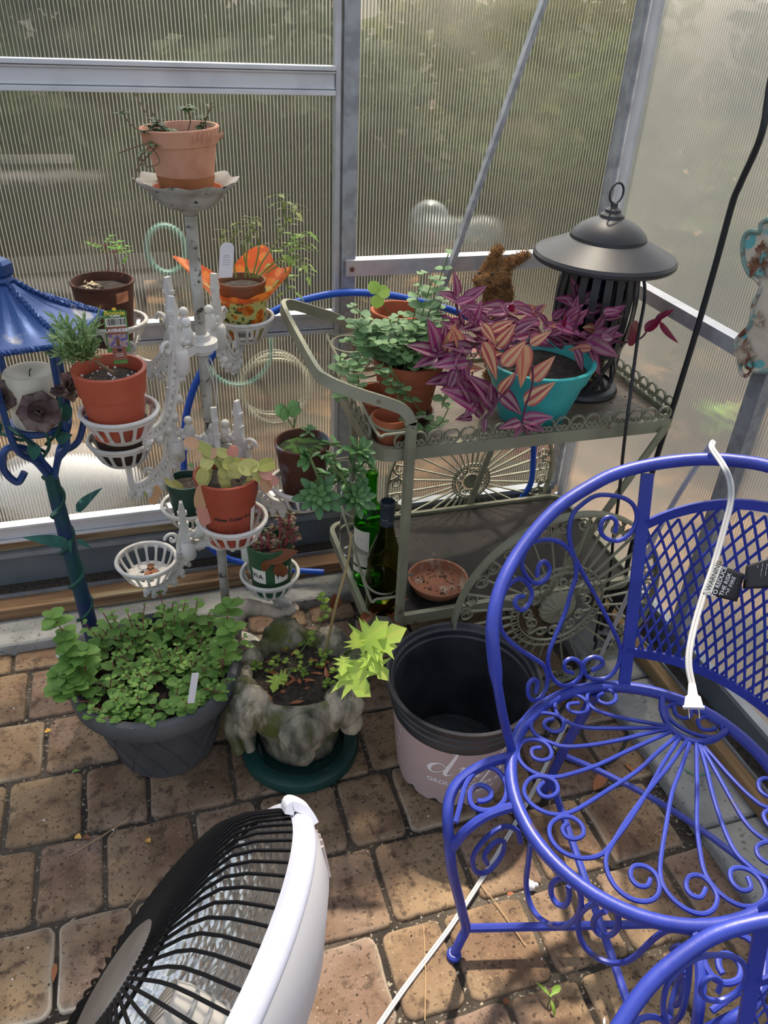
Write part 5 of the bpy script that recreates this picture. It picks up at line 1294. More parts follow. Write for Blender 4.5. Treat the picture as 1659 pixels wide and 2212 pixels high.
# 3 lavender in the front left basket, with its upright tag
def lavender():
    c = base_of('front_left')+V((-.006, 0, 0)); top = at_y(241, 792, c.y); h = top.z-c.z; r = 79*mpp(top)
    t = pot('plastic_pot', c, h, r*.70, r*.95, M_orange_pl, 'orange plastic pot of lavender with a tall printed plant tag', rim=.36, lip=.0035, soil=.84)
    crumbs(t, (c.x, c.y, c.z+h*.84), r*.8, 22)
    MB().tube([at_y(205, 780, c.y-.01), at_y(245, 805, c.y-.02)], .0028, 6).build('twig', M_stem_b, t)
    ms, ml = MB(), MB(); o = at_y(190, 778, c.y-.005)
    for k in range(34):
        tip = at_y(U(108, 212), U(688, 765), c.y+U(-.06, .03)); P = smooth([o, o.lerp(tip, .5)+V((0, 0, U(-.012, .004))), tip], 4); ms.tube(P, .0009, 4)
        for i in range(3, len(P)):
            for s in range(3):
                d = (P[i]-P[i-1]).normalized()+rdir()*.85; leaf(ml, P[i], d, rdir(), U(.014, .024), .0032, 'needle', .2, .1, 3, m=1, rnd=U(.1, .95))
    ms.build('stems', M_stem_g, t); ml.build('leaves', leafmat('lavender_leaf', srgb(112, 142, 96), srgb(160, 186, 130), tl=.35, vein=0), t, sharp=0)
    # tag
    p0 = at_y(260, 775, c.y+.008); up = (at_y(246, 668, c.y+.020)-p0); H = up.length; up.normalize(); sx = V((1, .10, 0)).normalized(); sx = (sx-up*sx.dot(up)).normalized(); nf = sx.cross(up)
    k = thing('plant_tag', p0, 'green edged lavender tag with barcode standing in the orange pot', 'plant tag')
    w = 24*mpp(p0)
    def slab(x0, x1, y0, y1, d, m, name, rnd_=0):
        pts = [(x0, y0), (x1, y0), (x1, y1), (x0, y1)]
        vs = [p0+sx*x*w+up*y*H+nf*d for x, y in pts]+[p0+sx*x*w+up*y*H+nf*(d-.0005) for x, y in pts]
        return MB().add(vs, [(0, 1, 2, 3), (7, 6, 5, 4), (0, 4, 5, 1), (1, 5, 6, 2), (2, 6, 7, 3), (3, 7, 4, 0)]).build(name, m, k, smooth=False)
    mgr = mat('tag_green', srgb(92, 138, 62), .4); mbr = mat('tag_brown', srgb(142, 84, 62), .45)
    slab(-.98, .98, .14, .90, 0, mgr, 'card'); slab(-.60, .60, -.10, .14, 0, mgr, 'stake')
    hd = MB(); vs = []
    for i in range(25):
        a = 2*PI*i/25; vs.append(p0+sx*(w*1.05*math.copysign(abs(math.cos(a))**.6, math.cos(a)))+up*(H*(.915+.075*math.copysign(abs(math.sin(a))**.7, math.sin(a))))+nf*.0008)
    hd.add(vs, [tuple(range(25))]); hd.build('header', mat('tag_header', srgb(58, 112, 50), .4), k, smooth=False)
    MB().ball(p0+up*H*.995+nf*.0006, (.0035, .0008, .0035), 14, 8).build('sun_mark', mat('tag_yellow', srgb(232, 196, 56), .4), k)
    slab(-.86, .86, .66, .83, .0012, M_label, 'barcode_panel')
    bars = MB(); x = -.72
    while x < .74:
        q = random.choice((.03, .05, .08)); bars.add([p0+sx*w*x+up*H*.69+nf*.0016, p0+sx*w*(x+q)+up*H*.69+nf*.0016, p0+sx*w*(x+q)+up*H*.815+nf*.0016, p0+sx*w*x+up*H*.815+nf*.0016], [(0, 1, 2, 3)]); x += q+random.choice((.04, .06))
    bars.build('barcode', M_black_ink, k, smooth=False)
    slab(-.86, .86, .50, .66, .0012, mbr, 'name_panel'); slab(-.86, .86, .24, .50, .0012, mat('tag_picture', srgb(178, 150, 130), .5, 0, srgb(96, 84, 150), 160, (.46, .54), c3=srgb(200, 176, 150), s3=60, mix3=(.6, .66)), 'picture'); slab(-.16, .12, .27, .43, .0016, mat('tag_bottle', srgb(112, 66, 34), .5), 'pictured_bottle'); slab(-.60, .60, -.02, .24, .0012, mbr, 'text_panel')
    def txt(s_, size, y, m, d=.0019, sp=1, th=.0003):
        v, f = text_mesh(s_, size, 0, th, spacing=sp); MB().add([p0+sx*q.x+up*(H*y+q.y)+nf*d for q in v], f).build('lettering', m, k, smooth=False)
    txt('Bonnie', w*.62, .925, mat('tag_yellow_ink', srgb(226, 206, 70), .5)); txt('PLANTS', w*.24, .872, M_white_ink)
    txt('LAVENDER', w*.40, .58, M_white_ink); txt('--- - ----', w*.2, .11, M_white_ink); txt('-- ---- --', w*.2, .07, M_white_ink); MB().ball(p0+up*H*.18+nf*.0012, (.0042, .0006, .0028), 14, 8).build('oval_mark', M_black_ink, k)
lavender()

# 4 dark pot in the basket behind and below it
c = base_of('west'); pot('dark_pot', c, .085, .040, .056, mat('dark_brown_pot', srgb(60, 42, 34), .7), 'dark brown pot in the left basket hidden below the lavender pot', rim=.1, lip=.002)

# 5 miniature rose in orange flowered wrap
def rose():
    c = base_of('back_right'); y = c.y; top = at_y(528, 596, y); h = top.z-c.z; r = 54*mpp(top)
    t = pot('wrapped_pot', c, h*.95, r*.74, r*.98, mat('inner_pot', srgb(120, 76, 50), .6), 'potted miniature rose in orange flower printed wrap, right upper basket', rim=.08, lip=.001, soil=.9)
    # foil: follows the pot then flares into four points
    mw, nt, b = newmat('flower_wrap'); L = nt.links.new
    tc = nt.nodes.new('ShaderNodeTexCoord')
    vo = nt.nodes.new('ShaderNodeTexVoronoi'); vo.inputs['Scale'].default_value = 34; L(tc.outputs['Object'], vo.inputs['Vector'])
    no = nt.nodes.new('ShaderNodeTexNoise'); no.inputs['Scale'].default_value = 70; L(tc.outputs['Object'], no.inputs['Vector'])
    def mr(s_, a, q): 
        m_ = nt.nodes.new('ShaderNodeMapRange'); m_.inputs[1].default_value = a; m_.inputs[2].default_value = q; L(s_, m_.inputs[0]); return m_.outputs[0]
    def mx(f, A_, B_):
        x = nt.nodes.new('ShaderNodeMix'); x.data_type = 'RGBA'; L(f, x.inputs[0])
        for i, q in ((6, A_), (7, B_)):
            if isinstance(q, tuple): x.inputs[i].default_value = q
            else: L(q, x.inputs[i])
        return x.outputs[2]
    at = nt.nodes.new('ShaderNodeAttribute'); at.attribute_name = 'lf'; sp = nt.nodes.new('ShaderNodeSeparateXYZ'); L(at.outputs['Vector'], sp.inputs[0])
    base_ = mx(mr(no.outputs['Fac'], .53, .58), srgb(214, 210, 130), srgb(74, 100, 50))
    fl = mx(mr(vo.outputs['Distance'], .46, .40), base_, mx(mr(no.outputs['Fac'], .42, .56), srgb(236, 150, 52), srgb(206, 96, 30)))
    g = nt.nodes.new('ShaderNodeNewGeometry')
    inn = mx(g.outputs['Backfacing'], fl, srgb(222, 104, 44)); inn = mx(mr(sp.outputs[1], .62, .8), fl, mx(mr(vo.outputs['Distance'], .44, .3), srgb(214, 96, 40), srgb(236, 140, 60)))
    L(inn, b.inputs['Base Color']); b.inputs['Roughness'].default_value = .3
    tr = nt.nodes.new('ShaderNodeBsdfTranslucent'); L(inn, tr.inputs[0]); ms_ = nt.nodes.new('ShaderNodeMixShader'); ms_.inputs[0].default_value = .35
    L(b.outputs[0], ms_.inputs[1]); L(tr.outputs[0], ms_.inputs[2]); L(ms_.outputs[0], nt.nodes['Material Output'].inputs[0])
    n = 96; rows = 12; vs = []; atv = []
    fa = math.radians(-100)
    for i in range(rows+1):
        f = i/rows
        for k in range(n):
            a = 2*PI*k/n; pk = max(0, math.cos(2*(a-fa)-.9))**1.2; ph = max(0, math.cos(1.5*(a-math.radians(175))))**1.3+.9*max(0, math.cos(a-math.radians(60)))**6+.75*max(0, math.cos(a-math.radians(-15)))**5
            z = h*.62*min(1, f/.55)
            rr = r*.76+(r*1.04-r*.76)*min(1, f/.55)
            if f > .55:
                q = (f-.55)/.45; e = .35+1.0*ph; z += q*h*.62*e*.80; rr += q*(.012+.062*ph)*(1+.10*math.sin(7*a))
            vs.append(c+V((rr*math.cos(a), rr*math.sin(a), z+.002*math.sin(9*a)*f+.001))); atv.append((.3, min(.99, f+.001), .5))
    fs = [(i*n+k, i*n+(k+1) % n, (i+1)*n+(k+1) % n, (i+1)*n+k) for i in range(rows) for k in range(n)]
    o = MB().add(vs, fs, 0, atv).build('wrap', mw, t, sharp=0)
    A0 = facing(c)-.02
    decal(t, c, r*.77, r*1.0, h*.62, A0, .95, .006, .030, M_label, 'price_label', .0030)
    bars = MB(); a = A0-.33
    while a < A0+.30:
        q = random.choice((.012, .02, .03)); rr = r*.77+(r*.23)*.018/(h*.62)+.0045
        bars.add([c+V((rr*math.cos(x_), rr*math.sin(x_), z_)) for x_, z_ in ((a, .014), (a+q, .014), (a+q, .024), (a, .024))], [(0, 1, 2, 3)]); a += q+random.choice((.014, .02))
    bars.build('barcode', M_black_ink, t, smooth=False)
    wraptext(t, c, r*.77, r*1.0, h*.62, '--- ---- --', .0050, A0, .0270, M_black_ink, d=.0040)
    ms, ml, md = MB(), MB(), MB(); zt = c.z+h*.86
    A = lambda u, v, dy=0: at_y(u, v, y+dy)
    def cane(pts, lv, L=.02, grp=ml, rr=.0017):
        P = smooth(pts, 5); ms.tube(P, [rr*(1.2-.6*i/(len(P)-1)) for i in range(len(P))], 6)
        for f in lv:
            p = P[min(len(P)-1, int(f*(len(P)-1)))]; a_ = U(0, 2*PI)
            for s_ in range(3):
                d = V((math.cos(a_+s_*2.1), math.sin(a_+s_*2.1)*.7, U(-.4, .3))); e = p+d*.012; ms.tube([p, e], .0006, 4)
                leaf(grp, e, d, (0, 0, 1), L*U(.7, 1.15), L*.55, 'point', .3, .12, 4, rnd=U(.2, 1))
    cane([A(488, 600), A(475, 540), A(485, 490)], (.7, .95), .012, md); cane([A(510, 600), A(500, 530), A(515, 480)], (.6, .8, 1), .014, md)
    cane([A(530, 600), A(535, 530), A(548, 470)], (.6, .8, .9, 1), .016, md); cane([A(545, 600), A(560, 530), A(545, 485)], (.5, .8, 1), .014, md)
    cane([A(550, 600), A(570, 560), A(600, 520), A(618, 480), A(640, 440)], (.7, .8, .9, 1), .026, md); cane([A(618, 480), A(610, 440), A(600, 420)], (.6, 1), .024, md)
    cane([A(555, 600), A(590, 570), A(625, 545), A(655, 520)], (.45, .6, .7, .8, .9, 1), .026); cane([A(600, 560), A(640, 555), A(655, 570), A(660, 590)], (.4, .6, .8, 1), .024)
    cane([A(575, 590), A(612, 570), A(618, 610), A(625, 625)], (.6, .8, 1), .026); cane([A(600, 540), A(640, 510), A(660, 500)], (.5, .75, 1), .028); cane([A(540, 600), A(525, 540), A(535, 500)], (.8, 1), .013, md)
    ms.build('canes', mat('cane_green', (0.20, 0.26, 0.06, 1), .5), t)
    ml.build('young_leaves', leafmat('rose_leaf', srgb(120, 160, 70), srgb(186, 212, 120), tl=.45), t, sharp=0); md.build('old_leaves', leafmat('rose_leaf_old', srgb(90, 102, 60), srgb(140, 150, 84), tl=.3), t, sharp=0)
    # white care tag
    p0 = A(488, 585, -.035); p1 = A(491, 524, -.035); up = (p1-p0); H = up.length; up.normalize(); sx = V((1, 0, 0)); nf = sx.cross(up); w = 15*mpp(p0)
    k = thing('care_tag', p0, 'white care tag standing among the rose canes in the orange wrap', 'plant tag')
    vs = []
    for (x, z) in [(-1, -.25), (1, -.25), (1, .8)]+[(math.cos(a_), .8+.2*math.sin(a_)) for a_ in [PI*i/10 for i in range(1, 10)]]+[(-1, .8)]: vs.append(p0+sx*x*w+up*z*H)
    n_ = len(vs); MB().add(vs+[p+nf*-.0006 for p in vs], [tuple(range(n_)), tuple(range(2*n_-1, n_-1, -1))]+[(i, (i+1) % n_, n_+(i+1) % n_, n_+i) for i in range(n_)]).build('card', M_white_pl, k, smooth=False)
    for i, (s_, q) in enumerate((('---- ---', .55), ('------ ---', .49), ('-- ---- --- --- -', .39), ('---- - --- -----', .31), ('--- ----- -- ---', .23))):
        v, f = text_mesh(s_, w*(.30 if i < 2 else .2), 0, .00012); MB().add([p0+sx*p.x+up*(H*q+p.y)+nf*.0006 for p in v], f).build('lettering', M_black_ink, k, smooth=False)
rose()

# 6 rust and zinc pot of succulents in the right basket
M_succ = leafmat('succulent_leaf', srgb(58, 100, 60), srgb(116, 158, 96), rough=.35, tl=.15, vein=.2, edge=srgb(52, 84, 56))
def rosette(mb, c, nrm, R, n=18, rv=.5):
    nrm = V(nrm).normalized(); e1 = nrm.orthogonal().normalized(); e2 = nrm.cross(e1)
    for k in range(n):
        f = (k+1)/n; a = k*2.39996; d = e1*math.cos(a)+e2*math.sin(a)+nrm*(.12+1.1*(1-f)**1.4)
        leaf(mb, c+nrm*(.010*(1-f)), d, nrm, R*(.38+.62*f), R*.36*(.5+.5*f), 'spoon', .05, .30, 6, rnd=min(.98, max(.02, rv+.35*(1-f)+U(-.1, .1))), thick=.0028)
def succulent():
    c = base_of('east')+V((0, 0, 0)); y = c.y; top = at_y(655, 952, y); h = top.z-c.z; r = 61*mpp(top)
    t = pot('rusty_pot', c, h, r*.68, r*.98, M_rustgrey, 'rusty zinc pot with trailing green rosettes in the right middle basket', rim=.05, lip=.002, soil=.9, msoil=mat('mossy_soil', (0.02, 0.03, 0.008, 1), .95, 0, (0.06, 0.13, 0.02, 1), 40, (.45, .55), 1, 120))
    ml, ms = MB(), MB(); A = lambda u, v, dy=0: at_y(u, v, y+dy)
    for (u, v, dy, R, n, nr) in ((688, 1070, -.09, .052, 20, (-.25, -.85, .6)), (768, 1075, -.08, .048, 20, (.15, -.8, .6)), (775, 975, -.04, .040, 16, (.2, -.5, .8)), (730, 1040, -.05, .032, 12, (.3, -.5, .8)), (765, 1020, -.06, .036, 12, (.6, -.5, .6)), (668, 935, -.005, .022, 10, (0, -.3, 1)), (790, 1000, -.05, .030, 12, (.5, -.4, .7))):
        rosette(ml, A(u, v, dy), nr, R, n, .35)
    for pts in ([A(680, 970, -.02), A(700, 990, -.05), A(730, 1020, -.07), A(765, 1070, -.075)], [A(660, 970, -.02), A(670, 990, -.07), A(690, 1040, -.085), A(690, 1068, -.085)], [A(690, 960, -.02), A(720, 960, -.03), A(770, 980, -.04)], [A(680, 965, -.02), A(720, 985, -.05), A(735, 1035, -.05)]):
        P = smooth(pts, 5); ms.tube(P, .0028, 7)
        for p in P[4:]:
            leaf(ml, p, rdir(-.3, 1)+V((0, -.3, 0)), (0, 0, 1), .026, .010, 'spoon', .1, .3, 5, rnd=U(.4, .95), thick=.004)
    for (u, v) in ((645, 965), (655, 985), (668, 978), (650, 1000), (660, 1005), (635, 955)):
        leaf(ml, A(665, 985, -.06), A(u, v, -.08)-A(665, 985, -.06), (0, -.6, .8), .036, .015, 'spoon', .1, .3, 6, rnd=.75, thick=.006)
    for (u, v) in ((615, 895), (635, 890), (622, 905), (640, 900)):
        p = A(635, 925, .0); q = A(u, v, -.01); ms.tube([p, q], .0012, 5); leaf(ml, q, (q-p)+V((U(-.01, .01), 0, 0)), (0, -.7, .7), .026, .026, 'round', .2, .1, 5, rnd=.95)
    ml.build('leaves', M_succ, t, sharp=0); ms.build('stems', M_stem_g, t)
succulent()

# 7 green pot with a leaning cactus pad chain; 8 brick pot of holiday cactus
M_pad = leafmat('cactus_pad', srgb(168, 172, 92), srgb(210, 206, 132), rough=.4, tl=.25, vein=.25)
M_padp = leafmat('cactus_pad_pink', srgb(212, 180, 130), srgb(226, 160, 150), rough=.4, tl=.3, vein=.2)
def padchain(mb, mp, pts, W, rv=.5, pink=()):
    for i in range(len(pts)-1):
        a, b = V(pts[i]), V(pts[i+1]); L = (b-a).length*1.08
        one = MB(); leaf(one, a, b-a, (.15, -.8, .6), L, W, 'pad', .02, .12, 7, rnd=U(.1, .95), thick=.003)
        one.build('pink_pad' if i in pink else 'pad', M_padp if i in pink else M_pad, mb, sharp=0)
def cactus_green():
    c = base_of('low_back')+V((-.004, 0, 0)); y = c.y; top = at_y(408, 1035, y); h = top.z-c.z; r = 42*mpp(top)
    t = pot('plastic_pot', c, h, r*.72, r*.98, M_green_pot, 'small dark green pot with one leaning flat cactus stem, left of the brick pot', rim=.2, lip=.002, soil=.88)
    A = lambda u, v, dy=0: at_y(u, v, y+dy); ml, mp, sd = t, t, MB()
    padchain(ml, mp, [A(395, 1055, -.02), A(362, 1038, -.03), A(322, 1050, -.04)], .020); padchain(ml, mp, [A(362, 1040, -.03), A(335, 1035, -.02), A(312, 1055, -.02)], .016)
    padchain(ml, mp, [A(330, 1048, -.04), A(308, 1068, -.04)], .018); padchain(ml, mp, [A(345, 1048, -.045), A(328, 1086, -.05)], .022, pink=(0,)); padchain(ml, mp, [A(320, 1050, -.04), A(298, 1062, -.03), A(278, 1068, -.03)], .009, pink=(1,))
    for (u, v) in ((415, 1010), (428, 1005), (420, 1020), (440, 1012)): leaf(sd, A(u, v), rdir(.2, 1), (0, 0, 1), .014, .012, 'round', .1, .1, 3, rnd=.2)
    sd.build('weeds', M_succ, t, sharp=0)
cactus_green()
def cactus_brick():
    c = base_of('south')+V((-.006, 0, 0)); y = c.y; top = at_y(496, 1020, y); h = top.z-c.z; r = 71*mpp(top)
    t = pot('plastic_pot', c, h, r*.70, r*.96, M_hines, 'brick red printed pot of yellowing holiday cactus in the lower front basket', rim=.30, lip=.003, soil=.90)
    A0 = facing(c)+.02
    wraptext(t, c, r*.70, r*.96, h, 'Hines Color Co', .0105, A0+.10, h*.50, M_black_ink, sp=1.05)
    for k in range(6): wraptext(t, c, r*.70, r*.96, h, '-- ---- --- - ---- --', .0042, A0, h*.40-k*.0042, M_black_ink, thick=0)
    decal(t, c, r*.70, r*.96, h, A0+.98, .28, .02, h*.58, M_label, 'side_label', .0012)
    A = lambda u, v, dy=0: at_y(u, v, y+dy); ml, mp, sd = t, t, MB()
    ch = [([(500, 1030), (470, 990), (430, 960), (400, 955)], .022, (2,)), ([(500, 1035), (490, 1000), (455, 985), (440, 1010), (435, 1040)], .024, ()), ([(445, 1000), (438, 1045), (432, 1095), (448, 1130)], .026, (1, 2)), ([(500, 1030), (515, 1005), (545, 1015)], .030, ()), ([(480, 1005), (520, 1000), (555, 1010), (590, 1000)], .026, ()), ([(545, 1010), (565, 1035), (582, 1058)], .024, (1,)), ([(560, 1020), (585, 1030), (598, 1045)], .018, (0, 1)), ([(490, 1030), (475, 1015), (492, 1058)], .020, ()), ([(470, 985), (500, 990), (505, 965)], .020, (1,)), ([(540, 1030), (535, 1045)], .012, ()), ([(500, 985), (470, 975), (440, 985)], .020, (1,))]
    for pts, W, pk in ch: padchain(ml, mp, [A(u, v, -.035 if v > 1000 else -.015) for u, v in pts], W, pink=pk)
    for k in range(14):
        a = U(0, 2*PI); q = r*.8*math.sqrt(random.random()); p = V((c.x+q*math.cos(a), c.y+q*math.sin(a), c.z+h*.92)); leaf(sd, p, rdir(.2, 1), (0, 0, 1), .010, .009, 'round', .1, .1, 3, rnd=.5)
    sd.build('weeds', M_succ, t, sharp=0)
cactus_brick()
# debris in the empty basket
c = base_of('low_west'); mb = MB()
for k in range(5): leaf(mb, c+V((U(-.008, .012), U(-.012, .012), .003+k*.001)), V((U(-1, 1), U(-1, 1), .3)), (0, 0, 1), .026, .017, 'ovate', .6, .3, 5, rnd=U(.1, .6), thick=.001)
tag(mb.build('dead_leaf', M_dryleaf), 'crumpled dead leaf lying in the empty lower left basket', 'leaf')
# 9 green pot of red stemmed sedum
def sedum():
    c = base_of('low_east')+V((.002, 0, 0)); y = c.y; top = at_y(586, 1166, y); h = top.z-c.z; r = 51*mpp(top)
    t = pot('plastic_pot', c, h, r*.82, r*.97, M_green_pot2, 'bottle green pot with cream lettered panels and red stemmed sedum', rim=.06, lip=.0015, soil=.88)
    A0 = facing(c)
    for da, s_ in ((-.62, 'VIA'), (.55, 'YOU')):
        decal(t, c, r*.82, r*.97, h, A0+da, .74, h*.34, h*.62, M_label, 'label_panel'); wraptext(t, c, r*.82, r*.97, h, s_, .017, A0+da+(-.05 if da < 0 else .08), h*.48, M_black_ink, sp=1.15, d=.0016)
    ms, ml, md = MB(), MB(), MB(); A = lambda u, v, dy=0: at_y(u, v, y+dy)
    for (u0, u1, v1) in ((560, 545, 1170), (565, 560, 1140), (575, 590, 1135), (590, 580, 1150), (600, 605, 1115), (610, 625, 1110), (615, 635, 1140), (620, 640, 1160), (605, 618, 1130), (560, 552, 1185), (580, 575, 1180), (600, 600, 1165), (625, 632, 1125), (612, 612, 1105)):
        a, b = A(u0, 1200, U(-.02, .02)), A(u1, v1, U(-.04, .02)); P = smooth([a, a.lerp(b, .5)+V((U(-.008, .008), 0, 0)), b], 4); ms.tube(P, .0024, 6)
        for p in P[-4:]:
            for s_ in range(3): leaf(ml, p, rdir(-.2, .9), (0, 0, 1), .013, .010, 'spoon', .2, .25, 4, rnd=U(.05, .95), thick=.002)
    ms.build('stems', mat('pink_stem', srgb(160, 74, 84), .45), t); ml.build('leaves', leafmat('sedum_leaf', srgb(96, 112, 70), srgb(170, 120, 110), rough=.4, tl=.2), t, sharp=0)
    leaf(md, A(572, 1210, -.045), A(625, 1195, -.055)-A(572, 1210, -.045), (0, -.7, .6), .075, .035, 'ovate', .2, .35, 8, rnd=.2); leaf(md, A(605, 1215, -.055), A(608, 1262, -.06)-A(605, 1215, -.055), (-.2, -.9, .2), .055, .034, 'ovate', .4, .3, 8, rnd=.1)
    leaf(md, A(575, 1210, -.05), A(572, 1235, -.055)-A(575, 1210, -.05), (0, -.9, .2), .035, .022, 'ovate', .4, .3, 6, rnd=.15)
    md.build('withered_leaves', M_dryleaf, t)
sedum()

# ------------------------------------------------------------------ sage green two-tier cart
M_sage = mat('sage_metal', srgb(146, 146, 124), 0.5, 0.15, srgb(128, 128, 108), 12, (0.4, 0.65), 0.10, 60, srgb(104, 84, 62), 30, (0.66, 0.74))
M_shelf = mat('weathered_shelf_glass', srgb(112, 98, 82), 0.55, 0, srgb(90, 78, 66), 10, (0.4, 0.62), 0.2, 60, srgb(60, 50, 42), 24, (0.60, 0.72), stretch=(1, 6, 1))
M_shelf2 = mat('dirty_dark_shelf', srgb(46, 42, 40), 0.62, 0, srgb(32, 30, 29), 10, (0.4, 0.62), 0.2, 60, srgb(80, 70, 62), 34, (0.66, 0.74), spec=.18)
CX0, CX1, CY0, CY1, CZU, CZL = .392, 1.098, 1.285, 1.700, .645, .200
def rrect(x0, x1, y0, y1, r, n=6):
    out = []
    for (cx, cy, a0) in ((x1-r, y1-r, 0), (x0+r, y1-r, 90), (x0+r, y0+r, 180), (x1-r, y0+r, 270)):
        for k in range(n+1):
            a = math.radians(a0+90*k/n); out.append((cx+r*math.cos(a), cy+r*math.sin(a)))
    return out
def scroll_unit(mb, p, ex, r, w=.0030):
    """a ring whose two ends curl inwards, standing on the shelf rim"""
    P = lambda x, z: p+ex*x+V((0, 0, z))
    pts = []
    for k in range(22):
        a = math.radians(-55+290*k/21); pts.append(P(r*math.cos(a), r*1.05+r*math.sin(a)))
    for sg, seq in ((1, pts[:1]), (-1, pts[-1:])):
        q = []
        for k in range(9):
            a = math.radians(-90+k*42); rr = r*(.42-.035*k); q.append(P(sg*(r*.40+rr*math.cos(a)*-1), r*.62+rr*math.sin(a)))
        mb.tube([seq[0]]+q, 0, flat=(.0050, w), up=ex.cross(V((0, 0, 1))))
    mb.tube(pts, 0, flat=(.0055, w), up=ex.cross(V((0, 0, 1))))
def wheel(name, c, R, t, out, hub=1.0):
    """spoked wheel in the xz plane with ornamental hub; out = side of the rosette (-1 front)"""
    c = V(c); mb = MB()
    P = lambda a, r, y=0: c+V((r*math.cos(a), y, r*math.sin(a)))
    n = 72; vs = []
    for k in range(n):
        a = 2*PI*k/n
        for (r, y) in ((R, -.009), (R, .009), (R-.006, .009), (R-.006, -.009)): vs.append(P(a, r, y))
    mb.add(vs, [(4*k+j, 4*((k+1) % n)+j, 4*((k+1) % n)+(j+1) % 4, 4*k+(j+1) % 4) for k in range(n) for j in range(4)])
    rim = t = mb.build('wheel', M_sage, t, sharp=30)
    mb = MB()
    for k in range(32):
        a = 2*PI*k/32+.05; mb.tube([P(a, .112*hub), P(a, R-.006)], 0, flat=(.0062, .003), up=(0, 1, 0), cap=False)
    mb.build('spokes', M_sage, t, smooth=False)
    mb = MB()
    for k in range(16):                                          # pairs of curls hugging the rim
        a0 = 2*PI*(k+.5)/16
        for s in (1, -1):
            pts = []
            for i in range(16):
                th = i*.62; rr = .0195*(1-.048*i); cc = P(a0+s*.098, R-.028)
                er = V((math.cos(a0+s*.098), 0, math.sin(a0+s*.098))); et = V((-math.sin(a0), 0, math.cos(a0)))*s
                pts.append(cc+er*(rr*math.cos(th))-et*(rr*math.sin(th)))
            mb.tube([P(a0, R-.034)]+[P(a0+s*.04, R-.018)]+pts, 0, flat=(.0055, .0026), up=(0, 1, 0))
    mb.build('rim_scrolls', M_sage, t, smooth=False)
    mb = MB()
    for r in (.098*hub, .114*hub):
        mb.tube([P(2*PI*k/48, r) for k in range(48)], 0, flat=(.006, .0026), up=(0, 1, 0), closed=True)
    for k in range(32):
        a = 2*PI*k/32; cc = P(a, .106*hub); mb.tube([cc+V((.0072*hub*math.cos(b_), 0, .0072*hub*math.sin(b_))) for b_ in [2*PI*i/10 for i in range(10)]], .0016, 5, True)
    for k in range(6):
        a0 = 2*PI*k/6+.3
        for s in (1, -1):
            pts = [P(a0+s*(.50-.62*(i/14)*math.cos(i*.2)), (.092-.030*math.sin(i*.22))*hub) for i in range(4)]
            cc = P(a0+s*.24, .072*hub); pts += [cc+V((.016*hub*(1-.06*i)*math.cos(s*i*.6+a0+2.2), 0, .016*hub*(1-.06*i)*math.sin(s*i*.6+a0+2.2))) for i in range(13)]
            mb.tube(pts, 0, flat=(.006, .0026), up=(0, 1, 0))
    mb.build('hub_scrolls', M_sage, t, smooth=False)
    vs = []; n = 48
    for (r, y) in ((.0, .016*out), (.014, .015*out), (.044, .005*out), (.046, -.002*out)):
        for k in range(n):
            a = 2*PI*k/n; vs.append(P(a, hub*r*(1+.03*math.cos(a*16)), y+.0018*math.cos(a*16)*(r/.046)))
    mb = MB().add(vs, [(i*n+k, i*n+(k+1) % n, (i+1)*n+(k+1) % n, (i+1)*n+k) for i in range(3) for k in range(n)])
    mb.tube([P(0, 0, .02*out), P(0, 0, .034*out)], .007*hub, 12)
    mb.build('rosette', M_sage, t, sharp=30)
    return rim
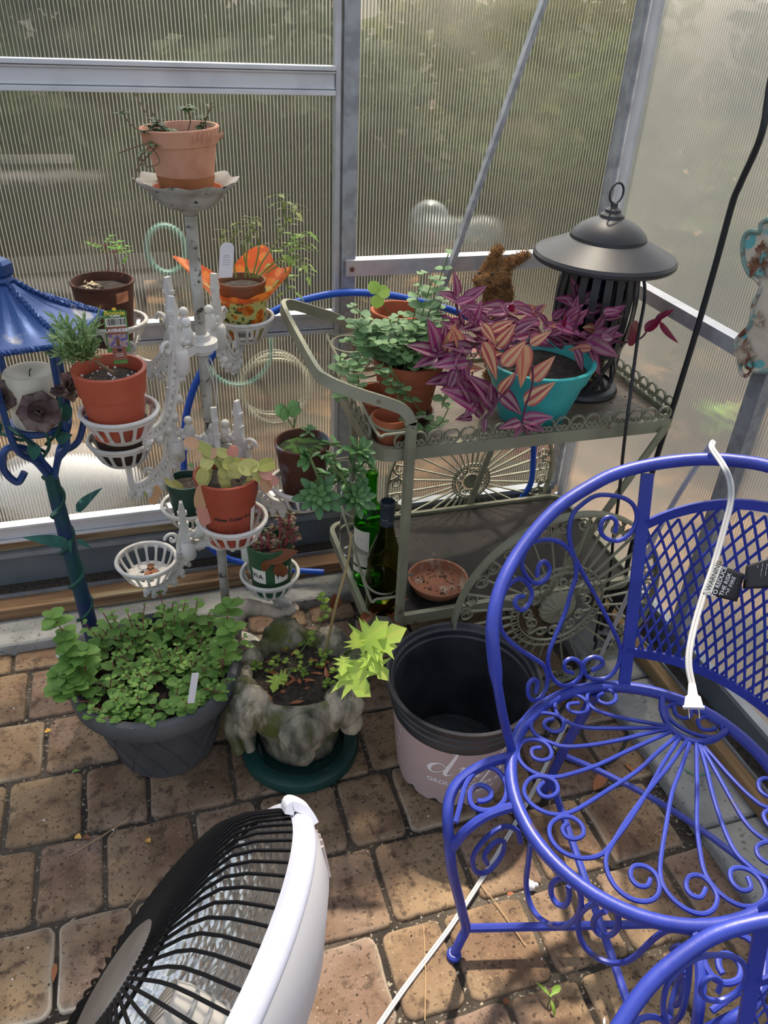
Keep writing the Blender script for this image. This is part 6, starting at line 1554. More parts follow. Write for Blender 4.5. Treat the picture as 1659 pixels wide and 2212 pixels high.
def cart():
    t = thing('garden_cart', ((CX0+CX1)/2, (CY0+CY1)/2, 0), 'sage green wrought metal two-tier cart with big spoked wheels along the back wall', 'cart')
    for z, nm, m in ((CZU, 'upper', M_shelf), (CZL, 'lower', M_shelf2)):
        o_ = rrect(CX0, CX1, CY0, CY1, .045)
        mb = MB(); n = len(o_)
        i_ = rrect(CX0+.012, CX1-.012, CY0+.012, CY1-.012, .036)
        for (A_, B_, za, zb) in ((o_, o_, z-.020, z+.008), (o_, i_, z+.008, z+.009), (i_, i_, z+.009, z-.002), (i_, o_, z-.020, z-.0201)):
            vs = [V((x, y, za)) for x, y in A_]+[V((x, y, zb)) for x, y in B_]; mb.add(vs, [(k, (k+1) % n, n+(k+1) % n, n+k) for k in range(n)])
        mb.build('shelf_frame', M_sage, t, smooth=False)
        MB().add([V((x, y, z)) for x, y in i_]+[V((x, y, z-.008)) for x, y in i_], [tuple(range(n)), tuple(range(2*n-1, n-1, -1))]).build('shelf_panel', m, t, smooth=False)
    z = CZU+.008
    for (p, q) in (((CX0+.04, CY0+.003), (CX1-.03, CY0+.003)), ((CX1-.003, CY0+.03), (CX1-.003, CY1-.03)), ((CX0+.04, CY1-.003), (CX1-.04, CY1-.003)), ((CX0+.003, CY0+.04), (CX0+.003, CY1-.04))):
        p, q = V((*p, z)), V((*q, z)); L = (q-p).length; n = int(L/.0335); mb = MB(); ex = (q-p).normalized()
        for k in range(n): scroll_unit(mb, p.lerp(q, (k+.5)/n), ex, .0158)
        mb.build('scroll_gallery', M_sage, t, smooth=False)
    # corner posts running up into the U-shaped push handle
    hp = [(.465, 1.276, .0), (.465, 1.276, .30), (.4635, 1.276, .675), (.460, 1.276, .712), (.448, 1.276, .740), (.418, 1.276, .758), (.36, 1.277, .782), (.325, 1.282, .797), (.300, 1.300, .806), (.288, 1.335, .810), (.284, 1.50, .815), (.284, 1.64, .818), (.290, 1.685, .819), (.312, 1.702, .814), (.36, 1.706, .796), (.43, 1.708, .766), (.455, 1.708, .733), (.4635, 1.708, .67), (.465, 1.708, .3), (.465, 1.708, .0)]
    MB().tube(smooth(hp, 5), 0, flat=(.022, .010), up=(.2, .1, 1)).build('handle_frame', M_sage, t, sharp=50)
    for (y, ang) in ((1.278, 0), (1.706, 0)):
        a_ = at_y(1432, 942, 1.278) if y < 1.4 else at_y(1115, 942, 1.706); b_ = at_y(1172, 1305, 1.278) if y < 1.4 else at_y(1012, 1100, 1.706)
        a_.z = CZU-.008; b_.z = CZL
        MB().tube([a_, b_], 0, flat=(.017, .006), up=(b_-a_).cross(V((0, 1, 0)))).build('diagonal_brace', M_sage, t, smooth=False)
    wheel('front', (.812, 1.180, .256), .256, t, -1)
    wheel('back', (.826, 1.745, .256), .256, t, 1, .5)
    # ring racks at the handle end: wires with four rings each
    for (f, b, nm) in (((.398, 1.290, .272), (.392, 1.700, .40), 'bottle_rack'), ((.400, 1.290, .688), (.392, 1.700, .735), 'pot_rack')):
        f, b = V(f), V(b); mb = MB()
        mb.tube(smooth([V((.463, 1.280, f.z+.004)), f+V((.015, -.004, 0)), f+V((0, .010, 0)), f.lerp(b, .5), b+V((0, -.01, 0)), b+V((.02, 0, 0)), V((.463, 1.704, b.z))], 4), .0034, 7)
        ax = (b-f).normalized()
        for k in range(4):
            c = f.lerp(b, .11+.26*k)+V((.042, 0, 0)); mb.tube([c+V((1, 0, 0))*(.041*math.cos(a))+ax*(.041*math.sin(a)) for a in [2*PI*i/28 for i in range(28)]], .0030, 7, True)
            mb.tube([c+V((.041, 0, 0)), c+V((.075, 0, 0))], .003, 6)
        mb.build(nm, M_sage, t)
    return t
cart()

# ------------------------------------------------------------------ on the upper shelf
ZS = CZU+.0005
def small_terra(u, v, y, w, label):
    top = at_y(u, v, y); r = w*mpp(top)/2; h = r*1.62
    c = top-V((0, 0, h))
    t = thing('small_clay_pot', c, label, 'plant pot', 'small empty clay pots in the cart rack')
    MB().lathe([(r*.62, 0), (r*.88, h*.66), (r*.90, h*.67), (r*1.0, h*.675), (r*1.0, h), (r*.90, h), (r*.80, h*.62), (r*.55, .006), (.001, .006)], c, 40, capb=True).build('pot_body', M_terra, t, sharp=30)
small_terra(815, 843, 1.425, 80, 'small empty clay pot in the cart rack, the one farther from the front')
small_terra(843, 897, 1.335, 80, 'small empty clay pot in the cart rack, nearest the front post')

M_oreg = leafmat('oregano_leaf', srgb(112, 148, 106), srgb(146, 184, 122), under=srgb(150, 172, 140), tl=.3, vein=.18)
def oregano():
    y = 1.44; top = at_y(884, 772, y); r = 77*mpp(top); c = V((top.x, y, ZS+.014)); h = top.z-c.z
    tag(MB().lathe([(.052, 0), (.062, .016), (.058, .016), (.050, .006), (.001, .006)], V((c.x, y, ZS)), 40, capb=True).build('saucer', mat('dark_clay_saucer', srgb(92, 50, 34), .5, 0, srgb(60, 36, 28), 16)), 'dark damp clay saucer under the oregano pot on the cart', 'saucer')
    c = V((c.x, y, ZS+.0065)); h = top.z-c.z
    mt = mat('wet_terracotta', srgb(164, 90, 58), .8, 0, srgb(136, 70, 44), 10, (.4, .65), .15, 60, srgb(190, 130, 100), 9, (.62, .75))
    t = pot('terracotta_pot', c, h, r*.66, r*.96, mt, 'large terracotta pot of grey-green oregano at the left of the cart top', rim=.30, lip=.005, soil=.88)
    decal(t, c, r*.66, r*.96, h, facing(c), 3.0, .002, .022, mat('damp_clay', srgb(88, 40, 26), .5), 'damp_band', .0004)
    ms, ml = MB(), MB(); zt = c.z+h*.9
    A = lambda u, v, dy=0: at_y(u, v, y+dy)
    def stem(pts, n, L, a0=None):
        P = smooth(pts, 5); ms.tube(P, .0013, 5); a = U(0, PI); rv = U(.1, .8)
        for k in range(n):
            f = .18+.82*(k+1)/n; p = P[min(len(P)-1, int(f*(len(P)-1)))]; a += PI/2+U(-.3, .3); q = 1.3*L*(1-.45*max(0, f-.7)/.3)*U(.85, 1.15)
            for s in (0, PI): leaf(ml, p, V((math.cos(a+s), math.sin(a+s), U(.0, .5))), (0, -.25, 1), q, q*.92, 'round', U(.1, .4), .10, 4, rnd=min(.98, max(.02, rv+U(-.1, .1)+.2*f)))
    for (u0, v0, u1, v1, dy, n) in ((900, 740, 970, 545, .02, 7), (890, 740, 935, 600, .0, 8), (905, 745, 955, 650, .01, 7), (880, 745, 912, 590, .03, 7), (860, 750, 760, 660, -.02, 7), (850, 750, 745, 690, -.03, 7), (850, 755, 745, 735, -.04, 7), (855, 755, 765, 770, -.05, 6), (850, 755, 790, 690, .0, 6), (870, 750, 840, 690, -.02, 6), (875, 755, 870, 700, -.04, 6), (890, 755, 905, 700, -.05, 6), (880, 760, 880, 735, -.06, 5), (870, 760, 840, 740, -.06, 5), (900, 750, 935, 690, -.04, 6), (895, 755, 925, 735, -.06, 5), (860, 750, 810, 700, -.03, 6), (865, 750, 810, 735, -.06, 6), (845, 755, 770, 700, -.02, 6), (900, 745, 960, 690, -.02, 6), (870, 750, 860, 680, 0, 6)):
        a, b = A(u0, v0), A(u1, v1, dy); a.z = min(a.z, zt); stem([a, a.lerp(b, .5)+V((0, 0, .012)), b], n, .023)
    for k in range(26):
        a_ = U(0, 2*PI); q = r*.8*math.sqrt(random.random()); p = V((c.x+q*math.cos(a_), y+q*math.sin(a_), zt)); stem([p, p+V((U(-.02, .02), U(-.02, .02), .03)), p+V((U(-.035, .035), U(-.04, .03), U(.03, .07)))], 4, .021)
    # trailing runners over the rim
    stem([A(830, 780, -.06), A(825, 800, -.08), A(845, 830, -.085), A(870, 855, -.07)], 6, .016); stem([A(800, 770, -.06), A(770, 790, -.07), A(775, 830, -.07), A(760, 850, -.06)], 6, .018)
    stem([A(840, 790, -.07), A(880, 850, -.09), A(940, 920, -.10), A(970, 880, -.10)], 6, .019); stem([A(845, 790, -.07), A(860, 860, -.09), A(900, 925, -.11), A(935, 918, -.115)], 6, .019)
    stem([A(780, 780, -.05), A(745, 840, -.05), A(730, 860, -.04)], 5, .019); stem([A(790, 770, -.04), A(740, 800, -.03), A(735, 770, -.02)], 5, .019)
    stem([A(955, 880, -.1), A(960, 860, -.1), A(965, 830, -.1)], 4, .018)
    ms.build('stems', M_stem_g, t); ml.build('leaves', M_oreg, t, sharp=0)
oregano()
def back_pot():
    y = 1.60; top = at_y(862, 668, y); r = 61*mpp(top); c = V((top.x, y, ZS)); h = top.z-c.z
    t = pot('terracotta_pot', c, h, r*.68, r*.96, M_terra, 'terracotta pot with a strawberry leaf, behind the oregano pot on the cart', rim=.22, lip=.004, soil=.80)
    ml, ms = MB(), MB(); b = at_y(815, 635, y-.03); a = V((c.x-.01, y, c.z+h*.82)); ms.tube(smooth([a, a.lerp(b, .5)+V((-.005, 0, .01)), b], 4), .0013, 5)
    for an in (.3, 1.9, -1.6): leaf(ml, b, V((math.cos(an), .2*math.sin(an), .6*math.sin(an)+.1)), (0, -.8, .6), .030, .030, 'round', .15, .12, 6, rnd=.8)
    ml.build('leaves', leafmat('strawberry_leaf', srgb(124, 166, 70), srgb(166, 200, 96), tl=.35), t, sharp=0); ms.build('stems', M_stem_g, t)
back_pot()

# teal pot of wandering dude
M_trad = leafmat('zebrina_leaf', srgb(92, 16, 62), srgb(150, 48, 110), under=srgb(122, 14, 54), stripe=srgb(168, 138, 138), rough=.30, tl=.22)
M_tradp = leafmat('zebrina_leaf_pale', srgb(164, 66, 74), srgb(196, 112, 96), under=srgb(150, 40, 70), stripe=srgb(216, 192, 142), rough=.35, tl=.25)
def tradescantia():
    y = 1.385; top = at_y(1168, 772, y); r = 122*mpp(top); c = V((top.x-.002, y, ZS)); h = top.z-c.z
    M_teal = mat('teal_plastic', srgb(62, 178, 176), .38, 0, srgb(54, 164, 164), 8)
    t = pot('plastic_pot', c, h, r*.60, r*.96, M_teal, 'bright teal pot overflowing with purple striped trailing leaves on the cart', rim=.28, lip=.005, soil=.85, wall=.005)
    mp, mq, ms = MB(), MB(), MB(); A = lambda u, v, dy=0: at_y(u, v, y+dy)
    def lf(p0, p1, dy, pale=False, W=.38, d2=None):
        a, b = A(*p0, dy), A(*p1, dy-.012 if d2 is None else d2); L = (b-a).length
        leaf(mq if pale else mp, a, b-a, (U(-.3, .3), -.7, .75), L, L*W*1.30, 'point', .12, .30, 9, rnd=U(.05, .95), m=4)
    F = -.13
    for p0, p1, dy, pale in (((985, 645), (985, 585), -.02, 0), ((988, 650), (950, 628), -.03, 0), ((1000, 652), (1052, 615), -.03, 0), ((985, 655), (1028, 640), -.05, 0), ((945, 765), (930, 688), -.06, 0), ((945, 765), (882, 742), -.07, 0), ((950, 765), (962, 700), -.05, 0), ((945, 770), (893, 792), -.08, 0), ((965, 760), (985, 700), -.06, 1), ((1000, 765), (980, 700), -.07, 1),
        ((1085, 790), (1136, 736), F, 1), ((1040, 740), (1082, 822), F, 1), ((1128, 742), (1132, 842), F+.01, 1), ((1146, 822), (1200, 770), F, 1), ((1132, 872), (1200, 824), F, 1), ((1075, 846), (1134, 896), F, 0), ((1035, 875), (958, 838), F, 0), ((1045, 895), (994, 812), F+.01, 0), ((1070, 880), (1018, 806), F, 0), ((1050, 880), (1065, 830), F, 0), ((1080, 850), (1110, 806), F-.01, 1), ((1000, 790), (1010, 850), F+.03, 0), ((1010, 780), (935, 788), F+.04, 0), ((1000, 800), (950, 825), F+.03, 0), ((985, 800), (965, 850), F+.02, 0),
        ((1125, 912), (1078, 924), F, 0), ((1125, 915), (1112, 948), F, 0), ((1128, 908), (1198, 898), F, 0), ((1130, 915), (1182, 930), F-.01, 0), ((1128, 918), (1146, 942), F-.01, 0), ((1046, 905), (1046, 938), F, 0), ((1020, 900), (985, 905), F, 0), ((1030, 870), (1000, 905), F-.01, 0), ((1050, 870), (1068, 900), F, 0),
        ((1145, 745), (1190, 715), -.10, 1), ((1060, 715), (1110, 690), -.08, 1), ((1070, 750), (1115, 700), -.09, 1), ((1110, 720), (1160, 690), -.08, 0), ((1040, 700), (1075, 745), -.1, 1), ((1020, 700), (1040, 650), -.05, 0),
        ((1252, 660), (1238, 600), .08, 0), ((1252, 662), (1203, 640), .07, 0), ((1255, 655), (1298, 620), .06, 0), ((1250, 665), (1272, 590), .08, 0), ((1255, 668), (1225, 690), .06, 0), ((1265, 655), (1295, 640), .05, 0),
        ((1280, 725), (1352, 720), .0, 0), ((1265, 735), (1345, 768), -.02, 0), ((1285, 710), (1316, 668), .0, 0), ((1270, 745), (1300, 800), -.03, 0), ((1240, 755), (1265, 805), -.05, 0), ((1270, 760), (1302, 812), .02, 0), ((1230, 700), (1250, 640), .02, 0), ((1290, 740), (1340, 700), .0, 0)):
        lf(p0, p1, dy, bool(pale))
    for k in range(30):
        u, v = U(965, 1060), U(730, 860); dy = U(-.09, -.05); a_ = U(0, 2*PI); l = U(40, 66)
        lf((u, v), (u+l*math.cos(a_), v+abs(l*math.sin(a_))*.8-12), dy, random.random() < .25, U(.34, .42), dy-.015)
    for k in range(95):
        u, v = U(975, 1315), U(660, 755); dy = U(-.07, .07); a_ = U(0, 2*PI); l = U(38, 62)
        lf((u, v), (u+l*math.cos(a_), v-abs(l*math.sin(a_))*.7+U(-5, 22)), dy, random.random() < .12, U(.32, .42), dy+U(-.04, .02))
    # the stray shoot on the right
    P = smooth([A(1300, 735, .02), A(1345, 740, .02), A(1385, 730, .02), A(1410, 695, .02), A(1440, 672, .02)], 5); ms.tube(P, .0022, 6)
    for p0, p1, W in (((1382, 732), (1352, 700), .95), ((1392, 715), (1430, 685), .55), ((1415, 690), (1455, 668), .35), ((1425, 695), (1456, 742), .25), ((1430, 690), (1440, 665), .5)):
        a, b = A(*p0, .02), A(*p1, .012); leaf(mp, a, b-a, (0, .8, -.5), (b-a).length, (b-a).length*W, 'ovate', .2, .2, 7, rnd=.4, m=4)
    for pts in ([(1080, 760), (1040, 740), (1010, 760), (985, 790), (1030, 880)], [(1120, 770), (1110, 820), (1080, 860), (1046, 905)], [(1150, 790), (1150, 830), (1135, 880), (1127, 915)], [(1040, 720), (1000, 700), (985, 655)], [(1040, 740), (980, 745), (948, 768)], [(1230, 740), (1245, 700), (1255, 660)], [(1200, 745), (1260, 740), (1285, 728)]):
        ms.tube(smooth([A(u, v, -.02-.1*(v > 780)-.03) for u, v in pts], 5), .0022, 6)
    ms.build('stems', mat('purple_stem', srgb(92, 36, 62), .5), t); mp.build('purple_leaves', M_trad, t, sharp=0); mq.build('pale_leaves', M_tradp, t, sharp=0)
tradescantia()

# coir bunny
def bunny():
    y = 1.59; A = lambda u, v, dy=0: at_y(u, v, y+dy)
    m = mat('coir', srgb(140, 102, 62), .95, 0, srgb(86, 58, 34), 60, (.4, .6), 1.0, 130)
    c = A(1075, 830); c.z = ZS
    t = thing('coir_bunny', c, 'brown coir bunny figure standing behind the purple leaves on the cart', 'figurine')
    s = mpp(A(1075, 600))
    body = MB(); fib = MB()
    def blob(p, r, M=None):
        body.ball(p, r, 20, 14, M=M, fn=lambda d: 1+.10*noise.noise(d*3.5+V(p)*20))
        R = V(r)
        for k in range(int(900*(R.x+R.y+R.z)/.12)):
            d = rdir(); q = V((d.x*R.x, d.y*R.y, d.z*R.z)); q = p+(M @ q if M else q); tg = d.orthogonal().normalized()*U(-1, 1)+d.cross(d.orthogonal()).normalized()*U(-1, 1)+d*U(0, .5)
            fib.tube([q, q+tg.normalized()*U(.006, .013)], .0005, 3, cap=False)
    blob(A(1075, 640), (33*s, .028, 46*s)); blob(A(1080, 740), (40*s, .036, 70*s)); blob(A(1083, 825)+V((0, 0, .012)), (42*s, .045, 40*s))
    blob(A(1068, 600), (34*s, .030, 30*s)); blob(A(1045, 608, -.018), (20*s, .020, 17*s))
    for (p, q, r0) in ((A(1055, 585), A(1076, 540), 15), (A(1078, 580), A(1134, 552), 14)):
        d = q-p
        for k in range(5): blob(p.lerp(q, k/4), ((r0-1.6*k)*s, .010, (r0-1.6*k)*s))
    body.build('body', m, t, sharp=0); fib.build('fibres', mat('coir_fibre', srgb(182, 136, 82), .9, 0, srgb(124, 86, 48), 90), t, smooth=False)['kind'] = 'stuff'
    for (u, v) in ((1063, 592), (1036, 590)): MB().ball(A(u, v, -.031), .0032, 12, 8).build('eye', M_black_ink, t)
bunny()

# bug zapper lantern
def zapper():
    y = 1.545; A = lambda v: at_y(1306, v, y); s = mpp(at_y(1306, 540, y))
    base = at_z(1250, 838, ZS); y = base.y
    ax = lambda v: V((base.x, y, at_y(base.x*0+1300, v, y).z))
    t = thing('bug_zapper', base, 'dark grey lantern shaped bug zapper with a wide brim on the cart', 'lantern')
    M = mat('zapper_grey', srgb(66, 66, 68), .42, .35, srgb(58, 58, 60), 10)
    Mi = mat('zapper_inner', srgb(14, 14, 30), .15, .2)
    z = lambda v: at_y(1306, v, y).z
    zb = z(556); B = V((base.x, y, 0)); rb = 149*s
    MB().lathe([(rb*.62, zb-.004), (rb*.98, zb-.006), (rb, zb-.002), (rb, zb+.004), (rb*.97, zb+.010), (rb*.80, zb+.022), (rb*.60, zb+.036), (rb*.53, zb+.041), (rb*.525, zb+.047), (rb*.50, zb+.053), (rb*.41, zb+.066), (rb*.28, zb+.077), (rb*.17, zb+.083), (rb*.16, zb+.089), (rb*.11, zb+.094), (rb*.105, zb+.099), (.008, zb+.104), (.007, zb+.112), (.001, zb+.113)], B, 72).build('brimmed_lid', M, t, sharp=25)
    c = B+V((0, 0, zb+.131)); MB().tube([c+V((.018*math.cos(a), .004*math.cos(a), .020*math.sin(a))) for a in [2*PI*i/32 for i in range(32)]], .0024, 8, True).build('ring_handle', M, t)
    zt = zb-.006; h = zt-ZS; mb = MB()
    prof = lambda f: rb*(.51+.07*math.sin(PI*min(1, max(0, (f-.34)/.66)))) if f > .34 else rb*.50
    for k in range(20):
        a = 2*PI*k/20; o = V((math.cos(a), math.sin(a), 0)); P = [B+o*prof(f)+V((0, 0, ZS+h*f)) for f in (.42, .5, .6, .7, .8, .9, 1.0)]
        mb.tube(P, 0, flat=(.0165, .003), up=V((-o.y, o.x, 0)))
    for f0, f1 in ((.34, .43), (.97, 1.0)): mb.lathe([(prof(f0), ZS+h*f0), (prof(f1)+.001, ZS+h*f1), (prof(f1)-.003, ZS+h*f1), (prof(f0)-.003, ZS+h*f0)], B, 48)
    mb.build('slotted_cage', M, t, sharp=35)
    MB().lathe([(rb*.42, ZS+h*.36), (rb*.42, zt)], B, 32).build('inner_grid', Mi, t)
    for k in range(2): MB().tube([B+V((.02-.04*k, 0, ZS+h*.42)), B+V((.02-.04*k, 0, zt-.01))], .009, 12).build('uv_tube', mat('uv_tube%d' % k, srgb(96, 90, 200), .2), t)
    mb = MB()
    for k in range(8):
        a = 2*PI*k/8
        for d in (-.36, .36):
            P = [B+V((rb*q*math.cos(a+d*g), rb*q*math.sin(a+d*g), ZS+h*f)) for f, q, g in ((.06, .47, -1), (.2, .49, 0), (.345, .50, 1))]; mb.tube(P, 0, flat=(.010, .003), up=V((-math.sin(a), math.cos(a), 0)))
    mb.lathe([(rb*.47, ZS+h*.05), (rb*.48, ZS+h*.09), (rb*.45, ZS+h*.09)], B, 48)
    mb.build('lattice_cage', M, t, sharp=35)
    MB().lathe([(rb*.30, ZS+h*.045), (rb*.30, ZS+h*.30), (.001, ZS+h*.31)], B, 24).build('catch_tray', mat('insect_litter', srgb(52, 44, 34), .9, 0, srgb(150, 124, 80), 90, (.52, .6)), t)
    MB().lathe([(rb*.56, ZS), (rb*.575, ZS+.006), (rb*.55, ZS+.014), (rb*.50, ZS+.019), (rb*.44, ZS+.020)], B, 48, capb=True, capt=True).build('foot', M, t, sharp=30)
    a = facing(B)+.22; q = B+V((math.cos(a)*rb*.60, math.sin(a)*rb*.60, zb-.010)); sx = V((-math.sin(a), math.cos(a), 0))
    MB().add([q-sx*.026, q+sx*.026, q+sx*.026+V((0, 0, .005)), q-sx*.026+V((0, 0, .005))], [(0, 1, 2, 3)]).build('rating_label', M_label, t, smooth=False)
    return B, zb, rb
ZB, ZZ, ZR = zapper()

# ------------------------------------------------------------------ on the lower shelf
def bottle(c, prof, m, name_, label, extra=None):
    t = thing('wine_bottle', c, label, 'bottle'); n = 40
    inner = [(max(.0005, r-.0022), z+.002 if i == 0 else z) for i, (r, z) in enumerate(prof)]
    MB().lathe([(.0005, .006), (prof[0][0]*.6, .004)]+prof+list(reversed(inner))[1:], c, n).build('glass', m, t, sharp=30)
    if extra: extra(t, V(c))
    return t
M_gl_ol = mat('olive_glass', (0.30, 0.30, 0.09, 1), 0.04, trans=1.0, ior=1.2)
M_gl_gr = mat('green_glass', (0.12, 0.50, 0.06, 1), 0.04, trans=1.0, ior=1.2)
M_gl_cl = mat('clear_plastic', (0.92, 0.95, 0.95, 1), 0.05, trans=1.0, ior=1.15)
burg = [(.036, .001), (.0405, .006), (.0405, .120), (.039, .140), (.033, .170), (.022, .205), (.0155, .235), (.0138, .262), (.0138, .290), (.0155, .291), (.0155, .297), (.013, .2975)]
bord = [(.034, .001), (.038, .006), (.038, .180), (.036, .195), (.026, .213), (.0150, .230), (.0138, .245), (.0138, .295), (.0152, .296), (.0152, .303), (.012, .304)]
cb = at_z(826, 1312, CZL+.001); cb.z = CZL+.0005
def cap(t, c):
    MB().lathe([(.0152, .236), (.0156, .262), (.0156, .288), (.0168, .290), (.0168, .297), (.0160, .2985), (.0135, .2985), (.013, .292), (.0005, .291)], c, 28, capb=False).build('capsule', mat('slate_capsule', srgb(44, 56, 68), .45), t)
    A0 = facing(c); wraptext(t, c, .0156, .0156, 1, '---- ---', .0060, A0-.35, .258, M_white_ink, d=.0006, thick=.00005); wraptext(t, c, .0156, .0156, 1, '--- --', .0055, A0+.5, .252, M_white_ink, d=.0006, thick=.00005)
    mb = MB()
    mb.tube([c+V((.0402*math.cos(a), .0402*math.sin(a), .138)) for a in [2*PI*i/40 for i in range(40)]], .0010, 6, True); mb.build('moulded_ring', M_gl_ol, t)
bottle(cb, burg, M_gl_ol, 'front', 'olive green wine bottle with a slate neck capsule in the front rack ring', cap)
cg = cb+V((-.004, .115, 0))
def glabel(t, c):
    decal(t, c, .038, .038, 1, facing(c)-.62, 1.25, .062, .165, M_label, 'paper_label', .0006); wraptext(t, c, .038, .038, 1, '-- ---', .008, facing(c)-.62, .14, mat('dark_red_ink', srgb(110, 30, 36), .6), d=.0012, thick=.0001); decal(t, c, .038, .038, 1, facing(c)-.62, 1.25, .040, .056, M_label, 'lower_label', .0006)
bottle(cg, bord, M_gl_gr, 'green', 'bright green wine bottle with a white label behind the olive bottle', glabel)
cc = cb+V((-.012, .235, 0))
t = thing('plastic_bottle', cc, 'clear empty plastic bottle standing third in the cart rack', 'bottle')
MB().lathe([(.030, .001), (.033, .006), (.033, .17), (.030, .19), (.016, .22), (.012, .228), (.012, .25), (.0105, .25), (.0105, .226), (.029, .188), (.032, .17), (.032, .008)], cc, 32, capb=True).build('bottle_body', M_gl_cl, t)
# clay saucer
sc_ = at_z(945, 1258, CZL+.010); sc_.z = CZL+.0005
tag(MB().lathe([(.062, 0), (.074, .022), (.0745, .026), (.069, .026), (.064, .010), (.058, .006), (.001, .006)], sc_, 56, capb=True).build('saucer', mat('dusty_clay', srgb(168, 112, 84), .9, 0, srgb(140, 88, 64), 10, (.4, .62), .2, 40, srgb(176, 152, 132), 22, (.56, .66)), sharp=35), 'dusty terracotta saucer lying on the lower cart shelf', 'saucer')
mb = MB()
for k in range(60):
    a = U(0, 2*PI); q = U(.02, .055); mb.ball(sc_+V((q*math.cos(a), q*math.sin(a), .007)), (U(.001, .004), U(.001, .004), .0012), 5, 3)
tag(mb.build('dry_dirt', M_dirt), 'dry dirt lying in the dusty saucer', 'dirt', kind='stuff')
for (u, v, lab) in ((800, 1330, 'curled brown leaf at the foot of the olive bottle, left one'), (835, 1320, 'curled brown leaf at the foot of the olive bottle, right one')):
    p = at_z(u, v, CZL+.006); mb = MB()
    for k in range(2): leaf(mb, p+V((0, 0, .002*k)), V((U(-1, 1), U(-1, .3), .35)), (0, 0, 1), .055, .030, 'ovate', .7, .5, 6, rnd=U(0, .5), thick=.001)
    tag(mb.build('dead_leaf', M_dryleaf), lab, 'leaf')
p = at_y(722, 1305, 1.272); mb = MB()
leaf(mb, p+V((0, 0, .03)), V((.1, -.1, -1)), (0, -1, .1), .06, .03, 'ovate', .4, .5, 6, rnd=.1, thick=.001)
tag(mb.build('dead_leaf', M_dryleaf), 'brown leaf hanging on the left rim of the lower cart shelf', 'leaf')
mb = MB()
for k in range(90):
    x, y_ = U(CX0+.03, CX1-.03), U(CY0+.03, CY1-.03); mb.ball(V((x, y_, CZL+.001)), (U(.0008, .003), U(.0008, .003), .001), 5, 3)
for k in range(26):
    x, y_ = U(.88, CX1-.03), U(CY0+.03, CY1-.05); mb.ball(V((x, y_, CZU+.001)), (U(.0008, .004), U(.0008, .003), .001), 5, 3)
tag(mb.build('shelf_crumbs', M_dirt), 'soil crumbs scattered over the cart shelves', 'dirt', kind='stuff')

# ------------------------------------------------------------------ hose and cords
M_hose = mat('blue_hose', srgb(24, 84, 190), .38, 0, srgb(20, 74, 176), 8)
YH = 1.742
A = lambda u, v, y=YH: at_y(u, v, y)
hp = [A(700, 1236, 1.66), A(640, 1232, 1.68), A(560, 1222, 1.70), A(470, 1195, 1.73), A(410, 1120), A(398, 1040), A(397, 960), A(402, 900), A(420, 835), A(450, 780), A(500, 725), A(560, 690), A(620, 660), A(690, 640), A(750, 632), A(830, 636), A(900, 650), A(1000, 680), A(1090, 740), A(1140, 830), A(1152, 920), A(1152, 990), A(1146, 1045), A(1120, 1085, 1.75)]
tag(MB().tube(smooth(hp, 7), .0085, 12).build('garden_hose', M_hose), 'blue garden hose looping behind the plant stand and the cart', 'garden hose')
M_cord = mat('black_cord', (0.012, 0.014, 0.016, 1), .4)
# zapper cord: from under the brim, over the front of the cart to the floor
zc = at_y(1386, 584, ZB.y-ZR*.40)
P = [zc+V((-.004, .02, .012)), zc]+[at_y(u, v, y) for u, v, y in ((1393, 640, 1.42), (1378, 730, 1.36), (1362, 850, 1.29), (1348, 960, 1.262), (1336, 1080, 1.255), (1325, 1160, 1.25), (1318, 1240, 1.25), (1300, 1315, 1.25), (1285, 1380, 1.25))]
P += [V((P[-1].x, 1.24, .05)), at_z(1262, 1470, .006)]
P += [at_z(u, v, .0045) for u, v in ((1215, 1530), (1180, 1580), (1200, 1625), (1260, 1652), (1320, 1645), (1352, 1600), (1348, 1560), (1330, 1530), (1320, 1500))]
tag(MB().tube(smooth(P, 6), .0036, 8).build('power_cord', M_cord), 'thin black cord hanging from the brim of the zapper and coiled on the floor', 'cord')
# thicker cord from above on the right
P = [at_x(u, v, 1.075) for u, v in ((1690, 60), (1664, 180), (1645, 290), (1600, 395), (1582, 440), (1545, 575), (1503, 720), (1460, 860), (1418, 990), (1385, 1110), (1362, 1190), (1345, 1265))]+[at_x(1318, 1320, 1.06), at_x(1295, 1370, 1.04)]
P += [V((1.02, 1.235, .06)), V((1.0, 1.22, .034)), V((.96, 1.20, .034)), V((.93, 1.19, .008)), V((.87, 1.16, .007))]
tag(MB().tube(smooth(P, 6), .0062, 10).build('power_cord', M_cord), 'thick black cord hanging down in front of the right-hand panels', 'cord')

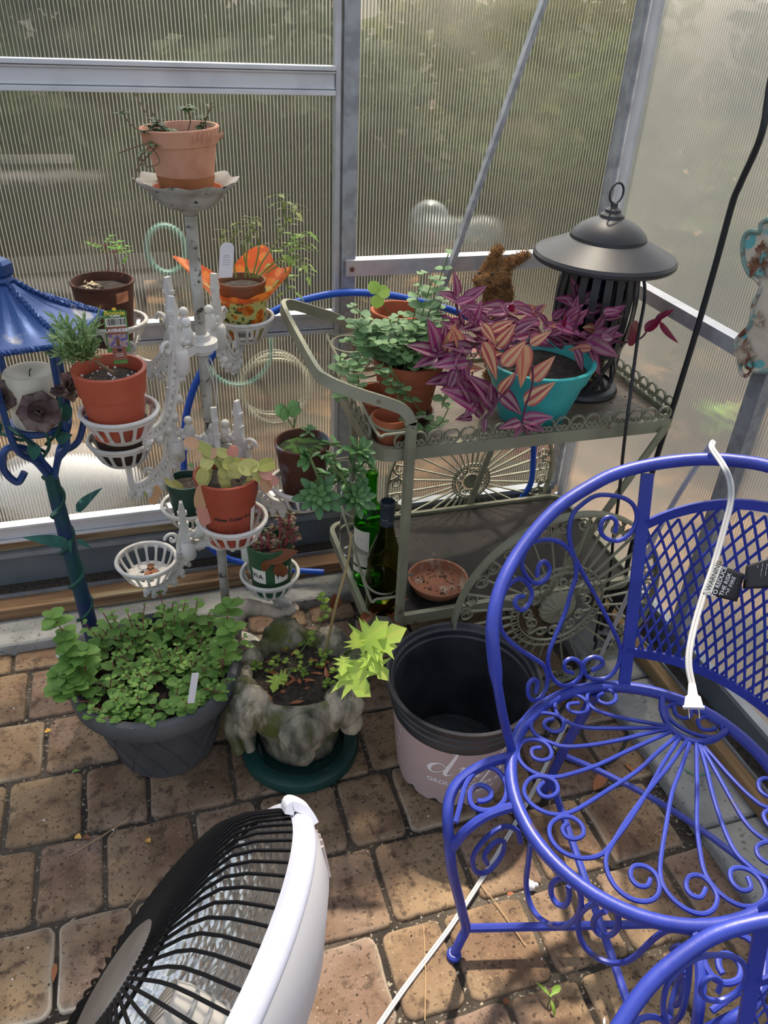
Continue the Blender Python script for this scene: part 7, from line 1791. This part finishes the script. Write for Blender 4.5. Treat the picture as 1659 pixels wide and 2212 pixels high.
# white extension cord over the chair hoop
def whitecord():
    M = mat('white_cord', srgb(186, 186, 186), .45)
    c0 = at_d(1495, 1490, 1.06)
    pl = at_d(1497, 1510, 1.045)
    front = [(1495, 1478, 1.05), (1488, 1440, 1.06), (1490, 1400, 1.07), (1502, 1345, 1.085), (1520, 1285, 1.10), (1542, 1220, 1.12), (1562, 1150, 1.13), (1578, 1085, 1.135), (1577, 1040, 1.135), (1562, 1005, 1.14)]
    P = [at_d(*q) for q in front]
    hp_ = chair_pt(24.5, .822); P += [hp_+V((-.004, -.006, .0175)), hp_+V((.012, .012, .016))]
    g0 = at_z(1262, 1497, .006)
    mid = hp_.lerp(g0, .5); P += [hp_+V((.016, .026, -.01)), at_d(1440, 1112, dep(hp_.lerp(g0, .25))), at_d(1372, 1252, dep(mid)), at_d(1318, 1372, dep(hp_.lerp(g0, .8))), g0+V((.0, .004, .004))]
    P += [at_z(u, v, .0045) for u, v in ((1205, 1600), (1150, 1712), (1088, 1822), (1040, 1900), (978, 1995), (930, 2060), (870, 2140), (815, 2220), (760, 2300))]
    pts = smooth(P, 6)
    t = thing('extension_cord', pts[0], 'white extension cord hung over the blue chair and running across the floor', 'cord')
    mb = MB(); n = len(pts)
    for s in (-.0021, .0021):
        off = []
        for i, p in enumerate(pts):
            tg = (pts[min(i+1, n-1)]-pts[max(i-1, 0)]).normalized(); vw = (p-V((0, 0, CAMZ))).normalized(); sd = tg.cross(vw).normalized(); off.append(p+sd*s)
        mb.tube(off, .0025, 7)
    mb.build('flex', M, t)
    Mp = mat('white_plug', srgb(228, 228, 230), .35)
    d = (at_d(1499, 1535, 1.035)-pts[0]).normalized(); sx = d.cross((pts[0]-V((0, 0, CAMZ))).normalized()).normalized(); nz = sx.cross(d); e = pts[0]
    mb = MB()
    for (a, w0, b_, w1, th) in ((0, .0045, .016, .0065, .0045), (.016, .0068, .018, .0095, .006), (.018, .0095, .030, .0118, .0065), (.030, .0135, .0325, .0135, .0065)):
        vs = []
        for q, w in ((a, w0), (b_, w1)):
            for s1, s2 in ((-1, -1), (1, -1), (1, 1), (-1, 1)): vs.append(e+d*q+sx*(w*s1)+nz*(th*s2))
        mb.add(vs, [(0, 3, 2, 1), (4, 5, 6, 7), (0, 1, 5, 4), (1, 2, 6, 5), (2, 3, 7, 6), (3, 0, 4, 7)])
    pg = mb.build('plug', Mp, t, smooth=False)
    for s in (-1, 1): MB().tube([e+d*.032+sx*.0062*s, e+d*.046+sx*.0062*s], 0, flat=(.0012, .005), up=sx).build('prong', mat('brass_prong%d' % s, (0.6, 0.5, 0.35, 1), .3, .9), pg, smooth=False)
    # warning flags wrapped on the cord
    def flag(corners, D, name, texts, curlamt):
        q = [at_d(u, v, D+dd) for (u, v), dd in zip(corners, (0, .0, curlamt, curlamt))]
        N = 8; vs = []
        nrm = (q[1]-q[0]).cross(q[3]-q[0]).normalized()
        for i in range(N+1):
            for j in range(N+1):
                p = q[0].lerp(q[3], i/N).lerp(q[1].lerp(q[2], i/N), j/N); vs.append(p+nrm*(.004*math.sin(PI*i/N)))
        ob = MB().add(vs, [(i*(N+1)+j, i*(N+1)+j+1, (i+1)*(N+1)+j+1, (i+1)*(N+1)+j) for i in range(N) for j in range(N)]).build(name, mat(name, srgb(24, 24, 28), .5), t); so = ob.modifiers.new('thickness', 'SOLIDIFY'); so.thickness = .0006; so.offset = 0
        ey = (q[1]-q[0]); ex = (q[3]-q[0]); H = ey.length; W = ex.length; ey.normalize(); ex.normalize()
        fwd = nrm if nrm.dot(V((0, 0, CAMZ))-q[0]) > 0 else -nrm
        S_ = 1 if fwd.dot(nrm) > 0 else -1
        for (s_, fx, fy, size, m_, bar) in texts:
            base_ = q[0]+ex*(W*fx)+ey*(H*fy)
            up = -ex; rt = -ey
            lift = lambda p: p+nrm*(.004*math.sin(PI*max(0, min(1, (p-q[0]).dot(ex)/W))))+fwd*.0007
            if bar: MB().add([lift(base_+rt*x*H*.5+up*y*size*.62) for x, y in ((-.96, -1), (.96, -1), (.96, 1), (-.96, 1))], [(0, 1, 2, 3)]).build('warning_bar', M_label, ob, smooth=False)
            v, f = text_mesh(s_, size, 0, .00006); MB().add([lift(base_+rt*p.x+up*p.y)+(fwd*.0004 if bar else V((0, 0, 0))) for p in v], f).build('lettering', m_, ob, smooth=False)
    w = M_white_ink; k = M_black_ink
    flag([(1543, 1216), (1517, 1282), (1592, 1300), (1608, 1240)], 1.083, 'warning_flag', [('\u26a0WARNING', .11, .5, .0092, k, True), ('TO REDUCE', .32, .5, .0084, w, False), ('THE RISK', .51, .5, .0084, w, False), ('OF FIRE', .69, .5, .0084, w, False), ('-- --- -----', .86, .5, .004, w, False)], .006)
    flag([(1612, 1222), (1604, 1272), (1668, 1270), (1672, 1200)], 1.10, 'care_flag', [('---- -- ----- ---', .25, .5, .0042, w, False), ('-- ----- --- ----', .42, .5, .0042, w, False), ('--- -- ----- ----', .59, .5, .0042, w, False), ('----- --- ---', .76, .5, .0042, w, False)], -.01)
    mb = MB(); a_, b_ = at_d(1592, 1272, 1.098), at_d(1610, 1250, 1.098); mb.tube([a_, b_], 0, flat=(.020, .0008), up=(0, -.3, 1)); mb.build('flag_neck', mat('black_flag', srgb(24, 24, 28), .5), t, smooth=False)
whitecord()

# ------------------------------------------------------------------ shabby painted wall ornament at the right edge
def ornament():
    X = 1.085
    m = mat('chipped_cream_paint', srgb(202, 190, 172), .75, 0, srgb(182, 168, 150), 14, (.4, .65), .4, 50, srgb(96, 168, 168), 16, (.58, .62)); m2 = mat('chipped_teal_edge', srgb(120, 148, 138), .7, 0, srgb(190, 180, 164), 26, (.45, .6), .4, 50, srgb(104, 66, 44), 34, (.58, .66)); m3 = mat('rusted_flower', srgb(176, 160, 140), .75, 0, srgb(112, 70, 46), 22, (.42, .58), .4, 60, srgb(110, 160, 156), 30, (.58, .66))
    P = lambda u, v, d=0: at_x(u, v, X-d)
    c = P(1690, 620)
    t = thing('wall_ornament', V((X, c.y, P(1690, 800).z)), 'chipped cream and teal ornate metal wall ornament cut by the right edge', 'wall decoration')
    out = [(1700, 470), (1655, 478), (1648, 500), (1625, 500), (1612, 520), (1613, 560), (1625, 590), (1640, 602), (1650, 620), (1634, 660), (1628, 700), (1605, 725), (1595, 745), (1610, 780), (1640, 800), (1700, 800)]
    e = smooth([P(u, v) for u, v in out], 4); e2 = e+[P(1760, 800), P(1760, 470)]; n = len(e2)
    MB().add(e2+[p-V((.006, 0, 0)) for p in e2], [tuple(range(n)), tuple(range(2*n-1, n-1, -1))]+[(i, (i+1) % n, n+(i+1) % n, n+i) for i in range(n)]).build('plate', m, t, smooth=False)
    MB().tube([p-V((.006, 0, 0)) for p in e], .0052, 8).build('rolled_edge', m2, t)
    MB().tube([P(1612, 792, .004)+V((0, .016*math.cos(a), .018*math.sin(a))) for a in [2*PI*i/20 for i in range(20)]], .004, 8, True).build('loop', m2, t)
    for (u, v, R) in ((1640, 572, .032), (1612, 765, .034), (1648, 540, .020), (1640, 690, .018)):
        mb = MB()
        for k in range(14):
            a = k*2.4; q = .35+.65*k/13; d = V((-.5-.5*(1-q), math.cos(a), math.sin(a))); leaf(mb, P(u, v, .010), d, (-1, 0, 0), R*q, R*.55, 'ovate', .5, .3, 5, thick=.0015)
        mb.build('flower', m3, t)
ornament()

# ------------------------------------------------------------------ small things on the floor
def floorleaf(u, v, u2, v2, W, label, rnd, m=None, name='dead_leaf', cat='leaf', z=.003):
    a, b_ = at_z(u, v, z), at_z(u2, v2, z+.006); L = (b_-a).length; mb = MB(); leaf(mb, a, b_-a, (0, 0, 1), L, L*W, 'lance', .15, .25, 7, rnd=rnd, thick=.001)
    tag(mb.build(name, m or M_dryleaf), label, cat)
floorleaf(1282, 1708, 1318, 1655, .30, 'long orange-brown leaf on the pavers under the chair seat', .95)
floorleaf(1348, 1648, 1378, 1672, .22, 'small curled brown leaf beside the black cord under the chair', .7)
M_yl = leafmat('yellow_petal', srgb(206, 158, 70), srgb(226, 180, 90), tl=.1, vein=0)
floorleaf(162, 1806, 175, 1808, .75, 'yellow fallen petal on the paver joint left of the heater', .5, M_yl, 'fallen_petal', 'petal')
floorleaf(316, 1813, 324, 1818, .8, 'yellow fallen petal in the middle of a paver left of the heater', .4, M_yl, 'fallen_petal', 'petal')
floorleaf(96, 1580, 110, 1576, .8, 'tan petal on the pavers left of the charcoal planter', .2, M_yl, 'fallen_petal', 'petal')
floorleaf(180, 1806, 195, 1810, .5, 'brown scrap of leaf beside the yellow petal on the joint', .2)
floorleaf(155, 1667, 172, 1662, .4, 'small green leaf scrap on the joint below the charcoal planter', .5, M_mint)
floorleaf(120, 2080, 114, 2118, .3, 'orange leaf strip standing in a joint at the lower left', .9)
floorleaf(1095, 1932, 1110, 1928, .6, 'tiny rust-brown leaf scrap near the chair foot', .6)
floorleaf(1085, 2160, 1105, 2166, .6, 'brown leaf scrap by the seedling', .1)
M_straw = mat('dry_straw', srgb(176, 146, 108), .8)
for i, (u, v, u2, v2, lab) in enumerate(((150, 1848, 283, 1765, 'pale straw lying across the joint left of the heater'), (1012, 1874, 1135, 2042, 'brown pine needle lying beside the front chair leg'), (268, 1972, 310, 1918, 'thin straw on the paver beside the heater grille'), (915, 2000, 918, 2205, 'long needle in the joint by the white cord'))):
    tag(MB().tube([at_z(u, v, .004), at_z((u+u2)/2+3, (v+v2)/2, .006), at_z(u2, v2, .004)], .0009, 5).build('straw', M_straw), lab, 'straw')
p = at_z(1152, 1910, .006); mb = MB()
for k in range(7): mb.ball(p+V((U(-.008, .008), U(-.008, .008), U(0, .005))), U(.004, .008), 10, 7, fn=lambda d: 1+.3*noise.noise(d*3+V((k, 0, 0))))
tag(mb.build('foam_crumb', mat('white_foam', srgb(226, 226, 228), .8)), 'crumb of white foam on the pavers below the chair seat', 'foam')
def sprout():
    p = at_z(1183, 2172, .0); t = thing('seedling', p, 'tiny two-leaved seedling growing from a paver joint beside the cord', 'seedling')
    P = [p, at_z(1185, 2168, .006)+V((0, 0, .008)), p+V((.002, .003, .024))]; MB().tube(smooth(P, 4), .0014, 5).build('stem', M_stem_g, t)
    ml = MB(); q = P[-1]
    leaf(ml, q, V((.75, .35, .15)), (0, 0, 1), .026, .012, 'spoon', .2, .2, 6, rnd=.9); leaf(ml, q, V((-.35, .9, .3)), (0, 0, 1), .030, .006, 'lance', .6, .2, 6, rnd=.6); leaf(ml, q+V((0, -.004, -.004)), V((.05, -1, -.2)), (0, 0, 1), .026, .006, 'lance', .8, .2, 6, rnd=.8)
    ml.build('leaves', leafmat('sprout_leaf', srgb(120, 156, 56), srgb(150, 190, 80), tl=.35), t, sharp=0)
sprout()
tag(MB().tube(smooth([at_z(1478, 1660, .031), at_z(1495, 1672, .031), at_z(1515, 1674, .031), at_z(1538, 1668, .031)], 5), .0011, 5).build('green_wire', mat('green_wire', srgb(40, 140, 96), .4)), 'short curved green wire on the right-hand concrete curb', 'wire')
tag(MB().tube(smooth([at_z(u, v, .004) for u, v in ((1447, 1752), (1438, 1775), (1430, 1790), (1415, 1800), (1440, 1805), (1432, 1812), (1428, 1806), (1426, 1835))], 5), .0007, 4).build('string', M_straw), 'thin tangled thread on the pavers under the chair', 'string')
p = at_z(1308, 2206, .004); floorleaf(1305, 2215, 1306, 2196, .35, 'white petal on the pavers at the bottom edge', .5, mat('white_petal', srgb(230, 230, 226), .6), 'fallen_petal', 'petal')
mb = MB(); rn = random.Random(3)
for k in range(420):
    x, y_ = rn.uniform(-.5, .93), rn.uniform(.35, 1.6); w = rn.uniform(.0007, .0024); mb.ball(V((x, y_, .0012)), (w*rn.uniform(.6, 1.8), w, w*.5), 5, 3, mi=0 if rn.random() < .8 else 1)
tag(mb.build('floor_crumbs', [M_dirt, M_white_ink]), 'crumbs of soil and grit scattered over the pavers', 'grit', kind='stuff')
